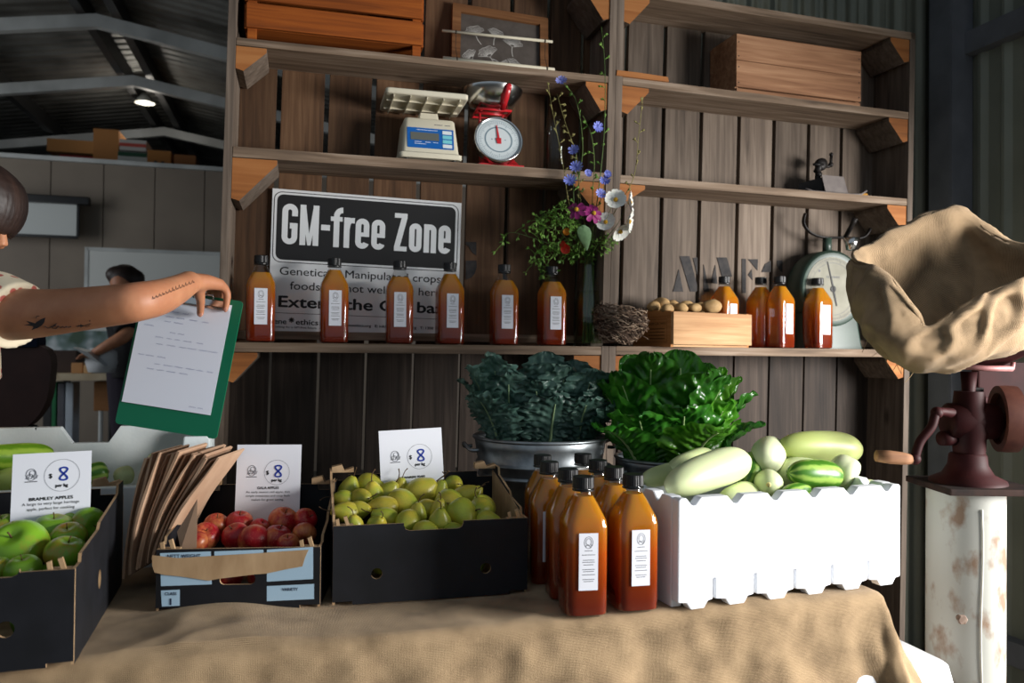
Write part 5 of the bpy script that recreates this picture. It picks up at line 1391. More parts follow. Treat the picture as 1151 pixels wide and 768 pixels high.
# ------------------------------------------------------------------ folded paper bags
m_bag = [simple('paper bag kraft', hx(176, 140, 112), hx(192, 158, 130), rough=.85, scale=14, rnd=.10)]
BL = ['paper bag leftmost in the leaning stack, beside the left carton', 'paper bag rightmost in the stack, its open face towards the apples']
Lp = [(157, 640), (158, 618), (163, 580), (172, 540), (182, 508)]
Rp = [(200, 612), (206, 592), (222, 562), (246, 530), (263, 512)]
nb = 18
for i in range(nb):
    f = i / (nb - 1)
    Yc = 1.545 + .015 * math.sin(i * 1.7)
    path = []
    for k in range(5):
        px = Lp[k][0] * (1 - f) + Rp[k][0] * f; py = Lp[k][1] * (1 - f) + Rp[k][1] * f
        if k == 4: px += 3 * math.sin(i * 2.1); py += 2.5 * math.cos(i * 1.3) - 5 * math.sin(f * PI)
        path.append(at(px, py, Yc))
    path[0] = Vector((path[0].x, path[0].y, max(path[0].z, ZT + .003 + .05 * f)))
    path = spline(path, 16); b = MB(); rings = []
    rw = .066 + .006 * math.sin(i * 3.1)
    for k, p in enumerate(path):
        d = (path[min(k + 1, 16)] - path[max(k - 1, 0)]).normalized(); nrm_ = Vector((d.z, 0, -d.x)).normalized()
        tk = .0019 + .0006 * math.sin(k * .5 + i)
        skew = .004 * math.sin(k * .25 + i * .9)
        rings.append([p + Vector((0, sg_ * rw + skew, 0)) + nrm_ * tk * q for sg_, q in ((-1, -1), (-.3, -1.15), (.4, -1.1), (1, -1), (1, 1), (.4, 1.1), (-.3, 1.1), (-1, 1))])
    b.loft(rings)
    o = b.build('paper_bag', m_bag, smooth=True, angle=40)
    lab = BL[0] if i == 0 else BL[1] if i == nb - 1 else 'brown paper bag, %s from the left carton in the leaning stack' % ORD[i]
    tag(o, lab, 'paper bag', 'folded paper bags')
# one loose bag slipped into the carton, showing its face
pf = [at(*q) for q in ((203, 618, 1.42), (221, 616, 1.42), (222, 561, 1.46), (199, 598, 1.44))]
b = MB(); b._add([tuple(p) for p in pf] + [tuple(p + Vector((-.001, .003, 0))) for p in pf], [(0, 1, 2, 3), (4, 7, 6, 5), (0, 4, 5, 1), (1, 5, 6, 2), (2, 6, 7, 3), (3, 7, 4, 0)])
tag(b.build('paper_bag', m_bag), 'single paper bag slipped inside the left end of the red apple carton', 'paper bag', 'folded paper bags')
fc = [at(*q) for q in ((211, 562, 1.42), (254, 531, 1.43), (252, 512, 1.50), (262, 500, 1.56), (240, 500, 1.54))]
# ------------------------------------------------------------------ foam boxes
m_foam = simple('white foam', hx(232, 235, 240), rough=.75, scale=60, bump=.15, bscale=220, bdist=.0008)
m_foam_d = simple('grubby foam', hx(196, 206, 208), hx(214, 220, 220), rough=.8, scale=9, bump=.2, bscale=160)
def foam_box(name, label, M_, w, d, h, th, mt, notches, slots=()):
    """one moulded body: walls with scalloped rims"""
    t = thing(name, label, 'box', mat=M_)
    def wall_poly(W_, nts, sl, bottom=True):
        P = [(0, .0)]
        if sl:
            for (a, c, hh) in sl: P += [(a - .0025, .012), (a - .0025, hh), (a + .0025, hh), (a + .0025, .012)]
            P2 = []; xs = [0] + [s_[0] for s_ in sl] + [W_]
            for i in range(len(xs) - 1):
                a, c = xs[i] + (.0025 if i else 0), xs[i + 1] - (.0025 if i < len(xs) - 2 else 0)
                m1, m2 = a + (c - a) * .35, a + (c - a) * .75
                P2 += [(a, .014), (m1 - .008, .012), (m1, 0), (m2, 0), (m2 + .008, .012), (c, .014)]
                if i < len(xs) - 2: P2 += [(c, sl[i][2]), (c + .005, sl[i][2])]
            P = P2
        else: P = [(0, .0), (W_, .0)]
        P += [(W_, h - .004), (W_ - .004, h)]
        for (a, wd_, dp, fl) in reversed(nts):
            P += [(a + wd_ / 2, h), (a + fl / 2, h - dp), (a - fl / 2, h - dp), (a - wd_ / 2, h)]
        P += [(.004, h), (0, h - .004)]
        return P
    for nm, Wd, M2, nts, sl in (('front_wall', w, Matrix.Identity(4), notches[0], slots), ('back_wall', w, Matrix.Translation((0, d - th, 0)), notches[1], slots),
                            ('end_wall', d - 2 * th, Matrix.Translation((th, th, 0)) @ Matrix.Rotation(PI / 2, 4, 'Z'), notches[2], ()), ('end_wall', d - 2 * th, Matrix.Translation((w, th, 0)) @ Matrix.Rotation(PI / 2, 4, 'Z'), notches[2], ())):
        b = MB(); b.prism(wall_poly(Wd, nts, sl), th, Mx=M2)
        bmesh.ops.remove_doubles(b.bm, verts=b.bm.verts, dist=.0002)
        o = b.build(nm, mt, t)
        bv = o.modifiers.new('soft', 'BEVEL'); bv.width = .004; bv.segments = 2; bv.limit_method = 'ANGLE'; bv.angle_limit = math.radians(30)
    b = MB(); b.box((w / 2, d / 2, .022), (w - 2 * th, d - 2 * th, .016)); b.build('floor_panel', mt, t)
    return t
fa, fc_ = onz(762, 687.5, TZ + .004), onz(1012, 656, TZ + .004)
FF = Frame(fa.x, fa.y, math.atan2(fc_.y - fa.y, fc_.x - fa.x)); FW = (fc_ - fa).length
FH = FF.hit(762, 561, 0)[1] - TZ - .004
FD = .27
def fn(px): return FF.hit(px, 560, 0)[0]
nt1 = [(fn(780), .030, .014, .006), (fn(827), .036, .015, .006), (fn(872), .036, .015, .006), (fn(915), .036, .015, .006), (fn(957), .036, .015, .006), (fn(997), .030, .013, .006)]
sl1 = [(FF.hit(p_, 650, 0)[0], 0, .052) for p_ in (803, 849, 893.5, 935.5, 976)]
foam1 = foam_box('foam_box', 'bright white foam box of pale cucumbers at the right of the table', FF.m @ Matrix.Translation((0, 0, TZ + .004)), FW, FD, FH, .022, m_foam, (nt1, nt1, [(.05, .03, .014, .006), (.11, .03, .014, .006), (.17, .03, .014, .006)]), sl1)
# far left foam box: inner face of its back wall shows
g0, g1_ = at(-30, 462, 1.78), at(226, 496, 1.93)
FL = Frame(g0.x, g0.y, math.atan2(g1_.y - g0.y, g1_.x - g0.x)); LW = math.hypot(g1_.x - g0.x, g1_.y - g0.y) + .03
LH = (g0.z + g1_.z) / 2 - TZ - .004
LDp = .30
def gn(px, py=480): return FL.hit(px, py, 0)[0]
nt2 = [(gn(40), .004, .006, .002), (gn(102), .125, .038, .075), (gn(213), .05, .004, .04)]
foam2 = foam_box('foam_box', 'grubby grey-white foam box with a chipped rim at the left rear of the table', FL.m @ Matrix.Translation((0, -LDp + .024, TZ + .004)), LW, LDp, LH, .024, m_foam_d, ([(LW * .5, LW * .8, .10, LW * .76)], nt2, [(.12, .1, .05, .05)]))
for nm_ in ():
    pass

# ------------------------------------------------------------------ pale cucumbers, zucchini
m_cuc = simple('pale cucumber skin', hx(190, 203, 142), hx(216, 222, 184), rough=.4, scale=7, stretch=(1, 1, .4), lo=.3, hi=.7, sss=.08)
m_cucy = simple('yellow green cucumber skin', hx(166, 182, 90), hx(190, 200, 130), rough=.4, scale=7, stretch=(1, 1, .4), lo=.3, hi=.7, sss=.08)
def stripes(name, c1, c2, n=9):
    mt, nt, out = new_mat(name); p = N(nt, 'ShaderNodeBsdfPrincipled'); p.inputs['Roughness'].default_value = .35
    tc = N(nt, 'ShaderNodeTexCoord'); sp_ = N(nt, 'ShaderNodeSeparateXYZ'); nt.links.new(tc.outputs['Object'], sp_.inputs[0])
    an = N(nt, 'ShaderNodeMath', operation='ARCTAN2'); nt.links.new(sp_.outputs['Y'], an.inputs[0]); nt.links.new(sp_.outputs['X'], an.inputs[1])
    mu = N(nt, 'ShaderNodeMath', operation='MULTIPLY'); mu.inputs[1].default_value = n; nt.links.new(an.outputs[0], mu.inputs[0])
    nz = N(nt, 'ShaderNodeTexNoise'); nz.inputs['Scale'].default_value = 50; nt.links.new(tc.outputs['Object'], nz.inputs['Vector'])
    ad = N(nt, 'ShaderNodeMath', operation='MULTIPLY_ADD'); ad.inputs[1].default_value = 3; nt.links.new(nz.outputs['Fac'], ad.inputs[0]); nt.links.new(mu.outputs[0], ad.inputs[2])
    si = N(nt, 'ShaderNodeMath', operation='SINE'); nt.links.new(ad.outputs[0], si.inputs[0])
    mr = N(nt, 'ShaderNodeMapRange'); mr.inputs['From Min'].default_value = -1; nt.links.new(si.outputs[0], mr.inputs['Value'])
    rp = ramp(nt, [(.25, c1), (.9, c2)]); nt.links.new(mr.outputs[0], rp.inputs[0]); nt.links.new(rp.outputs[0], p.inputs['Base Color']); nt.links.new(p.outputs[0], out.inputs[0]); return mt
m_strp = stripes('striped green skin', hx(66, 118, 30), hx(150, 184, 84), 7)
m_marrow = stripes('marrow skin', hx(96, 140, 26), hx(150, 182, 60), 6)
m_tip = simple('pale scar', hx(206, 190, 130), rough=.8)
def cucumber(c0, c1, r, mt, label, group, cat='cucumber', name='cucumber', bend=.0, scar=True, taper=.8):
    """body along c0->c1 (world), r = radius; one thing with a flesh part and a blossom scar"""
    ax = c1 - c0; ln = ax.length; mid = (c0 + c1) / 2
    rot = ax.to_track_quat('Z', 'X').to_matrix().to_4x4()
    t = thing(name, label, cat, mat=Matrix.Translation(mid) @ rot, group=group)
    b = MB(); rings = []; nn = 26
    for i in range(nn + 1):
        f = i / nn; u = -1 + 2 * f; q = (1 - abs(u) ** 3.2) ** .5 if abs(u) < 1 else 0
        rr = max(.0012, r * q * (1 - (1 - taper) * .5 * (1 - u)) * (1 + .015 * noise.noise(Vector((u * 3, r * 100, 0)))))
        cx = bend * (1 - u * u)
        rings.append([(cx + rr * math.cos(2 * PI * k / 32) * (1 + .012 * math.cos(10 * PI * k / 32)), rr * math.sin(2 * PI * k / 32) * (1 + .012 * math.cos(10 * PI * k / 32)), u * ln / 2) for k in range(32)])
    b.loft(rings); b.build('flesh', mt, t, True)
    if scar:
        b = MB(); b.lathe([(.001, ln / 2 - .001), (.005, ln / 2 - .0006), (.003, ln / 2 + .0012), (.001, ln / 2 + .001)], 12); b.build('blossom_scar', m_tip, t, True)
    return t
GC = 'pale cucumbers in the bright foam box'
def cuc(p0, p1, Y0, Y1, rpx, mt, label, **k):
    a, c = at(p0[0], p0[1], Y0), at(p1[0], p1[1], Y1)
    cucumber(a, c, rpx * ((Y0 + Y1) / 2) / FPX, mt, label, GC, **k)
cuc((749, 549), (840, 517), 1.53, 1.66, 23, m_cuc, 'largest pale cucumber, lying slantwise over the left end of the bright foam box', bend=.004)
cuc((752, 532), (800, 514), 1.66, 1.80, 17, m_cuc, 'pale cucumber behind the largest slanting one, under the chard leaves')
cuc((722, 540), (770, 528), 1.60, 1.74, 13, m_cuc, 'pale cucumber lowest at the left end of the bright foam box')
cuc((837, 548), (848, 512), 1.68, 1.76, 14, m_strp, 'green striped cucumber half hidden behind the largest pale one')
cuc((858, 520), (868, 505), 1.70, 1.84, 21, m_cuc, 'round pale cucumber end pointing at the viewer, top centre of the foam box')
cuc((864, 541), (864, 545), 1.74, 1.61, 17, m_cuc, 'small pale cucumber end with a yellow blossom tip, centre front')
cuc((812, 566), (846, 553), 1.56, 1.66, 17, m_cuc, 'pale cucumber low behind the scalloped rim, left of the centre')
cuc((874, 503), (967, 506), 1.77, 1.84, 20, m_cucy, 'long yellow-green cucumber lying on top at the back of the foam box', bend=.004)
cuc((880, 540), (910, 522), 1.73, 1.82, 21, m_cuc, 'pale cucumber behind the bright green striped one')
cuc((886, 532), (944, 536), 1.64, 1.69, 18, m_strp, 'bright green striped zucchini-like cucumber with a white tip, right of centre', bend=.002)
cuc((932, 520), (962, 540), 1.74, 1.71, 21, m_cuc, 'pale yellow-white cucumber at the right end, under the long one')
cuc((880, 556), (908, 550), 1.60, 1.66, 11, m_strp, 'sliver of a green striped cucumber behind the rim, right of centre')
cuc((955, 556), (985, 549), 1.70, 1.76, 13, m_cuc, 'pale cucumber deepest in the right corner of the foam box')
# left foam box: marrow and a few round ones
GM_ = 'vegetables in the grubby foam box'
a, c = at(-40, 516, 1.62), at(62, 512, 1.74)
cucumber(a, c, .031, m_marrow, 'long green marrow in the grubby foam box at the left edge', GM_, 'marrow', 'marrow')
for (p0, p1, Y, r, mt, lab) in (((92, 535), (122, 530), 1.70, .026, m_strp, 'small green squash just right of the BRAMLEY price card'), ((128, 536), (150, 533), 1.74, .022, m_cuc, 'pale little cucumber in the grubby foam box, left of the paper bags'), ((164, 526), (186, 524), 1.76, .036, m_cucy, 'round yellow-green squash by the paper bags in the grubby foam box'), ((-10, 538), (60, 545), 1.66, .036, m_cucy, 'pale green marrow under the long green one at the left edge')):
    a, c = at(p0[0], p0[1], Y), at(p1[0], p1[1], Y + .03)
    cucumber(a, c, r, mt, lab, GM_, 'squash', 'squash')
for i in range(6):
    p = FL.w(.10 + i * .075, -.13, TZ + .075); cucumber(p, p + Vector((.02, .14, .005)), .036, m_cuc, 'pale cucumber at the bottom of the grubby foam box', 'buried vegetables in the grubby foam box')
for i in range(6):
    p = FF.w(.07 + i * .072, .05, TZ + .085); cucumber(p, p + FF.n * .16, .034, m_cuc, 'pale cucumber at the bottom of the bright foam box', 'buried cucumbers in the bright foam box')

# ------------------------------------------------------------------ galvanised tubs and greens
m_galv = simple('galvanised steel', hx(120, 126, 130), hx(160, 166, 170), rough=.38, metal=.85, scale=26, detail=6)
def tub(label, X, Y, r, z1):
    t = thing('metal_tub', label, 'tub', loc=(X, Y, TZ + .005), yaw=.4); h = z1 - TZ - .005; r0 = r * .80
    def R_(z): return r0 + (r - r0) * z / h
    pr = [(.001, .004), (r0 - .006, .004), (r0, .0)]
    for z in (.02, .04): pr.append((R_(z), z))
    for zc in (.62, .74):
        for q in range(7): a = PI * q / 6; pr.append((R_(h * zc) + .0045 * math.sin(a), h * zc - .006 + .012 * q / 6))
    pr += [(R_(h * .9), h * .9), (r, h - .006)]
    b = MB(); inner = [(q[0] - .0022, q[1] + .002) for q in reversed(pr)]
    b.lathe(pr + inner, 64, cap0=True, cap1=False); b.build('tub_wall', m_galv, t, True, angle=60)
    b = MB(); b.tube([(r * math.cos(2 * PI * k / 64), r * math.sin(2 * PI * k / 64), h - .004) for k in range(64)], .0045, 8, loop=True); b.build('rolled_rim', m_galv, t, True)
    for s_ in (-1, 1):
        b = MB(); a0 = PI * .95 if s_ < 0 else -.1
        c = Vector((r * math.cos(a0), r * math.sin(a0), h - .03)); o_ = Vector((math.cos(a0), math.sin(a0), 0)); sd = Vector((-math.sin(a0), math.cos(a0), 0))
        b.tube(spline([c - sd * .045, c - sd * .04 + o_ * .02, c + o_ * .028 + Vector((0, 0, .012)), c + sd * .04 + o_ * .02, c + sd * .045], 18), .0045, 8); b.build('handle', m_galv, t, True)
    return t
kz = onz(600, 497, 1.0)
KX, KY, KR = .073, 2.0, .165
KZ = at(600, 497, KY - KR).z
tub('galvanised tub of dark kale behind the juice bottles', KX, KY, KR, KZ)
CX, CY, CR = .40, 1.97, .14
CZ = at(745, 521, CY - CR).z
tub('galvanised tub of glossy chard behind the bright foam box', CX, CY, CR, CZ)

def leaf_mat(name, c1, c2, rough, spec, trans=.25, scale=18, vein=None):
    mt, nt, out = new_mat(name); p = N(nt, 'ShaderNodeBsdfPrincipled'); p.inputs['Roughness'].default_value = rough; p.inputs['Specular IOR Level'].default_value = spec
    tc = N(nt, 'ShaderNodeTexCoord'); oi = N(nt, 'ShaderNodeObjectInfo')
    nz = N(nt, 'ShaderNodeTexNoise'); nz.inputs['Scale'].default_value = scale; nz.inputs['Detail'].default_value = 5; nt.links.new(tc.outputs['Object'], nz.inputs['Vector'])
    rp = ramp(nt, [(.35, c1), (.65, c2)]); nt.links.new(nz.outputs['Fac'], rp.inputs[0])
    hs = N(nt, 'ShaderNodeHueSaturation'); mr = N(nt, 'ShaderNodeMapRange'); mr.inputs['To Min'].default_value = .75; mr.inputs['To Max'].default_value = 1.25
    nt.links.new(oi.outputs['Random'], mr.inputs['Value']); nt.links.new(mr.outputs[0], hs.inputs['Value']); nt.links.new(rp.outputs[0], hs.inputs['Color']); nt.links.new(hs.outputs[0], p.inputs['Base Color'])
    bn = N(nt, 'ShaderNodeTexNoise'); bn.inputs['Scale'].default_value = 90; nt.links.new(tc.outputs['Object'], bn.inputs['Vector'])
    bp = N(nt, 'ShaderNodeBump'); bp.inputs['Strength'].default_value = .5; bp.inputs['Distance'].default_value = .003; nt.links.new(bn.outputs['Fac'], bp.inputs['Height']); nt.links.new(bp.outputs[0], p.inputs['Normal'])
    tl = N(nt, 'ShaderNodeBsdfTranslucent'); nt.links.new(hs.outputs[0], tl.inputs['Color'])
    mx = N(nt, 'ShaderNodeMixShader'); mx.inputs[0].default_value = trans; nt.links.new(p.outputs[0], mx.inputs[1]); nt.links.new(tl.outputs[0], mx.inputs[2]); nt.links.new(mx.outputs[0], out.inputs[0]); return mt
m_kale = leaf_mat('kale leaf', hx(50, 82, 72), hx(98, 132, 118), .45, .5, .12)
m_kstem = simple('kale stalk', hx(140, 164, 120), rough=.5)
m_chard = leaf_mat('chard leaf', hx(40, 104, 30), hx(82, 156, 50), .22, .6, .3)
m_chardL = leaf_mat('light chard leaf', hx(70, 140, 30), hx(116, 182, 60), .25, .6, .4)
m_cstem = simple('chard stalk', hx(180, 206, 140), rough=.4)
def leaf(parent, base, az, el, ln, wd, curl, ruffle, mt, mst, seed, stalk=.3, freq=9, nu=34, nv=22, crinkle=.0, roll=0.0, petiole=True, cup=.25, vein=.0, cfreq=75):
    """base point, azimuth / elevation of the start, curl = how far it bends over (radians)"""
    rs = random.Random(seed); ph = rs.uniform(0, 6)
    # midrib polyline
    pts = []; p = Vector(base); a_el = el; n_ = nu
    hd = Vector((math.cos(az), math.sin(az), 0)); sd = Vector((-math.sin(az), math.cos(az), 0))
    fr = []
    for i in range(n_ + 1):
        f = i / n_
        e_ = el - curl * f ** 1.6
        d = hd * math.cos(e_) + Vector((0, 0, 1)) * math.sin(e_)
        up = (-hd * math.sin(e_) + Vector((0, 0, 1)) * math.cos(e_))   # upper face normal (towards the axis)
        s_ = sd
        if roll: s_ = sd * math.cos(roll) + up * math.sin(roll); up = up * math.cos(roll) - sd * math.sin(roll)
        fr.append((p.copy(), d, s_, up)); p = p + d * (ln / n_)
    st = int(n_ * stalk)
    b = MB(); rows = []
    for i in range(st, n_ + 1):
        f = (i - st) / (n_ - st); p0, d, s_, up = fr[i]
        w = wd * .5 * (.30 + .70 * min(1, f / .42) ** .8) * (math.sqrt(max(0.02, 1 - ((f - .5) / .505) ** 2.0)) if f > .5 else 1)
        row = []
        for j in range(nv + 1):
            v = -1 + 2 * j / nv; av = abs(v)
            rf_ = ruffle * av ** 2 * (math.sin(f * freq * 2 * PI + ph + (2 if v > 0 else 0)) + .6 * math.sin(f * freq * 4.3 * PI + ph * 2 + v))
            rf_ += ruffle * .5 * av * noise.noise(Vector((f * 12, v * 4, seed)))
            cr = crinkle * noise.noise(Vector((f * ln * cfreq, v * w * cfreq * 1.4, seed * 3.1))) * min(1, av * 3) 
            cr += crinkle * vein * math.sin(2 * PI * (f * 8.5 - av * 2.2 + .1 * math.sin(seed))) * min(1, av * 4) * (1 - .5 * av)
            edge = 1 + .10 * math.sin(f * freq * 3.1 * PI + ph) * av
            row.append(p0 + s_ * (v * w * edge) + up * (cup * w * v * v + rf_ * wd * .5 + cr) + d * (-.10 * w * av * av + ruffle * .15 * wd * math.sin(f * freq * 5 + v * 3) * av))
        rows.append(row)
    b.loft(rows, closed=False); o = b.build('leaf', mt, parent, True, recalc=False)
    b = MB(); i1 = int(n_ * .86)
    b.tube([fr[i][0] + fr[i][3] * .0008 for i in range(0 if petiole else st, i1)], [wd * .035 * (1 - .8 * i / n_) + .0006 for i in range(0 if petiole else st, i1)], 7, flat=.7); b.build('stalk', mst, o, True)
    return o
def bunch(name, label, cat, X, Y, Z): return thing(name, label, cat, loc=(X, Y, Z))
def wl(root, px, py, Y): return at(px, py, Y) - root.location
# kale: leaves given by azimuth (0 = to the right, -90 = to the viewer)
kspec = [
 ('kale_bunch', 'left bunch of dark curly kale, its outer leaf drooping over the tub rim', -.075, 0.0, [
   (205, 76, .26, .15, .35, 1), (240, 82, .275, .16, .3, 2), (188, 74, .235, .14, .6, 3), (266, 82, .235, .16, .4, 4), (150, 86, .28, .14, .2, 5), (228, 70, .20, .16, .6, 8)]),
 ('kale_bunch', 'middle bunch of kale with the palest frilled leaf tops', .015, -.01, [
   (272, 86, .255, .20, .35, 11), (250, 78, .22, .17, .4, 12), (300, 82, .25, .17, .35, 13), (90, 88, .28, .17, .15, 14), (280, 72, .19, .18, .5, 15)]),
 ('kale_bunch', 'right bunch of kale beside the chard, bubbled leaf edges', .08, .0, [
   (300, 82, .245, .17, .35, 21), (330, 76, .25, .16, .4, 22), (262, 84, .23, .16, .3, 23), (20, 78, .24, .14, .45, 24), (80, 86, .26, .16, .2, 26), (340, 66, .21, .13, .8, 27), (285, 72, .19, .17, .6, 28)])]
for nm, lab, ox, oy, lv in kspec:
    r_ = bunch(nm, lab, 'kale', KX + ox, KY + oy, KZ - .05)
    for az, el, ln, wd, cu, sd_ in lv:
        leaf(r_, (.03 * math.cos(math.radians(az)), .03 * math.sin(math.radians(az)), 0), math.radians(az), math.radians(el), ln * .93, wd, cu, .06, m_kale, m_kstem, sd_, stalk=.10, freq=9, crinkle=.008, cfreq=60, vein=.25, nu=84, nv=44)
cspec = [
 ('chard_bunch', 'left bunch of glossy chard with a smooth leaf arching up to the shelf', -.06, -.005, [
   (262, 87, .30, .16, .7, 31, 0), (225, 78, .26, .16, .5, 32, 0), (195, 74, .24, .14, .5, 34, 0), (250, 68, .19, .18, .8, 36, 0), (120, 84, .28, .16, .2, 37, 0), (222, 58, .19, .15, 1.0, 38, 0)]),
 ('chard_bunch', 'middle bunch of chard with the most crinkled shining leaf', .015, -.02, [
   (284, 82, .26, .22, .6, 41, 0), (262, 74, .19, .19, .7, 42, 0), (80, 88, .29, .18, .2, 44, 0), (320, 78, .25, .17, .45, 45, 0), (295, 62, .18, .20, 1.0, 46, 1)]),
 ('chard_bunch', 'right bunch of chard with light green upright leaves over the foam box', .06, .0, [
   (300, 84, .255, .11, .3, 51, 1), (325, 80, .24, .12, .4, 52, 1), (290, 74, .20, .14, .6, 53, 1), (340, 74, .22, .12, .6, 54, 0), (0, 60, .18, .09, .9, 55, 0), (60, 86, .26, .15, .2, 57, 0)])]
for nm, lab, ox, oy, lv in cspec:
    r_ = bunch(nm, lab, 'chard', CX + ox, CY + oy, CZ - .04)
    for az, el, ln, wd, cu, sd_, k in lv:
        leaf(r_, (.03 * math.cos(math.radians(az)), .03 * math.sin(math.radians(az)), 0), math.radians(az), math.radians(el), ln * 1.05, wd, cu, .035, (m_chard, m_chardL)[k], m_cstem, sd_, stalk=.08, freq=2.5, crinkle=.009, nu=76, nv=48, cup=.35, cfreq=45, vein=.5)

# ------------------------------------------------------------------ vase of flowers
tv, zv = L.hit(662, 385, .06); _t, zv1 = L.hit(664, 294, .06)
pv = L.w(tv, .065, zC); vh = zv1 - zC
vs_ = thing('glass_vase', 'clear glass bottle vase of wild flowers at the right end of the shelf', 'vase', loc=pv)
k_ = vh
b = MB(); outer = [(.001, .0), (.040, .0), (.0445, .006), (.0445, .40 * k_), (.042, .55 * k_), (.033, .72 * k_), (.0235, .84 * k_), (.0215, .94 * k_), (.0225, k_), (.0200, k_)]
inn = [(.0190, .94 * k_), (.0205, .84 * k_), (.030, .72 * k_), (.039, .55 * k_), (.0415, .40 * k_), (.0415, .010), (.001, .008)]
b.lathe(outer + inn, 40, cap0=True, cap1=True); b.build('glass', m_glass, vs_, True)
b = MB(); b.lathe([(.001, .0085), (.041, .0105), (.041, .40 * k_), (.0385, .55 * k_), (.034, .65 * k_), (.001, .65 * k_)], 36); b.build('water', clear('vase water', (.86, .91, .78), gloss=.05), vs_, True)
m_gst = simple('green stem', hx(70, 96, 44), hx(96, 120, 60), rough=.6, rnd=.2)
m_dry = simple('dry seed stalk', hx(120, 116, 66), hx(150, 140, 86), rough=.8, rnd=.15)
m_lf = leaf_mat('flower leaf', hx(92, 140, 52), hx(136, 176, 84), .5, .4, .3)
m_pb = simple('chicory blue petal', hx(112, 124, 206), hx(150, 156, 226), rough=.6, rnd=.1)
m_pw = simple('white petal', hx(240, 240, 232), rough=.6, sss=.05)
m_pm = simple('magenta petal', hx(124, 24, 92), hx(160, 44, 120), rough=.5)
m_prd = simple('red petal', hx(190, 34, 20), hx(214, 60, 24), rough=.5)
m_por = simple('orange petal', hx(222, 140, 30), rough=.5)
m_yc = simple('yellow flower eye', hx(196, 150, 40), rough=.8)
mouth = pv + Vector((0, 0, vh))
YV = pv.y
def head(parent, c, nrm_, n, r, w, mt, eye=None, cup=.25, name='flower_head', layers=1):
    z = Vector(nrm_).normalized(); x = z.orthogonal().normalized(); y = z.cross(x); b = MB()
    for Ly in range(layers):
        for i in range(n):
            a = 2 * PI * (i + .5 * Ly) / n + .3 * random.random(); d = x * math.cos(a) + y * math.sin(a); s_ = z.cross(d)
            rr = r * (1 - .15 * Ly); rows = []
            for f, ww in ((.08, .25), (.35, .75), (.7, 1.0), (.92, .85), (1.0, .5)):
                cc = c + d * rr * f + z * (cup * rr * f * f + .002 * Ly)
                rows.append([cc - s_ * w * ww * .5 + z * .0012 * random.random(), cc + z * -.002 * ww, cc + s_ * w * ww * .5 + z * .0012 * random.random()])
            b.loft(rows, closed=False)
    o = b.build(name, mt, parent, True, recalc=False)
    if eye:
        b = MB(); b.ell(tuple(c + z * .003), (.16 * r + .002,) * 3, seg=10); b.build('eye', eye, o, True)
    return o
def lean_out(py): return .10 * max(0.0, min(1.0, (288 - py) / 50))
def stem(name, label, cat, path, rad, mt=None, into=True, group='flower stems in the glass vase'):
    """path = (px, py, depth offset) from the vase mouth outward"""
    j = random.Random(len(label) * 7 + len(path)); 
    pts = [pv + Vector((j.uniform(-.02, .02), j.uniform(-.02, .02), .012)), mouth + Vector((j.uniform(-.012, .012), j.uniform(-.012, .012), -.004))]
    pts += [at(q[0], q[1], YV + q[2] - lean_out(q[1])) for q in path]
    sp_ = spline(pts, 12 * len(pts)); t = thing(name, label, cat, loc=(0, 0, 0), group=group)
    t.location = pts[1]; o = pts[1]
    b = MB(); b.tube([p - o for p in sp_], [rad * (1 - .6 * i / len(sp_)) for i in range(len(sp_))], 6); b.build('stem', mt or m_gst, t, True)
    return t, [p - o for p in sp_], o
def rel(o, px, py, dY): return at(px, py, YV + dY - lean_out(py)) - o
TOC = Vector((-.1, -1, .1))
def buds(t, pts, f0, f1, n, r, mt, seed, spread=.012):
    q = random.Random(seed); b = MB(); ns_ = len(pts)
    for i in range(n):
        p = pts[int(ns_ * (f0 + (f1 - f0) * i / n)) % ns_]
        d = Vector((q.uniform(-1, 1), q.uniform(-1, 1), q.uniform(.1, 1))).normalized()
        b.tube([p, p + d * spread * .5, p + d * spread], [r * .4, r * .5, r], 5); 
        c = p + d * spread; 
        for k in range(3):
            e = (d + Vector((q.uniform(-.7, .7), q.uniform(-.7, .7), q.uniform(-.5, .7)))).normalized(); b.tube([c, c + e * r * 2.2, c + e * r * 4.0], [r * .9, r * 1.2, r * .2], 5)
    return b.build('bud_sprays', mt, t, True)
random.seed(21)
# tall chicory / seed stalks
st1, p1_, o1 = stem('chicory_stem', 'tallest flower stalk, rising past the middle post to the top of the picture', 'flower', [(665, 270, 0), (672, 220, -.01), (679, 150, -.02), (680, 80, -.02), (676, 30, -.02)], .0022); buds(st1, p1_, .35, .98, 16, .0024, m_lf, 1)
st2, p2_, o2 = stem('chicory_stem', 'stalk ending in a blue flower just under the top left shelf', 'flower', [(655, 270, 0), (650, 215, -.02), (655, 165, -.02), (648, 115, -.03), (632, 92, -.03)], .0018); buds(st2, p2_, .5, .95, 10, .0022, m_lf, 2); head(st2, rel(o2, 631, 91, -.035), TOC + Vector((0, 0, .4)), 12, .017, .006, m_pb)
st3, p3_, o3 = stem('seed_stalk', 'dry seed stalk leaning left, its tip crossing the red scale', 'flower', [(655, 280, 0), (640, 230, -.02), (632, 180, -.03), (622, 130, -.03), (616, 95, -.03)], .0016, m_dry); buds(st3, p3_, .45, .99, 16, .0021, m_dry, 3)
st4, p4_, o4 = stem('seed_stalk', 'dry seed stalk with pale pods between the jar and the post', 'flower', [(660, 270, 0), (652, 220, -.02), (648, 175, -.02), (636, 140, -.02), (626, 105, -.02)], .0016, m_dry); buds(st4, p4_, .45, .99, 16, .0024, m_dry, 4)
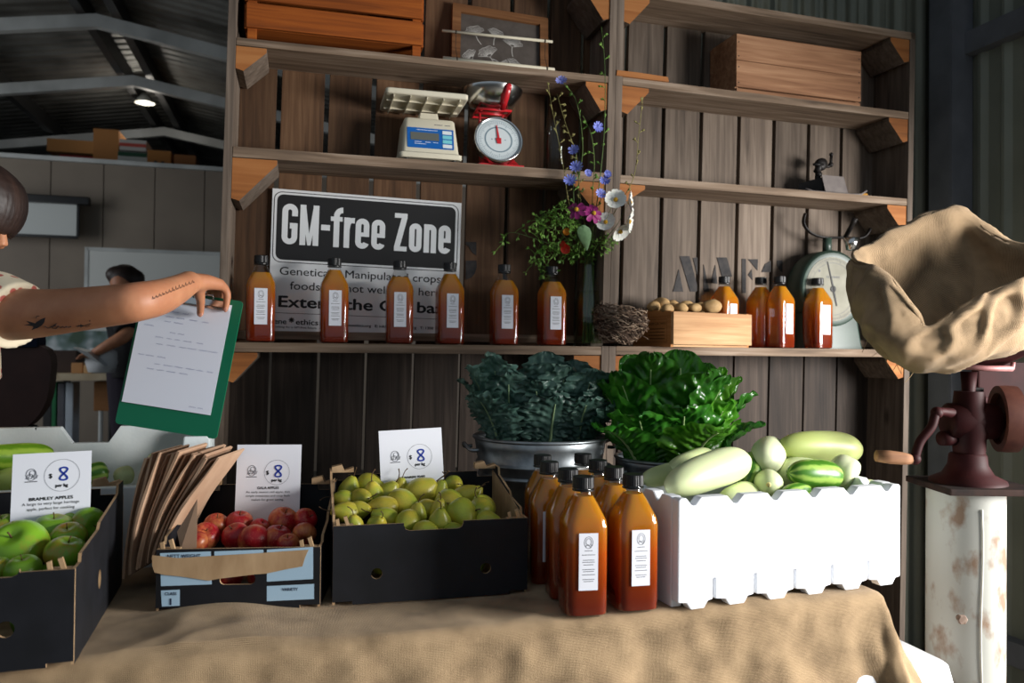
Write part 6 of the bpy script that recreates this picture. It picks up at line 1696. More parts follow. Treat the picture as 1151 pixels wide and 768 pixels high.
st5, p5_, o5 = stem('chicory_stem', 'stalk with a blue flower beside the middle post', 'flower', [(664, 270, 0), (666, 220, -.02), (668, 180, -.02), (664, 150, -.02), (655, 130, -.02)], .0017); buds(st5, p5_, .45, .95, 8, .0024, m_lf, 5); head(st5, rel(o5, 672, 143, -.03), TOC + Vector((.5, 0, 0)), 12, .017, .006, m_pb)
st6, p6_, o6 = stem('seed_stalk', 'single seed stalk standing alone over the grey boards, right of the post', 'flower', [(672, 280, 0), (690, 240, -.02), (712, 200, -.03), (718, 150, -.03), (723, 108, -.03)], .0016, m_dry); buds(st6, p6_, .55, .99, 11, .0022, m_dry, 6)
st7, p7_, o7 = stem('chicory_stem', 'stalk with three clustered blue flowers before the second shelf edge', 'flower', [(656, 275, 0), (646, 235, -.02), (645, 200, -.03), (648, 172, -.03)], .0018); buds(st7, p7_, .5, .9, 6, .0022, m_lf, 7)
for (x, y, r) in ((645, 169, .017), (648, 188, .020), (641, 203, .020)): head(st7, rel(o7, x, y, -.04), TOC + Vector((random.uniform(-.4, .4), 0, .3)), 12, r, .006, m_pb)
st8, p8_, o8 = stem('chicory_stem', 'stalk with pale violet-blue flowers beside the white ones', 'flower', [(666, 280, 0), (672, 245, -.02), (676, 220, -.03), (682, 200, -.03)], .0016)
for (x, y, r) in ((661, 195, .012), (680, 203, .016), (675, 218, .016), (683, 196, .012)): head(st8, rel(o8, x, y, -.045), TOC + Vector((random.uniform(-.4, .6), 0, .2)), 11, r, .006, m_pb)
for (nm, lab, x, y, path, nd) in (('cosmos_stem', 'magenta cosmos flower, left of the pair', 648, 236, [(658, 280, 0), (652, 255, -.03)], (-.3, -1, .5)), ('cosmos_stem', 'magenta cosmos flower, right of the pair, above the grey-green leaf', 667, 240, [(664, 280, 0), (666, 258, -.03)], (.4, -1, .3))):
    t_, pt_, o_ = stem(nm, lab, 'flower', path + [(x, y + 3, -.04)], .0015); head(t_, rel(o_, x, y, -.045), nd, 8, .030, .016, m_pm, m_yc, cup=-.15)
for (lab, x, y, path, nd, r) in (('white cosmos flower facing out with a yellow eye, topmost left of the white ones', 692, 225, [(668, 280, 0), (680, 250, -.04)], (-.1, -1, .35), .023), ('white cosmos flower seen from the side, topmost right of the white ones', 707, 228, [(670, 280, 0), (692, 255, -.04)], (1, -.25, .1), .024), ('white cosmos flower drooping on the right, under the topmost pair', 706, 249, [(670, 285, 0), (690, 268, -.04)], (1, -.3, -.15), .024), ('white cosmos flower low beside the blue ones', 681, 250, [(668, 285, 0), (676, 265, -.04)], (-.3, -1, .3), .021), ('white cosmos flower lowest on the right', 697, 260, [(670, 288, 0), (688, 272, -.04)], (.4, -.5, -.6), .022)):
    t_, pt_, o_ = stem('cosmos_stem', lab, 'flower', path + [(x - 2, y + 2, -.045)], .0014); head(t_, rel(o_, x, y, -.05), nd, 8, r * 1.35, .023, m_pw, m_yc, cup=.3)
t_, pt_, o_ = stem('nasturtium_stem', 'small red flower low on the left of the vase', 'flower', [(656, 288, 0), (648, 280, -.03), (637, 278, -.05)], .0014); head(t_, rel(o_, 636, 280, -.055), (-.4, -1, -.2), 7, .015, .012, m_prd); head(t_, rel(o_, 633, 275, -.05), (-.7, -.6, .2), 6, .011, .010, m_prd)
t_, pt_, o_ = stem('marigold_stem', 'small orange flower above the red one', 'flower', [(657, 285, 0), (645, 268, -.03), (637, 262, -.04)], .0014); head(t_, rel(o_, 637, 261, -.045), (-.2, -1, .3), 9, .012, .007, m_por, layers=2)
t_, pt_, o_ = stem('green_sprig', 'grey-green heart shaped leaf hanging before the vase neck', 'flower', [(661, 285, 0), (660, 262, -.05), (657, 255, -.06)], .0014)
b = MB(); rows = []
for f, w in ((0, .2), (.12, .8), (.3, 1), (.55, .85), (.8, .45), (1, .02)):
    c = rel(o_, 656 + 4 * f, 253 + 29 * f, -.062 - .012 * math.sin(f * PI)); rows.append([c + Vector((-.022 * w, .004, .003 * w)), c, c + Vector((.020 * w, .006, .003 * w))])
b.loft(rows, closed=False); b.build('leaf', leaf_mat('grey green leaf', hx(120, 156, 112), hx(136, 172, 128), .5, .4, .2), t_, True, recalc=False)
# curling tendrils of coriander-like greens on the left
TEN = [([(650, 285, 0), (630, 262, -.03), (612, 256, -.05), (602, 268, -.05)], 'green feathery sprig curving left over the sixth bottle'), ([(648, 282, 0), (632, 250, -.03), (612, 244, -.04), (600, 252, -.05)], 'green sprig arching left above the feathery one'), ([(652, 280, 0), (640, 240, -.02), (622, 236, -.04), (610, 244, -.04)], 'highest arching green sprig on the left of the flowers'),
       ([(650, 290, 0), (628, 285, -.04), (616, 295, -.05), (618, 315, -.05)], 'green sprig trailing down over the cap of the sixth bottle'), ([(648, 286, 0), (622, 278, -.04), (604, 282, -.05), (597, 300, -.05)], 'green sprig trailing down between the two right bottles'), ([(655, 285, 0), (650, 262, -.04), (640, 246, -.06), (628, 252, -.06)], 'green sprig curling over before the magenta flowers'),
       ([(660, 290, 0), (672, 275, -.03), (684, 272, -.04), (690, 282, -.04)], 'short green sprig on the right of the vase neck'), ([(652, 288, 0), (600, 268, -.03), (572, 262, -.04), (562, 280, -.04)], 'longest thin tendril reaching left over the fifth bottle')]
for i, (pth, lab) in enumerate(TEN):
    t_, pt_, o_ = stem('green_sprig', lab, 'flower', pth, .0013); q = random.Random(50 + i); b = MB()
    dens = 12 if i == 7 else 38
    for k in range(dens):
        p = pt_[int(len(pt_) * (.40 + .58 * k / dens)) % len(pt_)]; d = Vector((q.uniform(-1, 1), q.uniform(-1, .6), q.uniform(-.9, .8))).normalized(); ln_ = q.uniform(.010, .032)
        e = p + d * ln_; b.tube([p, p + d * ln_ * .5 + Vector((0, 0, .002)), e], .0006, 4)
        for u in range(3):
            g = (d + Vector((q.uniform(-1, 1), q.uniform(-1, 1), q.uniform(-1, 1))) * .9).normalized(); sdv = g.orthogonal().normalized(); c2 = e + g * .006
            b._add([tuple(e), tuple(e + g * .006 + sdv * .0034), tuple(e + g * .013), tuple(e + g * .006 - sdv * .0034)], [(0, 1, 2, 3)])
    b.build('leaflets', m_lf, t_, False, recalc=False)
b = MB()
# ------------------------------------------------------------------ pipe, grinder and sack
PY = 1.76
pc_ = at(1085, 550, PY); PX = pc_.x; PZ = pc_.z; PR = 39.5 * PY / FPX
m_pipe = simple('rust stained white paint', hx(136, 112, 92), hx(176, 176, 168), rough=.6, scale=22, stretch=(1, 1, .6), lo=.36, hi=.50, detail=10)
pp_ = thing('steel_pipe', 'thick rust-stained white pipe standing on end under the red grinder', 'pipe', loc=(PX, PY, 0))
b = MB(); b.lathe([(PR, 0), (PR, PZ), (PR - .006, PZ), (PR - .006, 0)], 56, cap0=False, cap1=False); b.build('pipe_wall', m_pipe, pp_, True, angle=50)
b = MB(); b.tube([(PR * math.sin(-.12) + .002 * math.sin(i * .9), -PR * math.cos(.12) - .001, PZ - .03 - i * .05) for i in range(17)], .0022, 6); b.build('weld_seam', simple('pale weld bead', hx(196, 194, 184), rough=.6), pp_, True)
zb_ = at(1078, 694, PY - PR).z; xb_ = at(1077, 694, PY - PR).x - PX
b = MB(); b.tube([(xb_, -PR - .001, zb_), (xb_, -PR - .018, zb_)], .006, 10); b.lathe([(.0105, 0), (.0105, .006), (.009, .007)], 6, Mx=Matrix.Translation((xb_, -PR - .012, zb_)) @ Matrix.Rotation(PI / 2, 4, 'X')); b.build('bolt', simple('rusty bolt', hx(90, 66, 50), hx(150, 130, 116), rough=.7, scale=60), pp_)
m_mar = simple('maroon iron paint', hx(42, 11, 13), hx(54, 17, 18), rough=.6, scale=20, spec=.2)
m_rust = simple('rusty plate', hx(34, 26, 24), hx(60, 42, 36), rough=.8, scale=24, spec=.2)
gr = thing('grain_grinder', 'maroon cast-iron hand grinder with crank and wheel on top of the pipe', 'grinder', loc=(PX, PY, PZ))
def gp(px, py, dY=0.0): return at(px, py, PY + dY) - Vector((PX, PY, PZ))
b = MB(); b.box((.015, 0, .008), (.20, .19, .014), bevel=.003); b.build('base_plate', m_rust, gr)
b = MB(); b.box((.12, -.01, .006), (.06, .03, .010), bevel=.002); b.build('plate_tab', m_rust, gr)
b = MB(); b.lathe([(.078, .015), (.076, .022), (.052, .034), (.040, .055), (.038, .075), (.034, .08)], 32, Mx=Matrix.Translation((.005, 0, 0))); b.build('pedestal', m_mar, gr, True, angle=50)
b = MB(); t_ = gp(1090, 440); b.lathe([(.032, .075), (.034, .11), (.040, .125), (.040, .165), (.034, .18), (.030, t_.z)], 28, Mx=Matrix.Translation((.008, 0, 0))); b.lathe([(.0, -.055), (.034, -.055), (.04, -.05), (.04, .05), (.034, .055), (.0, .055)], 24, Mx=Matrix.Translation((.012, .0, .15)) @ Matrix.Rotation(PI / 2, 4, 'Y')); b.build('body', m_mar, gr, True, angle=50)
a_, c_ = gp(1088, 470), gp(1089, 418); b = MB(); b.tube([a_, (a_ + c_) / 2, c_], [.020, .013, .017], 14); b.build('column', m_mar, gr, True)
b = MB(); h0, h1 = gp(1080, 412, -.03), gp(1138, 414.5, -.03); b.tube([h0, (h0 + h1) / 2 + Vector((0, 0, -.002)), h1], .0062, 8); b.tube([h1 - Vector((.006, 0, 0)), h1, h1 + Vector((.001, 0, .014))], .005, 8); b.build('tray_arm', simple('pinkish worn iron', hx(150, 96, 96), hx(170, 120, 118), rough=.5, scale=40), gr, True)
fw_ = gp(1131, 471, .0)
b = MB(); wr = 37 * PY / FPX
fM_ = Matrix.Translation(fw_) @ Matrix.Rotation(math.radians(-14), 4, 'Z') @ Matrix.Rotation(PI / 2, 4, 'Y')
b.lathe([(wr * .78, -.018), (wr, -.018), (wr + .001, 0), (wr, .018), (wr * .78, .018)], 48, Mx=fM_, cap0=False, cap1=False)
b.lathe([(wr * .78, -.018), (wr * .78, .018)], 48, Mx=fM_, cap0=False, cap1=False); b.build('flywheel_rim', simple('worn maroon wheel', hx(70, 32, 28), hx(110, 66, 50), rough=.5, scale=12), gr, True, angle=40)
b = MB(); b.lathe([(.001, -.006), (wr * .8, -.006), (wr * .8, .006), (.001, .006)], 40, Mx=fM_); b.build('flywheel_disc', m_mar, gr)
b = MB(); b.lathe([(.001, -.06), (.015, -.06), (.015, .018), (.026, .020), (.028, .045), (.024, .062), (.012, .064), (.012, .075), (.001, .075)], 28, Mx=fM_); b.build('axle', simple('brassy axle', hx(120, 104, 80), hx(150, 136, 110), rough=.4, metal=.7), gr, True, angle=40)
k0, k1, k2, k3, k4 = gp(1066, 464, -.03), gp(1053, 464, -.045), gp(1047, 480, -.05), gp(1034, 497, -.05), gp(1028, 516, -.05)
b = MB(); b.tube(spline([gp(1078, 466, -.01), k0, k1, k2, k3, k4], 24), [.011] * 6 + [.0095] * 19, 10); b.ell(tuple(k4), .013); b.ell(tuple(k1), .013); b.build('crank_arm', m_mar, gr, True)
b = MB(); b.tube([gp(1058, 493, -.01), gp(1072, 493, .0)], .016, 14); b.build('adjusting_knob', m_mar, gr, True)
b = MB(); b.tube([gp(1025, 516.5, -.05), gp(1015, 515.5, -.05), gp(1000, 514, -.05), gp(985, 512.5, -.05)], [.0105, .0135, .0145, .0125], 14); b.build('crank_handle', w_crate, gr, True)
ht = gp(1085, 412, .04); 
b = MB(); rings = []
for z, hw in ((ht.z - .005, .05), (ht.z + .03, .10), (ht.z + .035, .104), (ht.z + .030, .098)):
    rings.append([(.02 + hw * c_[0], .05 + hw * c_[1], z) for c_ in rrect(-1, -1, 1, 1, .2, 4)])
b.loft(rings); b.build('hopper', m_mar, gr, True, angle=40)
q0_, q1_ = gp(1098, 474, .16), gp(1190, 408, .16)
b = MB(); b.box(((q0_.x + q1_.x) / 2, .17, (q0_.z + q1_.z) / 2), (q1_.x - q0_.x, .03, q1_.z - q0_.z), bevel=.004); b.build('belt_guard', m_mar, gr)
b = MB(); q_ = gp(1096, 447, .02); b.box((q_.x, .03, q_.z), (.035, .03, .045), bevel=.004); b.build('bracket', m_iron, gr)
b = MB(); b.tube([q_ + Vector((0, .03, -.01)), Vector((q0_.x + .02, .165, q0_.z + .05))], .012, 10); b.build('guard_arm', m_mar, gr, True)

# sack: rings of (px, py, depth)
lip = [(965, 290, 1.71), (1015, 263, 1.83), (1075, 238, 1.93), (1108, 258, 1.92), (1162, 280, 1.85), (1225, 246, 1.76), (1162, 304, 1.67), (1118, 324, 1.63), (1080, 345, 1.585), (1044, 366, 1.56), (1028, 342, 1.58), (994, 305, 1.64)]  # right rim raised out of view to keep light off the sack interior
out1 = [(960, 296, 1.715), (1013, 266, 1.845), (1075, 240, 1.95), (1110, 259, 1.94), (1168, 283, 1.865), (1235, 250, 1.755), (1170, 322, 1.645), (1122, 342, 1.60), (1084, 362, 1.555), (1038, 376, 1.54), (1012, 345, 1.565), (980, 312, 1.635)]
out2 = [(960, 325, 1.725), (1012, 290, 1.89), (1075, 272, 1.98), (1118, 284, 1.96), (1172, 306, 1.89), (1210, 342, 1.745), (1170, 352, 1.635), (1122, 376, 1.575), (1084, 392, 1.545), (1034, 396, 1.53), (996, 374, 1.56), (968, 344, 1.64)]
out3 = [(970, 354, 1.745), (1015, 335, 1.90), (1075, 325, 1.97), (1120, 330, 1.95), (1168, 340, 1.89), (1198, 364, 1.77), (1164, 374, 1.675), (1108, 401, 1.625), (1076, 409, 1.605), (1028, 416, 1.595), (994, 393, 1.62), (975, 371, 1.69)]
thr = [(1040, 392, 1.76), (1058, 386, 1.84), (1085, 383, 1.86), (1108, 384, 1.85), (1125, 388, 1.82), (1130, 393, 1.77), (1124, 397, 1.735), (1106, 401, 1.71), (1085, 403, 1.70), (1062, 403, 1.70), (1047, 400, 1.715), (1041, 397, 1.735)]
def ringw(c): return [at(*q) for q in c]
RL, R1, R2, R3, RT = (ringw(c) for c in (lip, out1, out2, out3, thr))
cen = at(1078, 330, 1.78); dpc = at(1074, 412, 1.79)
I1 = [p.lerp(cen, .05) + Vector((0, 0, -.016)) for p in RL]
I2 = [p.lerp(cen, .20) + Vector((0, .02, -.04)) if 6 <= i <= 10 else p.lerp(cen, .06) + Vector((0, .01, -.095)) for i, p in enumerate(RL)]
I3 = [p.lerp(dpc, .66) + Vector((0, .02, 0)) if 6 <= i <= 10 else p.lerp(dpc, .50) + Vector((0, 0, -.07)) for i, p in enumerate(RL)]
# fold pushed in at the right front of the mouth
cols = [RT, [a.lerp(c, .55) for a, c in zip(RT, R3)], R3, R2, R1, RL, I1, I2, I3, [dpc + (p - dpc) * .15 for p in I3]]
NS = 220; dense = [spline(c, NS, True) for c in cols]
rows = []
NR = 72
for j in range(NR + 1):
    t = j / NR * (len(cols) - 1); i = min(int(t), len(cols) - 2); f = t - i
    p0, p1, p2, p3 = dense[max(0, i - 1)], dense[i], dense[i + 1], dense[min(len(cols) - 1, i + 2)]
    rows.append([0.5 * ((2 * p1[k]) + (p2[k] - p0[k]) * f + (2 * p0[k] - 5 * p1[k] + 4 * p2[k] - p3[k]) * f * f + (3 * p1[k] - p0[k] - 3 * p2[k] + p3[k]) * f ** 3) for k in range(NS)])
bms = bmesh.new(); uvl = bms.loops.layers.uv.new('UVMap'); vv = []
for j, row in enumerate(rows):
    rr = []
    for k, p in enumerate(row):
        t = j / NR * (len(cols) - 1)
        dirn = (p - cen).normalized()
        amp = .012 if 1.5 < t < 7 else .004
        n1 = noise.noise(Vector((p.x * 13, p.y * 13, p.z * 13))); n2 = noise.noise(Vector((p.x * 30, p.y * 30, p.z * 30 + 5)))
        rid = 1 - abs(noise.noise(Vector((p.x * 9 + 3, p.y * 9, p.z * 7))) * 2)
        c1 = 1 - abs(noise.noise(Vector((k / NS * 13, t * .8, 3)))) * 3.2; c2 = 1 - abs(noise.noise(Vector((k / NS * 26, t * 1.7, 8)))) * 3.2
        fo = (.017 * max(0, c1) + .003 * max(0, c2)) * (1 if 1.6 < t < 5.6 else .35)
        rr.append(bms.verts.new(p + dirn * (amp * (.9 * n1 + .22 * n2 + .4 * (rid - .6)) + fo)))
    vv.append(rr)
for j in range(NR):
    for k in range(NS):
        k2 = (k + 1) % NS
        f = bms.faces.new((vv[j][k], vv[j][k2], vv[j + 1][k2], vv[j + 1][k])); f.smooth = True
        for lp, (a_, c_) in zip(f.loops, ((j, k), (j, k + 1), (j + 1, k + 1), (j + 1, k))): lp[uvl].uv = (c_ / NS * 1.1, a_ / NR * .75)
me = bpy.data.meshes.new('hessian_sack'); bms.to_mesh(me); bms.free()
me.materials.append(weave('sack hessian', hx(106, 88, 66), hx(196, 166, 130), freq=150))
sk = bpy.data.objects.new('hessian_sack', me); COL.objects.link(sk)
so = sk.modifiers.new('cloth', 'SOLIDIFY'); so.thickness = .003
tag(sk, 'open hessian sack with rolled mouth sitting in the grinder hopper', 'sack')
b = MB(); rq = random.Random(9)
for i in range(9):
    a_ = at(975 + i * 6 + rq.uniform(-2, 2), 378 + i * 4.2, 1.60); b.tube(spline([a_, a_ + Vector((rq.uniform(-.01, .01), -.004, -.012)), a_ + Vector((rq.uniform(-.016, .016), -.003, -.022 - rq.random() * .012))], 6), .0006, 4)
fr_ = b.build('frayed_threads', simple('hessian thread', hx(180, 150, 110), rough=.9), None); fr_.parent = sk
# ------------------------------------------------------------------ people
m_skin = simple('warm skin', hx(176, 116, 84), hx(196, 136, 100), rough=.5, scale=14, sss=.1, bump=.08, bscale=240, bdist=.0006)
m_hair = simple('dark brown hair', hx(34, 24, 22), hx(56, 40, 34), rough=.5, scale=30, stretch=(1, 1, .15), bump=.5, bscale=140)
def remeshed(mb, name, mt, parent, vox, smooth=4):
    o = mb.build(name, mt, parent, True)
    r = o.modifiers.new('r', 'REMESH'); r.mode = 'VOXEL'; r.voxel_size = vox; r.use_smooth_shade = True
    s = o.modifiers.new('s', 'SMOOTH'); s.factor = .5; s.iterations = smooth
    bpy.context.view_layer.update(); dg = bpy.context.evaluated_depsgraph_get()
    me = bpy.data.meshes.new_from_object(o.evaluated_get(dg)); o.modifiers.clear(); old = o.data; o.data = me; bpy.data.meshes.remove(old)
    me.materials.clear(); me.materials.append(mt)
    for p in me.polygons: p.use_smooth = True
    return o
wm = thing('person', 'dark-haired person in a cream red-dotted top reaching in to hold a green clipboard', 'person', loc=(0, 0, 0))
HC = at(-41, 238, 1.60); HS = .87
hM = Matrix.Translation(HC) @ Matrix.Rotation(math.radians(26), 4, 'Y') @ Matrix.Scale(HS, 4)
def hp(x, y, z): return hM @ Vector((x, y, z))
neck = at(-112, 322, 1.60)
pel = Vector((neck.x - .20, 1.66, .90)); chest = Vector((neck.x - .04, 1.62, 1.18))
sho = at(-35, 350, 1.515); shoL = Vector((neck.x - .02, 1.80, 1.28))
b = MB()
b.tube(spline([pel, (pel + chest) / 2, chest, neck + Vector((-.02, 0, -.05))], 14), [.135, .13, .12, .115, .115, .12, .125, .13, .135, .135, .13, .115, .09, .07, .05], 20, flat=.9)
b.tube([neck + Vector((-.03, 0, -.06)), neck, hp(-.03, 0, -.06)], [.062, .052, .052], 16)
b.ell((0, 0, .012), (.098, .077, .108), Mx=hM, seg=28); b.ell((.028, 0, -.062), (.066, .058, .060), Mx=hM, seg=20); b.ell((.062, 0, -.098), (.026, .026, .022), Mx=hM, seg=14)
b.tube([hp(.088, 0, .018), hp(.104, 0, -.012), hp(.116, 0, -.032)], [.010 * HS, .012 * HS, .014 * HS], 10); b.ell((.104, .013, -.036), (.011, .009, .008), Mx=hM, seg=10); b.ell((.104, -.013, -.036), (.011, .009, .008), Mx=hM, seg=10)
b.ell((.088, 0, -.066), (.014, .024, .008), Mx=hM, seg=12); b.ell((.086, 0, -.078), (.013, .020, .008), Mx=hM, seg=12)
b.ell((.076, 0, .034), (.022, .055, .012), Mx=hM, seg=14)
for s_ in (-1, 1): b.ell((.066, s_ * .040, -.03), (.024, .022, .022), Mx=hM, seg=12); b.ell((-.004, s_ * .077, -.012), (.018, .010, .032), Mx=hM, seg=12)
b.tube([chest + Vector((.02, 0, .10)), (sho + chest) / 2 + Vector((0, 0, .08)), sho], [.075, .068, .060], 16)
b.tube([chest + Vector((.02, 0, .10)), shoL + Vector((-.02, -.04, 0)), shoL], [.075, .068, .056], 16)
A = lambda px, py, Y: at(px, py, Y)
arm = [(sho, .060), (A(20, 353, 1.475), .049), (A(60, 351, 1.455), .0425), (A(105, 346, 1.435), .0385), (A(138, 342, 1.425), .0365), (A(156, 339, 1.43), .0355), (A(178, 334.5, 1.475), .0335), (A(198, 326, 1.545), .0285), (A(214, 317, 1.615), .0235)]
sp_ = spline([p for p, r in arm], 48); rs_ = spline([Vector((r, 0, 0)) for p, r in arm], 48)
b.tube(sp_, [q.x for q in rs_], 22)
# other arm hanging, off to the left
b.tube(spline([shoL, shoL + Vector((-.02, .07, -.25)), shoL + Vector((.10, .10, -.46))], 12), [.05, .049, .047, .044, .041, .038, .037, .036, .034, .031, .028, .026, .024], 14)
ho = shoL + Vector((.12, .10, -.50)); b.ell(tuple(ho), (.03, .018, .045)); 
for q in range(4): b.tube([ho + Vector((.012 * q - .018, 0, -.03)), ho + Vector((.012 * q - .010, -.006, -.065)), ho + Vector((.012 * q - .002, -.012, -.085 + .004 * abs(q - 1)))], [.008, .0075, .006], 8)
b.tube([ho + Vector((.02, -.01, .01)), ho + Vector((.036, -.02, -.02)), ho + Vector((.04, -.022, -.045))], [.011, .009, .007], 8)
# hand on the board
W0 = A(214, 317, 1.615); K = [A(249, 320.5, 1.682), A(245, 319.5, 1.70), A(240, 318.5, 1.715), A(234, 318.5, 1.722)]
for k, rr in zip(K, (.0125, .0125, .012, .011)): b.tube([W0 + Vector((.004, .004, .0)), W0.lerp(k, .55) + Vector((0, 0, .003)), k], [.019, .0165, rr], 12)
b.tube([W0, A(222, 318, 1.63), A(226, 322, 1.645)], [.021, .019, .014], 12)
FI = [([K[0], A(254.5, 328, 1.694), A(255, 338, 1.697), A(253.3, 348, 1.697)], (.0105, .0092, .0082, .0066)),
      ([K[1], A(250.5, 326, 1.728), A(250, 338, 1.738), A(246, 348, 1.733)], (.0108, .0094, .0084, .0068)),
      ([K[2], A(243.5, 325, 1.740), A(243, 337, 1.748), A(240, 347, 1.738)], (.0104, .009, .0080, .0066)),
      ([K[3], A(235.5, 325, 1.745), A(235, 334, 1.752), A(233, 342, 1.742)], (.0095, .0082, .0074, .006))]
for pth, rr in FI:
    q = spline(pth, 14); r2 = spline([Vector((x, 0, 0)) for x in rr], 14); b.tube(q, [x.x for x in r2], 10); b.ell(tuple(q[-1]), rr[-1])
th = spline([A(222, 320, 1.64), A(223.5, 328, 1.65), A(225.5, 339, 1.668), A(225, 353, 1.690)], 14); b.tube(th, [.0165 - .0008 * i if i < 9 else .0096 - .0004 * (i - 9) for i in range(15)], 12); b.ell(tuple(th[-1]), .0078)
# legs and feet
for s_ in (-1, 1):
    hip = pel + Vector((0, s_ * .085, -.05)); kn = Vector((pel.x + .03, hip.y + s_ * .01, .48)); an = Vector((pel.x - .02, kn.y, .08))
    b.tube(spline([hip, kn, an], 14), [.092 - .0035 * i for i in range(8)] + [.058, .056, .054, .048, .042, .038, .036], 16)
    b.tube([an + Vector((-.03, 0, -.045)), an + Vector((.06, 0, -.05)), an + Vector((.16, 0, -.058))], [.038, .036, .022], 12)
body = remeshed(b, 'body', m_skin, wm, .0042, 3)
bvh = BVHTree.FromPolygons([v.co for v in body.data.vertices], [tuple(p.vertices) for p in body.data.polygons])
# nails
b = MB()
for tip, rr, ax in ((FI[0][0][-1], .0055, Vector((0, 0, -1))), (th[-1], .0068, Vector((0, 0, -1)))):
    h = bvh.ray_cast(CAM, (tip - CAM).normalized())
    if h[0]: b.ell(tuple(h[0]), (rr * .8, .0012, rr), seg=12)
b.build('fingernail', simple('nail', hx(206, 146, 124), rough=.3), wm, True)
# hair: a cap over the skull with a fringe, and a length at the back
b = MB(); rings = []; nn = 40
for i in range(22):
    ph = PI / 2 - i * (PI * .62) / 21; ring = []
    for k in range(nn):
        a = 2 * PI * k / nn; x, y, z = math.cos(ph) * math.cos(a), math.cos(ph) * math.sin(a), math.sin(ph)
        front = max(0, math.cos(a)); drop = 1.0
        lim = .16 + .34 * (front ** 3)
        zz = z
        if z < lim - .24 and front > .55: zz = lim - .24
        f = 1.09 + .025 * math.sin(a * 9 + i) * (1 - abs(z)) + .02 * noise.noise(Vector((x * 5, y * 5, z * 5)))
        px_ = .103 * x * f * (1 if not (z < lim - .24 and front > .55) else .98)
        ring.append((px_ - .004, .084 * y * f, .012 + .112 * zz * f))
    rings.append(ring)
b.loft(rings, Mx=hM)
for i in range(26):   # fringe and side strands
    a = -1.45 + 2.9 * i / 25; x0, y0 = .108 * math.cos(a), .088 * math.sin(a); ln_ = .026 + .034 * abs(math.sin(a)) ** 2 + .012 * random.random()
    b.tube(spline([hp(x0 * .2, y0 * .2, .120), hp(x0 * .72, y0 * .78, .096), hp(x0 * .99, y0 * 1.0, .055), hp(x0 * 1.04, y0 * 1.07, .03 - ln_ * .4), hp(x0 * 1.0, y0 * 1.07, .03 - ln_)], 12), [.012, .014, .015, .015, .0145, .0135, .0125, .0115, .0105, .0095, .008, .006, .004], 8)
for i in range(18):
    a = 1.5 + 3.2 * i / 17; x0, y0 = .112 * math.cos(a), .090 * math.sin(a)
    b.tube([hp(x0, y0, .02), hp(x0 * 1.05, y0 * 1.03, -.05), hp(x0 * .95 - .01, y0, -.13 - .02 * random.random())], [.018, .020, .006], 8)
remeshed(b, 'hair', m_hair, wm, .0035, 2)
b = MB()
for s_ in (-1, 1): b.ell((.082, s_ * .032, .004), (.012, .013, .011), Mx=hM, seg=14)
b.build('eyes', simple('eye white', hx(220, 214, 208), rough=.2), wm, True)
b = MB()
for s_ in (-1, 1):
    b.ell((.0905, s_ * .033, .003), (.0045, .006, .006), Mx=hM, seg=12)
    b.tube([hp(.088, s_ * .018, .014), hp(.097, s_ * .032, .015), hp(.090, s_ * .047, .010)], .0016, 6); b.tube([hp(.094, s_ * .014, .034), hp(.096, s_ * .032, .040), hp(.086, s_ * .052, .034)], [.003, .0036, .0015], 6)
b.build('lashes_and_brows', m_hair, wm, True)
b = MB(); b.ell((.0985, 0, -.066), (.006, .022, .006), Mx=hM, seg=12); b.ell((.0965, 0, -.077), (.006, .018, .006), Mx=hM, seg=12); b.build('lips', simple('lips', hx(176, 92, 84), rough=.4), wm, True)
# dotted top
mt, nt, out = new_mat('cream cloth with red dots'); p = N(nt, 'ShaderNodeBsdfPrincipled'); p.inputs['Roughness'].default_value = .85
tc = N(nt, 'ShaderNodeTexCoord'); vo = N(nt, 'ShaderNodeTexVoronoi'); vo.inputs['Scale'].default_value = 44; vo.inputs['Randomness'].default_value = .6; nt.links.new(tc.outputs['Object'], vo.inputs['Vector'])
rp = ramp(nt, [(.28, hx(186, 96, 84)), (.36, hx(226, 212, 184))]); nt.links.new(vo.outputs['Distance'], rp.inputs[0]); nt.links.new(rp.outputs[0], p.inputs['Base Color']); nt.links.new(p.outputs[0], out.inputs[0])
b = MB()
b.tube(spline([pel + Vector((0, 0, -.12)), pel, (pel + chest) / 2, chest, neck + Vector((-.03, 0, -.06))], 16), [.175, .170, .160, .15, .145, .14, .14, .14, .145, .15, .152, .152, .15, .14, .115, .09, .075], 24, flat=.92)
b.tube([chest + Vector((.02, 0, .10)), (sho + chest) / 2 + Vector((0, 0, .085)), sho + Vector((0, 0, .004)), A(-4, 345, 1.49), A(20, 356, 1.473)], [.088, .080, .074, .068, .0655], 24)
b.tube([chest + Vector((.02, 0, .10)), shoL + Vector((-.02, -.04, 0)), shoL + Vector((0, .02, -.03)), shoL + Vector((-.01, .05, -.14))], [.088, .08, .072, .066], 20)
remeshed(b, 'dotted_top', mt, wm, .006, 2)
b = MB()
for s_ in (-1, 1):
    hip = pel + Vector((0, s_ * .085, -.05)); kn = Vector((pel.x + .03, hip.y + s_ * .01, .48)); an = Vector((pel.x - .02, kn.y, .10))
    b.tube(spline([hip + Vector((0, 0, .16)), hip, kn, an], 16), [.118, .118, .116, .112, .108, .103, .098, .092, .086, .082, .078, .074, .071, .068, .065, .062, .060], 18)
remeshed(b, 'trousers', simple('navy trousers', hx(30, 34, 52), rough=.9), wm, .008, 2)
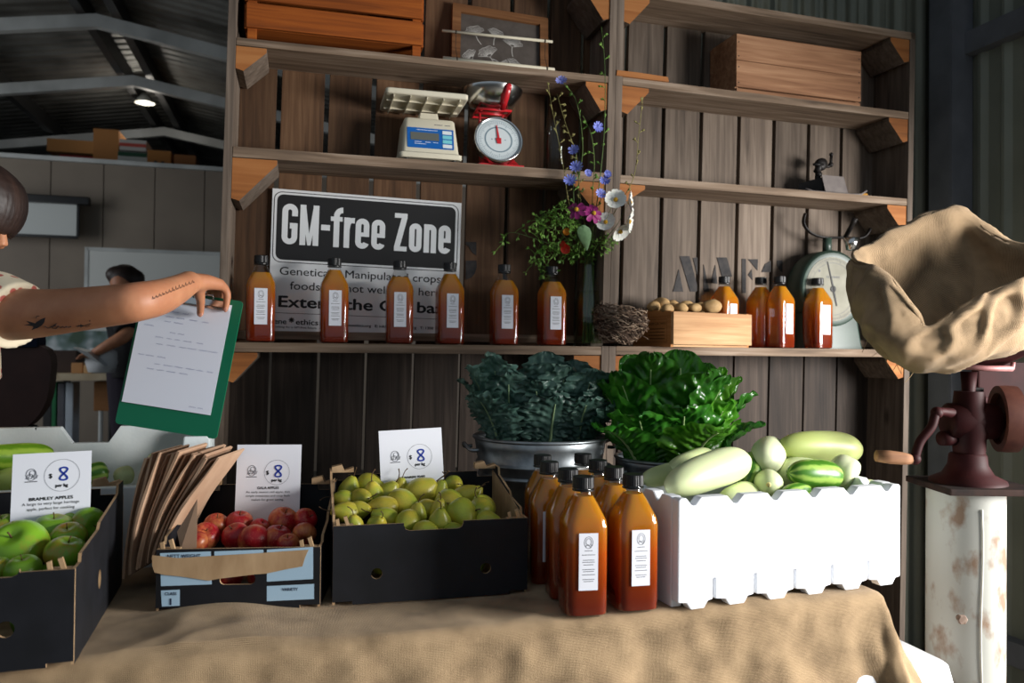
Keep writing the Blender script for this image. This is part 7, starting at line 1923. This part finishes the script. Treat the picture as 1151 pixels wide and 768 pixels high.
for s_ in (-1, 1):
    an = Vector((pel.x - .02, pel.y + s_ * .095, .08)); b = MB(); b.loft([[(an.x - .06 + .25 * f, an.y + w * .048 * c, z) for c, z in ((-1, .0), (1, .0), (1, h_ * .6), (.5, h_), (-.5, h_), (-1, h_ * .6))] for f, w, h_ in ((0, .6, .06), (.2, .9, .08), (.45, .95, .085), (.75, 1.0, .055), (1, .55, .03))]); b.build('shoe', m_leather, wm, True)
# tattoos: ink laid on the arm surface along lines of sight
m_tat = simple('tattoo ink', hx(48, 44, 48), rough=.6)
def skin_at(px, py):
    h = bvh.ray_cast(CAM, ray(px, py).normalized())
    return None if h[0] is None else h[0] - ray(px, py).normalized() * .0004
def ink_line(mb, pts, r):
    q = [skin_at(*p_) for p_ in pts]; q = [x for x in q if x is not None]
    if len(q) > 1: mb.tube(q, r, 5)
def ink_poly(mb, pts):
    c = (sum(p_[0] for p_ in pts) / len(pts), sum(p_[1] for p_ in pts) / len(pts)); q = [skin_at(*p_) for p_ in pts]; cc = skin_at(*c)
    if cc is None or any(x is None for x in q): return
    for i in range(len(q)): mb._add([cc, q[i], q[(i + 1) % len(q)]], [(0, 1, 2)])
b = MB()
ink_poly(b, [(37, 367), (41, 362), (46, 359), (51, 357), (50, 362), (47, 366), (42, 369), (38, 370)]); ink_poly(b, [(38, 368), (32, 363), (29, 360.5), (36, 362.5), (41, 364)]); ink_poly(b, [(38, 367), (32, 366), (26, 365.5), (32, 364.5), (40, 364.5)]); ink_poly(b, [(38, 367.5), (35, 371.5), (40, 369.5)])
ink_line(b, [(40.5, 358), (41.5, 355.5), (44, 355.3)], .0006)
b.build('swallow_tattoo', m_tat, wm, recalc=False)
b = MB(); ink_line(b, [(50, 366.5), (54, 369), (60, 367), (64, 363.5), (60, 366), (59, 369), (63, 369.5), (66, 366.5), (68, 368.5), (71, 367), (72, 368.5), (75, 367), (77, 368.2), (80, 367)], .0007); ink_line(b, [(57, 367.5), (63, 366)], .0007); b.build('script_tattoo', m_tat, wm, recalc=False)
b = MB(); ink_poly(b, [(88, 366), (89.3, 360), (91.2, 365), (95, 366.5), (91, 368), (89, 370.5), (87.5, 367.6), (84.5, 367)]); ink_line(b, [(94, 366.6), (98, 365.5), (102, 363.8)], .0007); ink_line(b, [(96, 367.5), (101, 366.5)], .0006); ink_poly(b, [(100.2, 360.4), (101.3, 359.8), (101.6, 361.2), (100.6, 361.8)]); b.build('star_tattoo', m_tat, wm, recalc=False)
b = MB(); q = random.Random(4); x = 171.0; pts = []
while x < 219:
    base = 335.5 - (x - 171) * .40 if x < 206 else 321.5 - (x - 206) * .42
    pts = [(x, base + 1), (x + .8, base - 1.8 - 2 * q.random()), (x + 1.6, base + .8), (x + 2.4, base - 1.2), (x + 3.0, base + .6)]
    ink_line(b, pts, .00055); x += 3.7
b.build('lettering_tattoo', m_tat, wm, recalc=False)
# ------------------------------------------------------------------ clipboard
YCb = 1.707
tl, tr, br, bl = at(167, 323, YCb + .006), at(279, 340, YCb), at(241, 493, YCb - .03), at(129, 476, YCb - .024)
xa = (tr - tl).normalized(); za = (tl - bl); za = (za - xa * za.dot(xa)).normalized(); ya = za.cross(xa)
cM = Matrix((xa, ya, za)).transposed().to_4x4(); cM.translation = bl
cw_, ch_ = (tr - tl).length, (tl - bl).length
cb = thing('clipboard', 'dark green clipboard held up by the reaching hand', 'clipboard', mat=cM)
b = MB(); b.prism(rrect(0, 0, cw_, ch_, .008), .003, Mx=Matrix.Translation((0, 0, 0))); b.build('board', simple('green board', hx(4, 106, 74), rough=.35), cb)
b = MB(); b.box((cw_ * .62, -.004, ch_ - .016), (cw_ * .52, .004, .020), bevel=.0015); b.tube([(cw_ * .40, -.006, ch_ - .022), (cw_ * .84, -.006, ch_ - .022)], .0024, 8)
b.build('clip', m_chrome, cb)
b = MB(); b.tube([(cw_ * .52, -.006, ch_ - .008), (cw_ * .52, -.012, ch_ + .002), (cw_ * .72, -.012, ch_ + .002), (cw_ * .72, -.006, ch_ - .008)], .002, 8); b.build('clip_lever', m_chrome, cb, True)
pw_, phh = cw_ * .875, ch_ * .80
b = MB(); b.box((0, 0, 0), (pw_, .0006, phh)); 
sheet = b.build('paper_sheet', simple('paper white', hx(232, 237, 250), rough=.8)); sheet.matrix_world = cM @ Matrix.Translation((.006 + pw_ / 2, -.0022, ch_ - .012 - phh / 2))
tag(sheet, 'white sheet with blue handwriting clipped on the green board', 'paper')
b = MB(); q = random.Random(12)
def scrib(x0, x1, z, sz=.0032):
    x = x0
    while x < x1:
        wl_ = q.uniform(.010, .020); n_ = int(wl_ / .0016); pts = [(x + wl_ * i / n_, z + sz * (.5 if i % 2 else -.25) * q.uniform(.4, 1.4)) for i in range(n_ + 1)]
        line2(b, pts, .0006, y=-.0006); x += wl_ + q.uniform(.004, .012)
H2 = phh / 2; Wd = pw_ / 2
for x0, x1, zz in ((-.30, .05, .14), (-.42, .55, .19), (-.42, -.1, .235), (-.85, -.65, .29), (-.25, .05, .33), (-.55, .55, .385), (-.5, .9, .445), (-.85, -.35, .56), (-.45, .75, .625), (-.6, .3, .675), (.5, .85, .955)): scrib(x0 * Wd, x1 * Wd, H2 - zz * phh)
hw_ = b.build('handwriting', simple('blue pen', hx(96, 104, 160), rough=.6), sheet)

# ------------------------------------------------------------------ the far person at the bench
YP = 5.6
fp_ = thing('person', 'person in a black top bending over the far workbench, seen from behind', 'person', loc=(0, 0, 0))
def F_(px, py, d=0): return at(px, py, YP + d)
b = MB(); hd_ = F_(139, 318, 0)
b.ell(tuple(hd_), (.085, .10, .11), seg=20); b.tube([hd_ + Vector((.01, 0, -.08)), F_(146, 343, .02)], [.055, .06], 12)
b.tube(spline([F_(146, 343, .02), F_(150, 362, .05), F_(154, 395, .08), F_(154, 425, .08)], 10), [.09, .13, .155, .165, .165, .16, .155, .15, .15, .155, .15], 16)
b.tube(spline([F_(138, 352, -.12), F_(143, 374, -.2), F_(122, 388, -.25), F_(104, 398, -.25)], 12), [.062, .060, .056, .052, .048, .046, .045, .042, .039, .036, .033, .030, .026], 12)
hh_ = F_(101, 399, -.25); b.ell(tuple(hh_), (.045, .022, .028), seg=14)
for i in range(4): b.tube([hh_ + Vector((-.03, -.02 + .014 * i, 0)), hh_ + Vector((-.065, -.02 + .014 * i, -.015)), hh_ + Vector((-.085, -.018 + .012 * i, -.035))], [.011, .010, .008], 8)
b.tube([hh_ + Vector((-.01, -.025, .01)), hh_ + Vector((-.04, -.04, .0)), hh_ + Vector((-.06, -.04, -.015))], [.012, .010, .008], 8)
b.tube(spline([F_(160, 356, .2), F_(158, 385, .25), F_(140, 402, .1)], 10), [.06, .058, .055, .05, .046, .043, .041, .038, .034, .03, .027], 12)
for s_ in (-1, 1):
    h_ = F_(153, 428, .08) + Vector((s_ * .08, 0, 0)); k_ = Vector((h_.x + .02, h_.y, .5)); a_ = Vector((h_.x + .03, h_.y + .03, .08)); b.tube(spline([h_, k_, a_], 10), [.10, .095, .09, .085, .078, .07, .066, .06, .054, .046, .042], 14)
    b.tube([a_ + Vector((0, .04, -.04)), a_ + Vector((0, -.14, -.055))], [.04, .03], 10)
remeshed(b, 'body', m_skin, fp_, .012, 3)
b = MB(); 
for c_, r_ in (((0, .02, .03), (.105, .115, .105)), ((.03, .06, .0), (.085, .085, .10)), ((-.04, .0, .055), (.08, .09, .065)), ((.06, .05, .04), (.06, .07, .06))): b.ell(tuple(hd_ + Vector(c_)), r_, seg=18)
remeshed(b, 'hair', m_hair, fp_, .012, 2)
m_bt = simple('black cloth', hx(24, 24, 28), rough=.9)
b = MB(); b.tube(spline([F_(146, 346, .02), F_(150, 362, .05), F_(154, 395, .08), F_(154, 425, .08)], 10), [.095, .15, .172, .182, .18, .176, .172, .168, .168, .172, .172], 16); b.tube([F_(142, 352, -.06), F_(138, 356, -.14), F_(142, 373, -.2)], [.085, .080, .075], 12); b.tube([F_(158, 352, .12), F_(160, 360, .2), F_(159, 378, .24)], [.085, .078, .075], 12)
remeshed(b, 'black_top', m_bt, fp_, .012, 2)
b = MB()
for s_ in (-1, 1):
    h_ = F_(153, 428, .08) + Vector((s_ * .08, 0, .12)); k_ = Vector((h_.x + .02, h_.y, .5)); a_ = Vector((h_.x + .03, h_.y + .03, .08)); b.tube(spline([h_, k_, a_], 10), [.125, .125, .118, .110, .1, .09, .085, .08, .076, .072, .07], 14)
remeshed(b, 'trousers', simple('dark plum cloth', hx(38, 32, 44), rough=.9), fp_, .014, 2)
for s_ in (-1, 1):
    h_ = F_(153, 428, .08); b = MB(); b.box((h_.x + s_ * .08 + .03, h_.y - .03, .04), (.09, .26, .075), bevel=.025); b.build('shoe', m_ink, fp_)
b = MB(); c0 = F_(97, 396, -.3); b.loft([[tuple(c0 + Vector((x, y, z))) for x, y, z in ((-.09, 0, .03), (.02, -.02, .0), (.12, 0, -.09), (.04, .02, -.06), (-.05, .02, .0))], [tuple(c0 + Vector((x, y, z))) for x, y, z in ((-.09, .04, .035), (.02, .05, .01), (.12, .05, -.085), (.04, .06, -.05), (-.05, .05, .01))]])
tag(b.build('metal_scoop', simple('bright tin', hx(200, 206, 210), rough=.3, metal=.6)), 'bright metal scoop in the hand of the person at the far bench', 'scoop')
b = MB(); c0 = F_(113, 404, -.2); b.loft([[tuple(c0 + Vector((w * x, w * y, z))) for x, y in ((-.09, -.04), (.09, -.04), (.10, .05), (-.08, .05))] for z, w in ((-.09, .75), (-.02, .95), (.05, .9), (.075, .6))])
tag(b.build('paper_bag', simple('white paper', hx(206, 208, 210), rough=.8), None, True), 'crumpled white paper bag on the far bench beside the hand', 'paper bag')
# ------------------------------------------------------------------ light
wd = bpy.data.worlds.new('sky'); SC.world = wd; wd.use_nodes = True
nt = wd.node_tree; nt.nodes.clear()
bg = N(nt, 'ShaderNodeBackground'); bg.inputs['Color'].default_value = (0.74, 0.87, 1.0, 1); bg.inputs['Strength'].default_value = WORLD
ow = N(nt, 'ShaderNodeOutputWorld'); nt.links.new(bg.outputs[0], ow.inputs[0])
def area(name, loc, target, sx, sy, energy, col, spread=180):
    d = bpy.data.lights.new(name, 'AREA'); d.shape = 'RECTANGLE'; d.size = sx; d.size_y = sy; d.energy = energy; d.color = col; d.spread = math.radians(spread)
    o = bpy.data.objects.new(name, d); COL.objects.link(o); o.location = loc
    o.rotation_euler = (Vector(target) - Vector(loc)).to_track_quat('-Z', 'Y').to_euler()
    return o
for a in LIGHTS: area(*a)
vs = SC.view_settings
vs.view_transform = 'Standard'; vs.look = 'None'; vs.exposure = EXPO; vs.gamma = 1.0; vs.use_curve_mapping = False
SC.cycles.use_denoising = True
SC.cycles.max_bounces = 8
SC.cycles.transparent_max_bounces = 24
SC.cycles.sample_clamp_indirect = 4.0
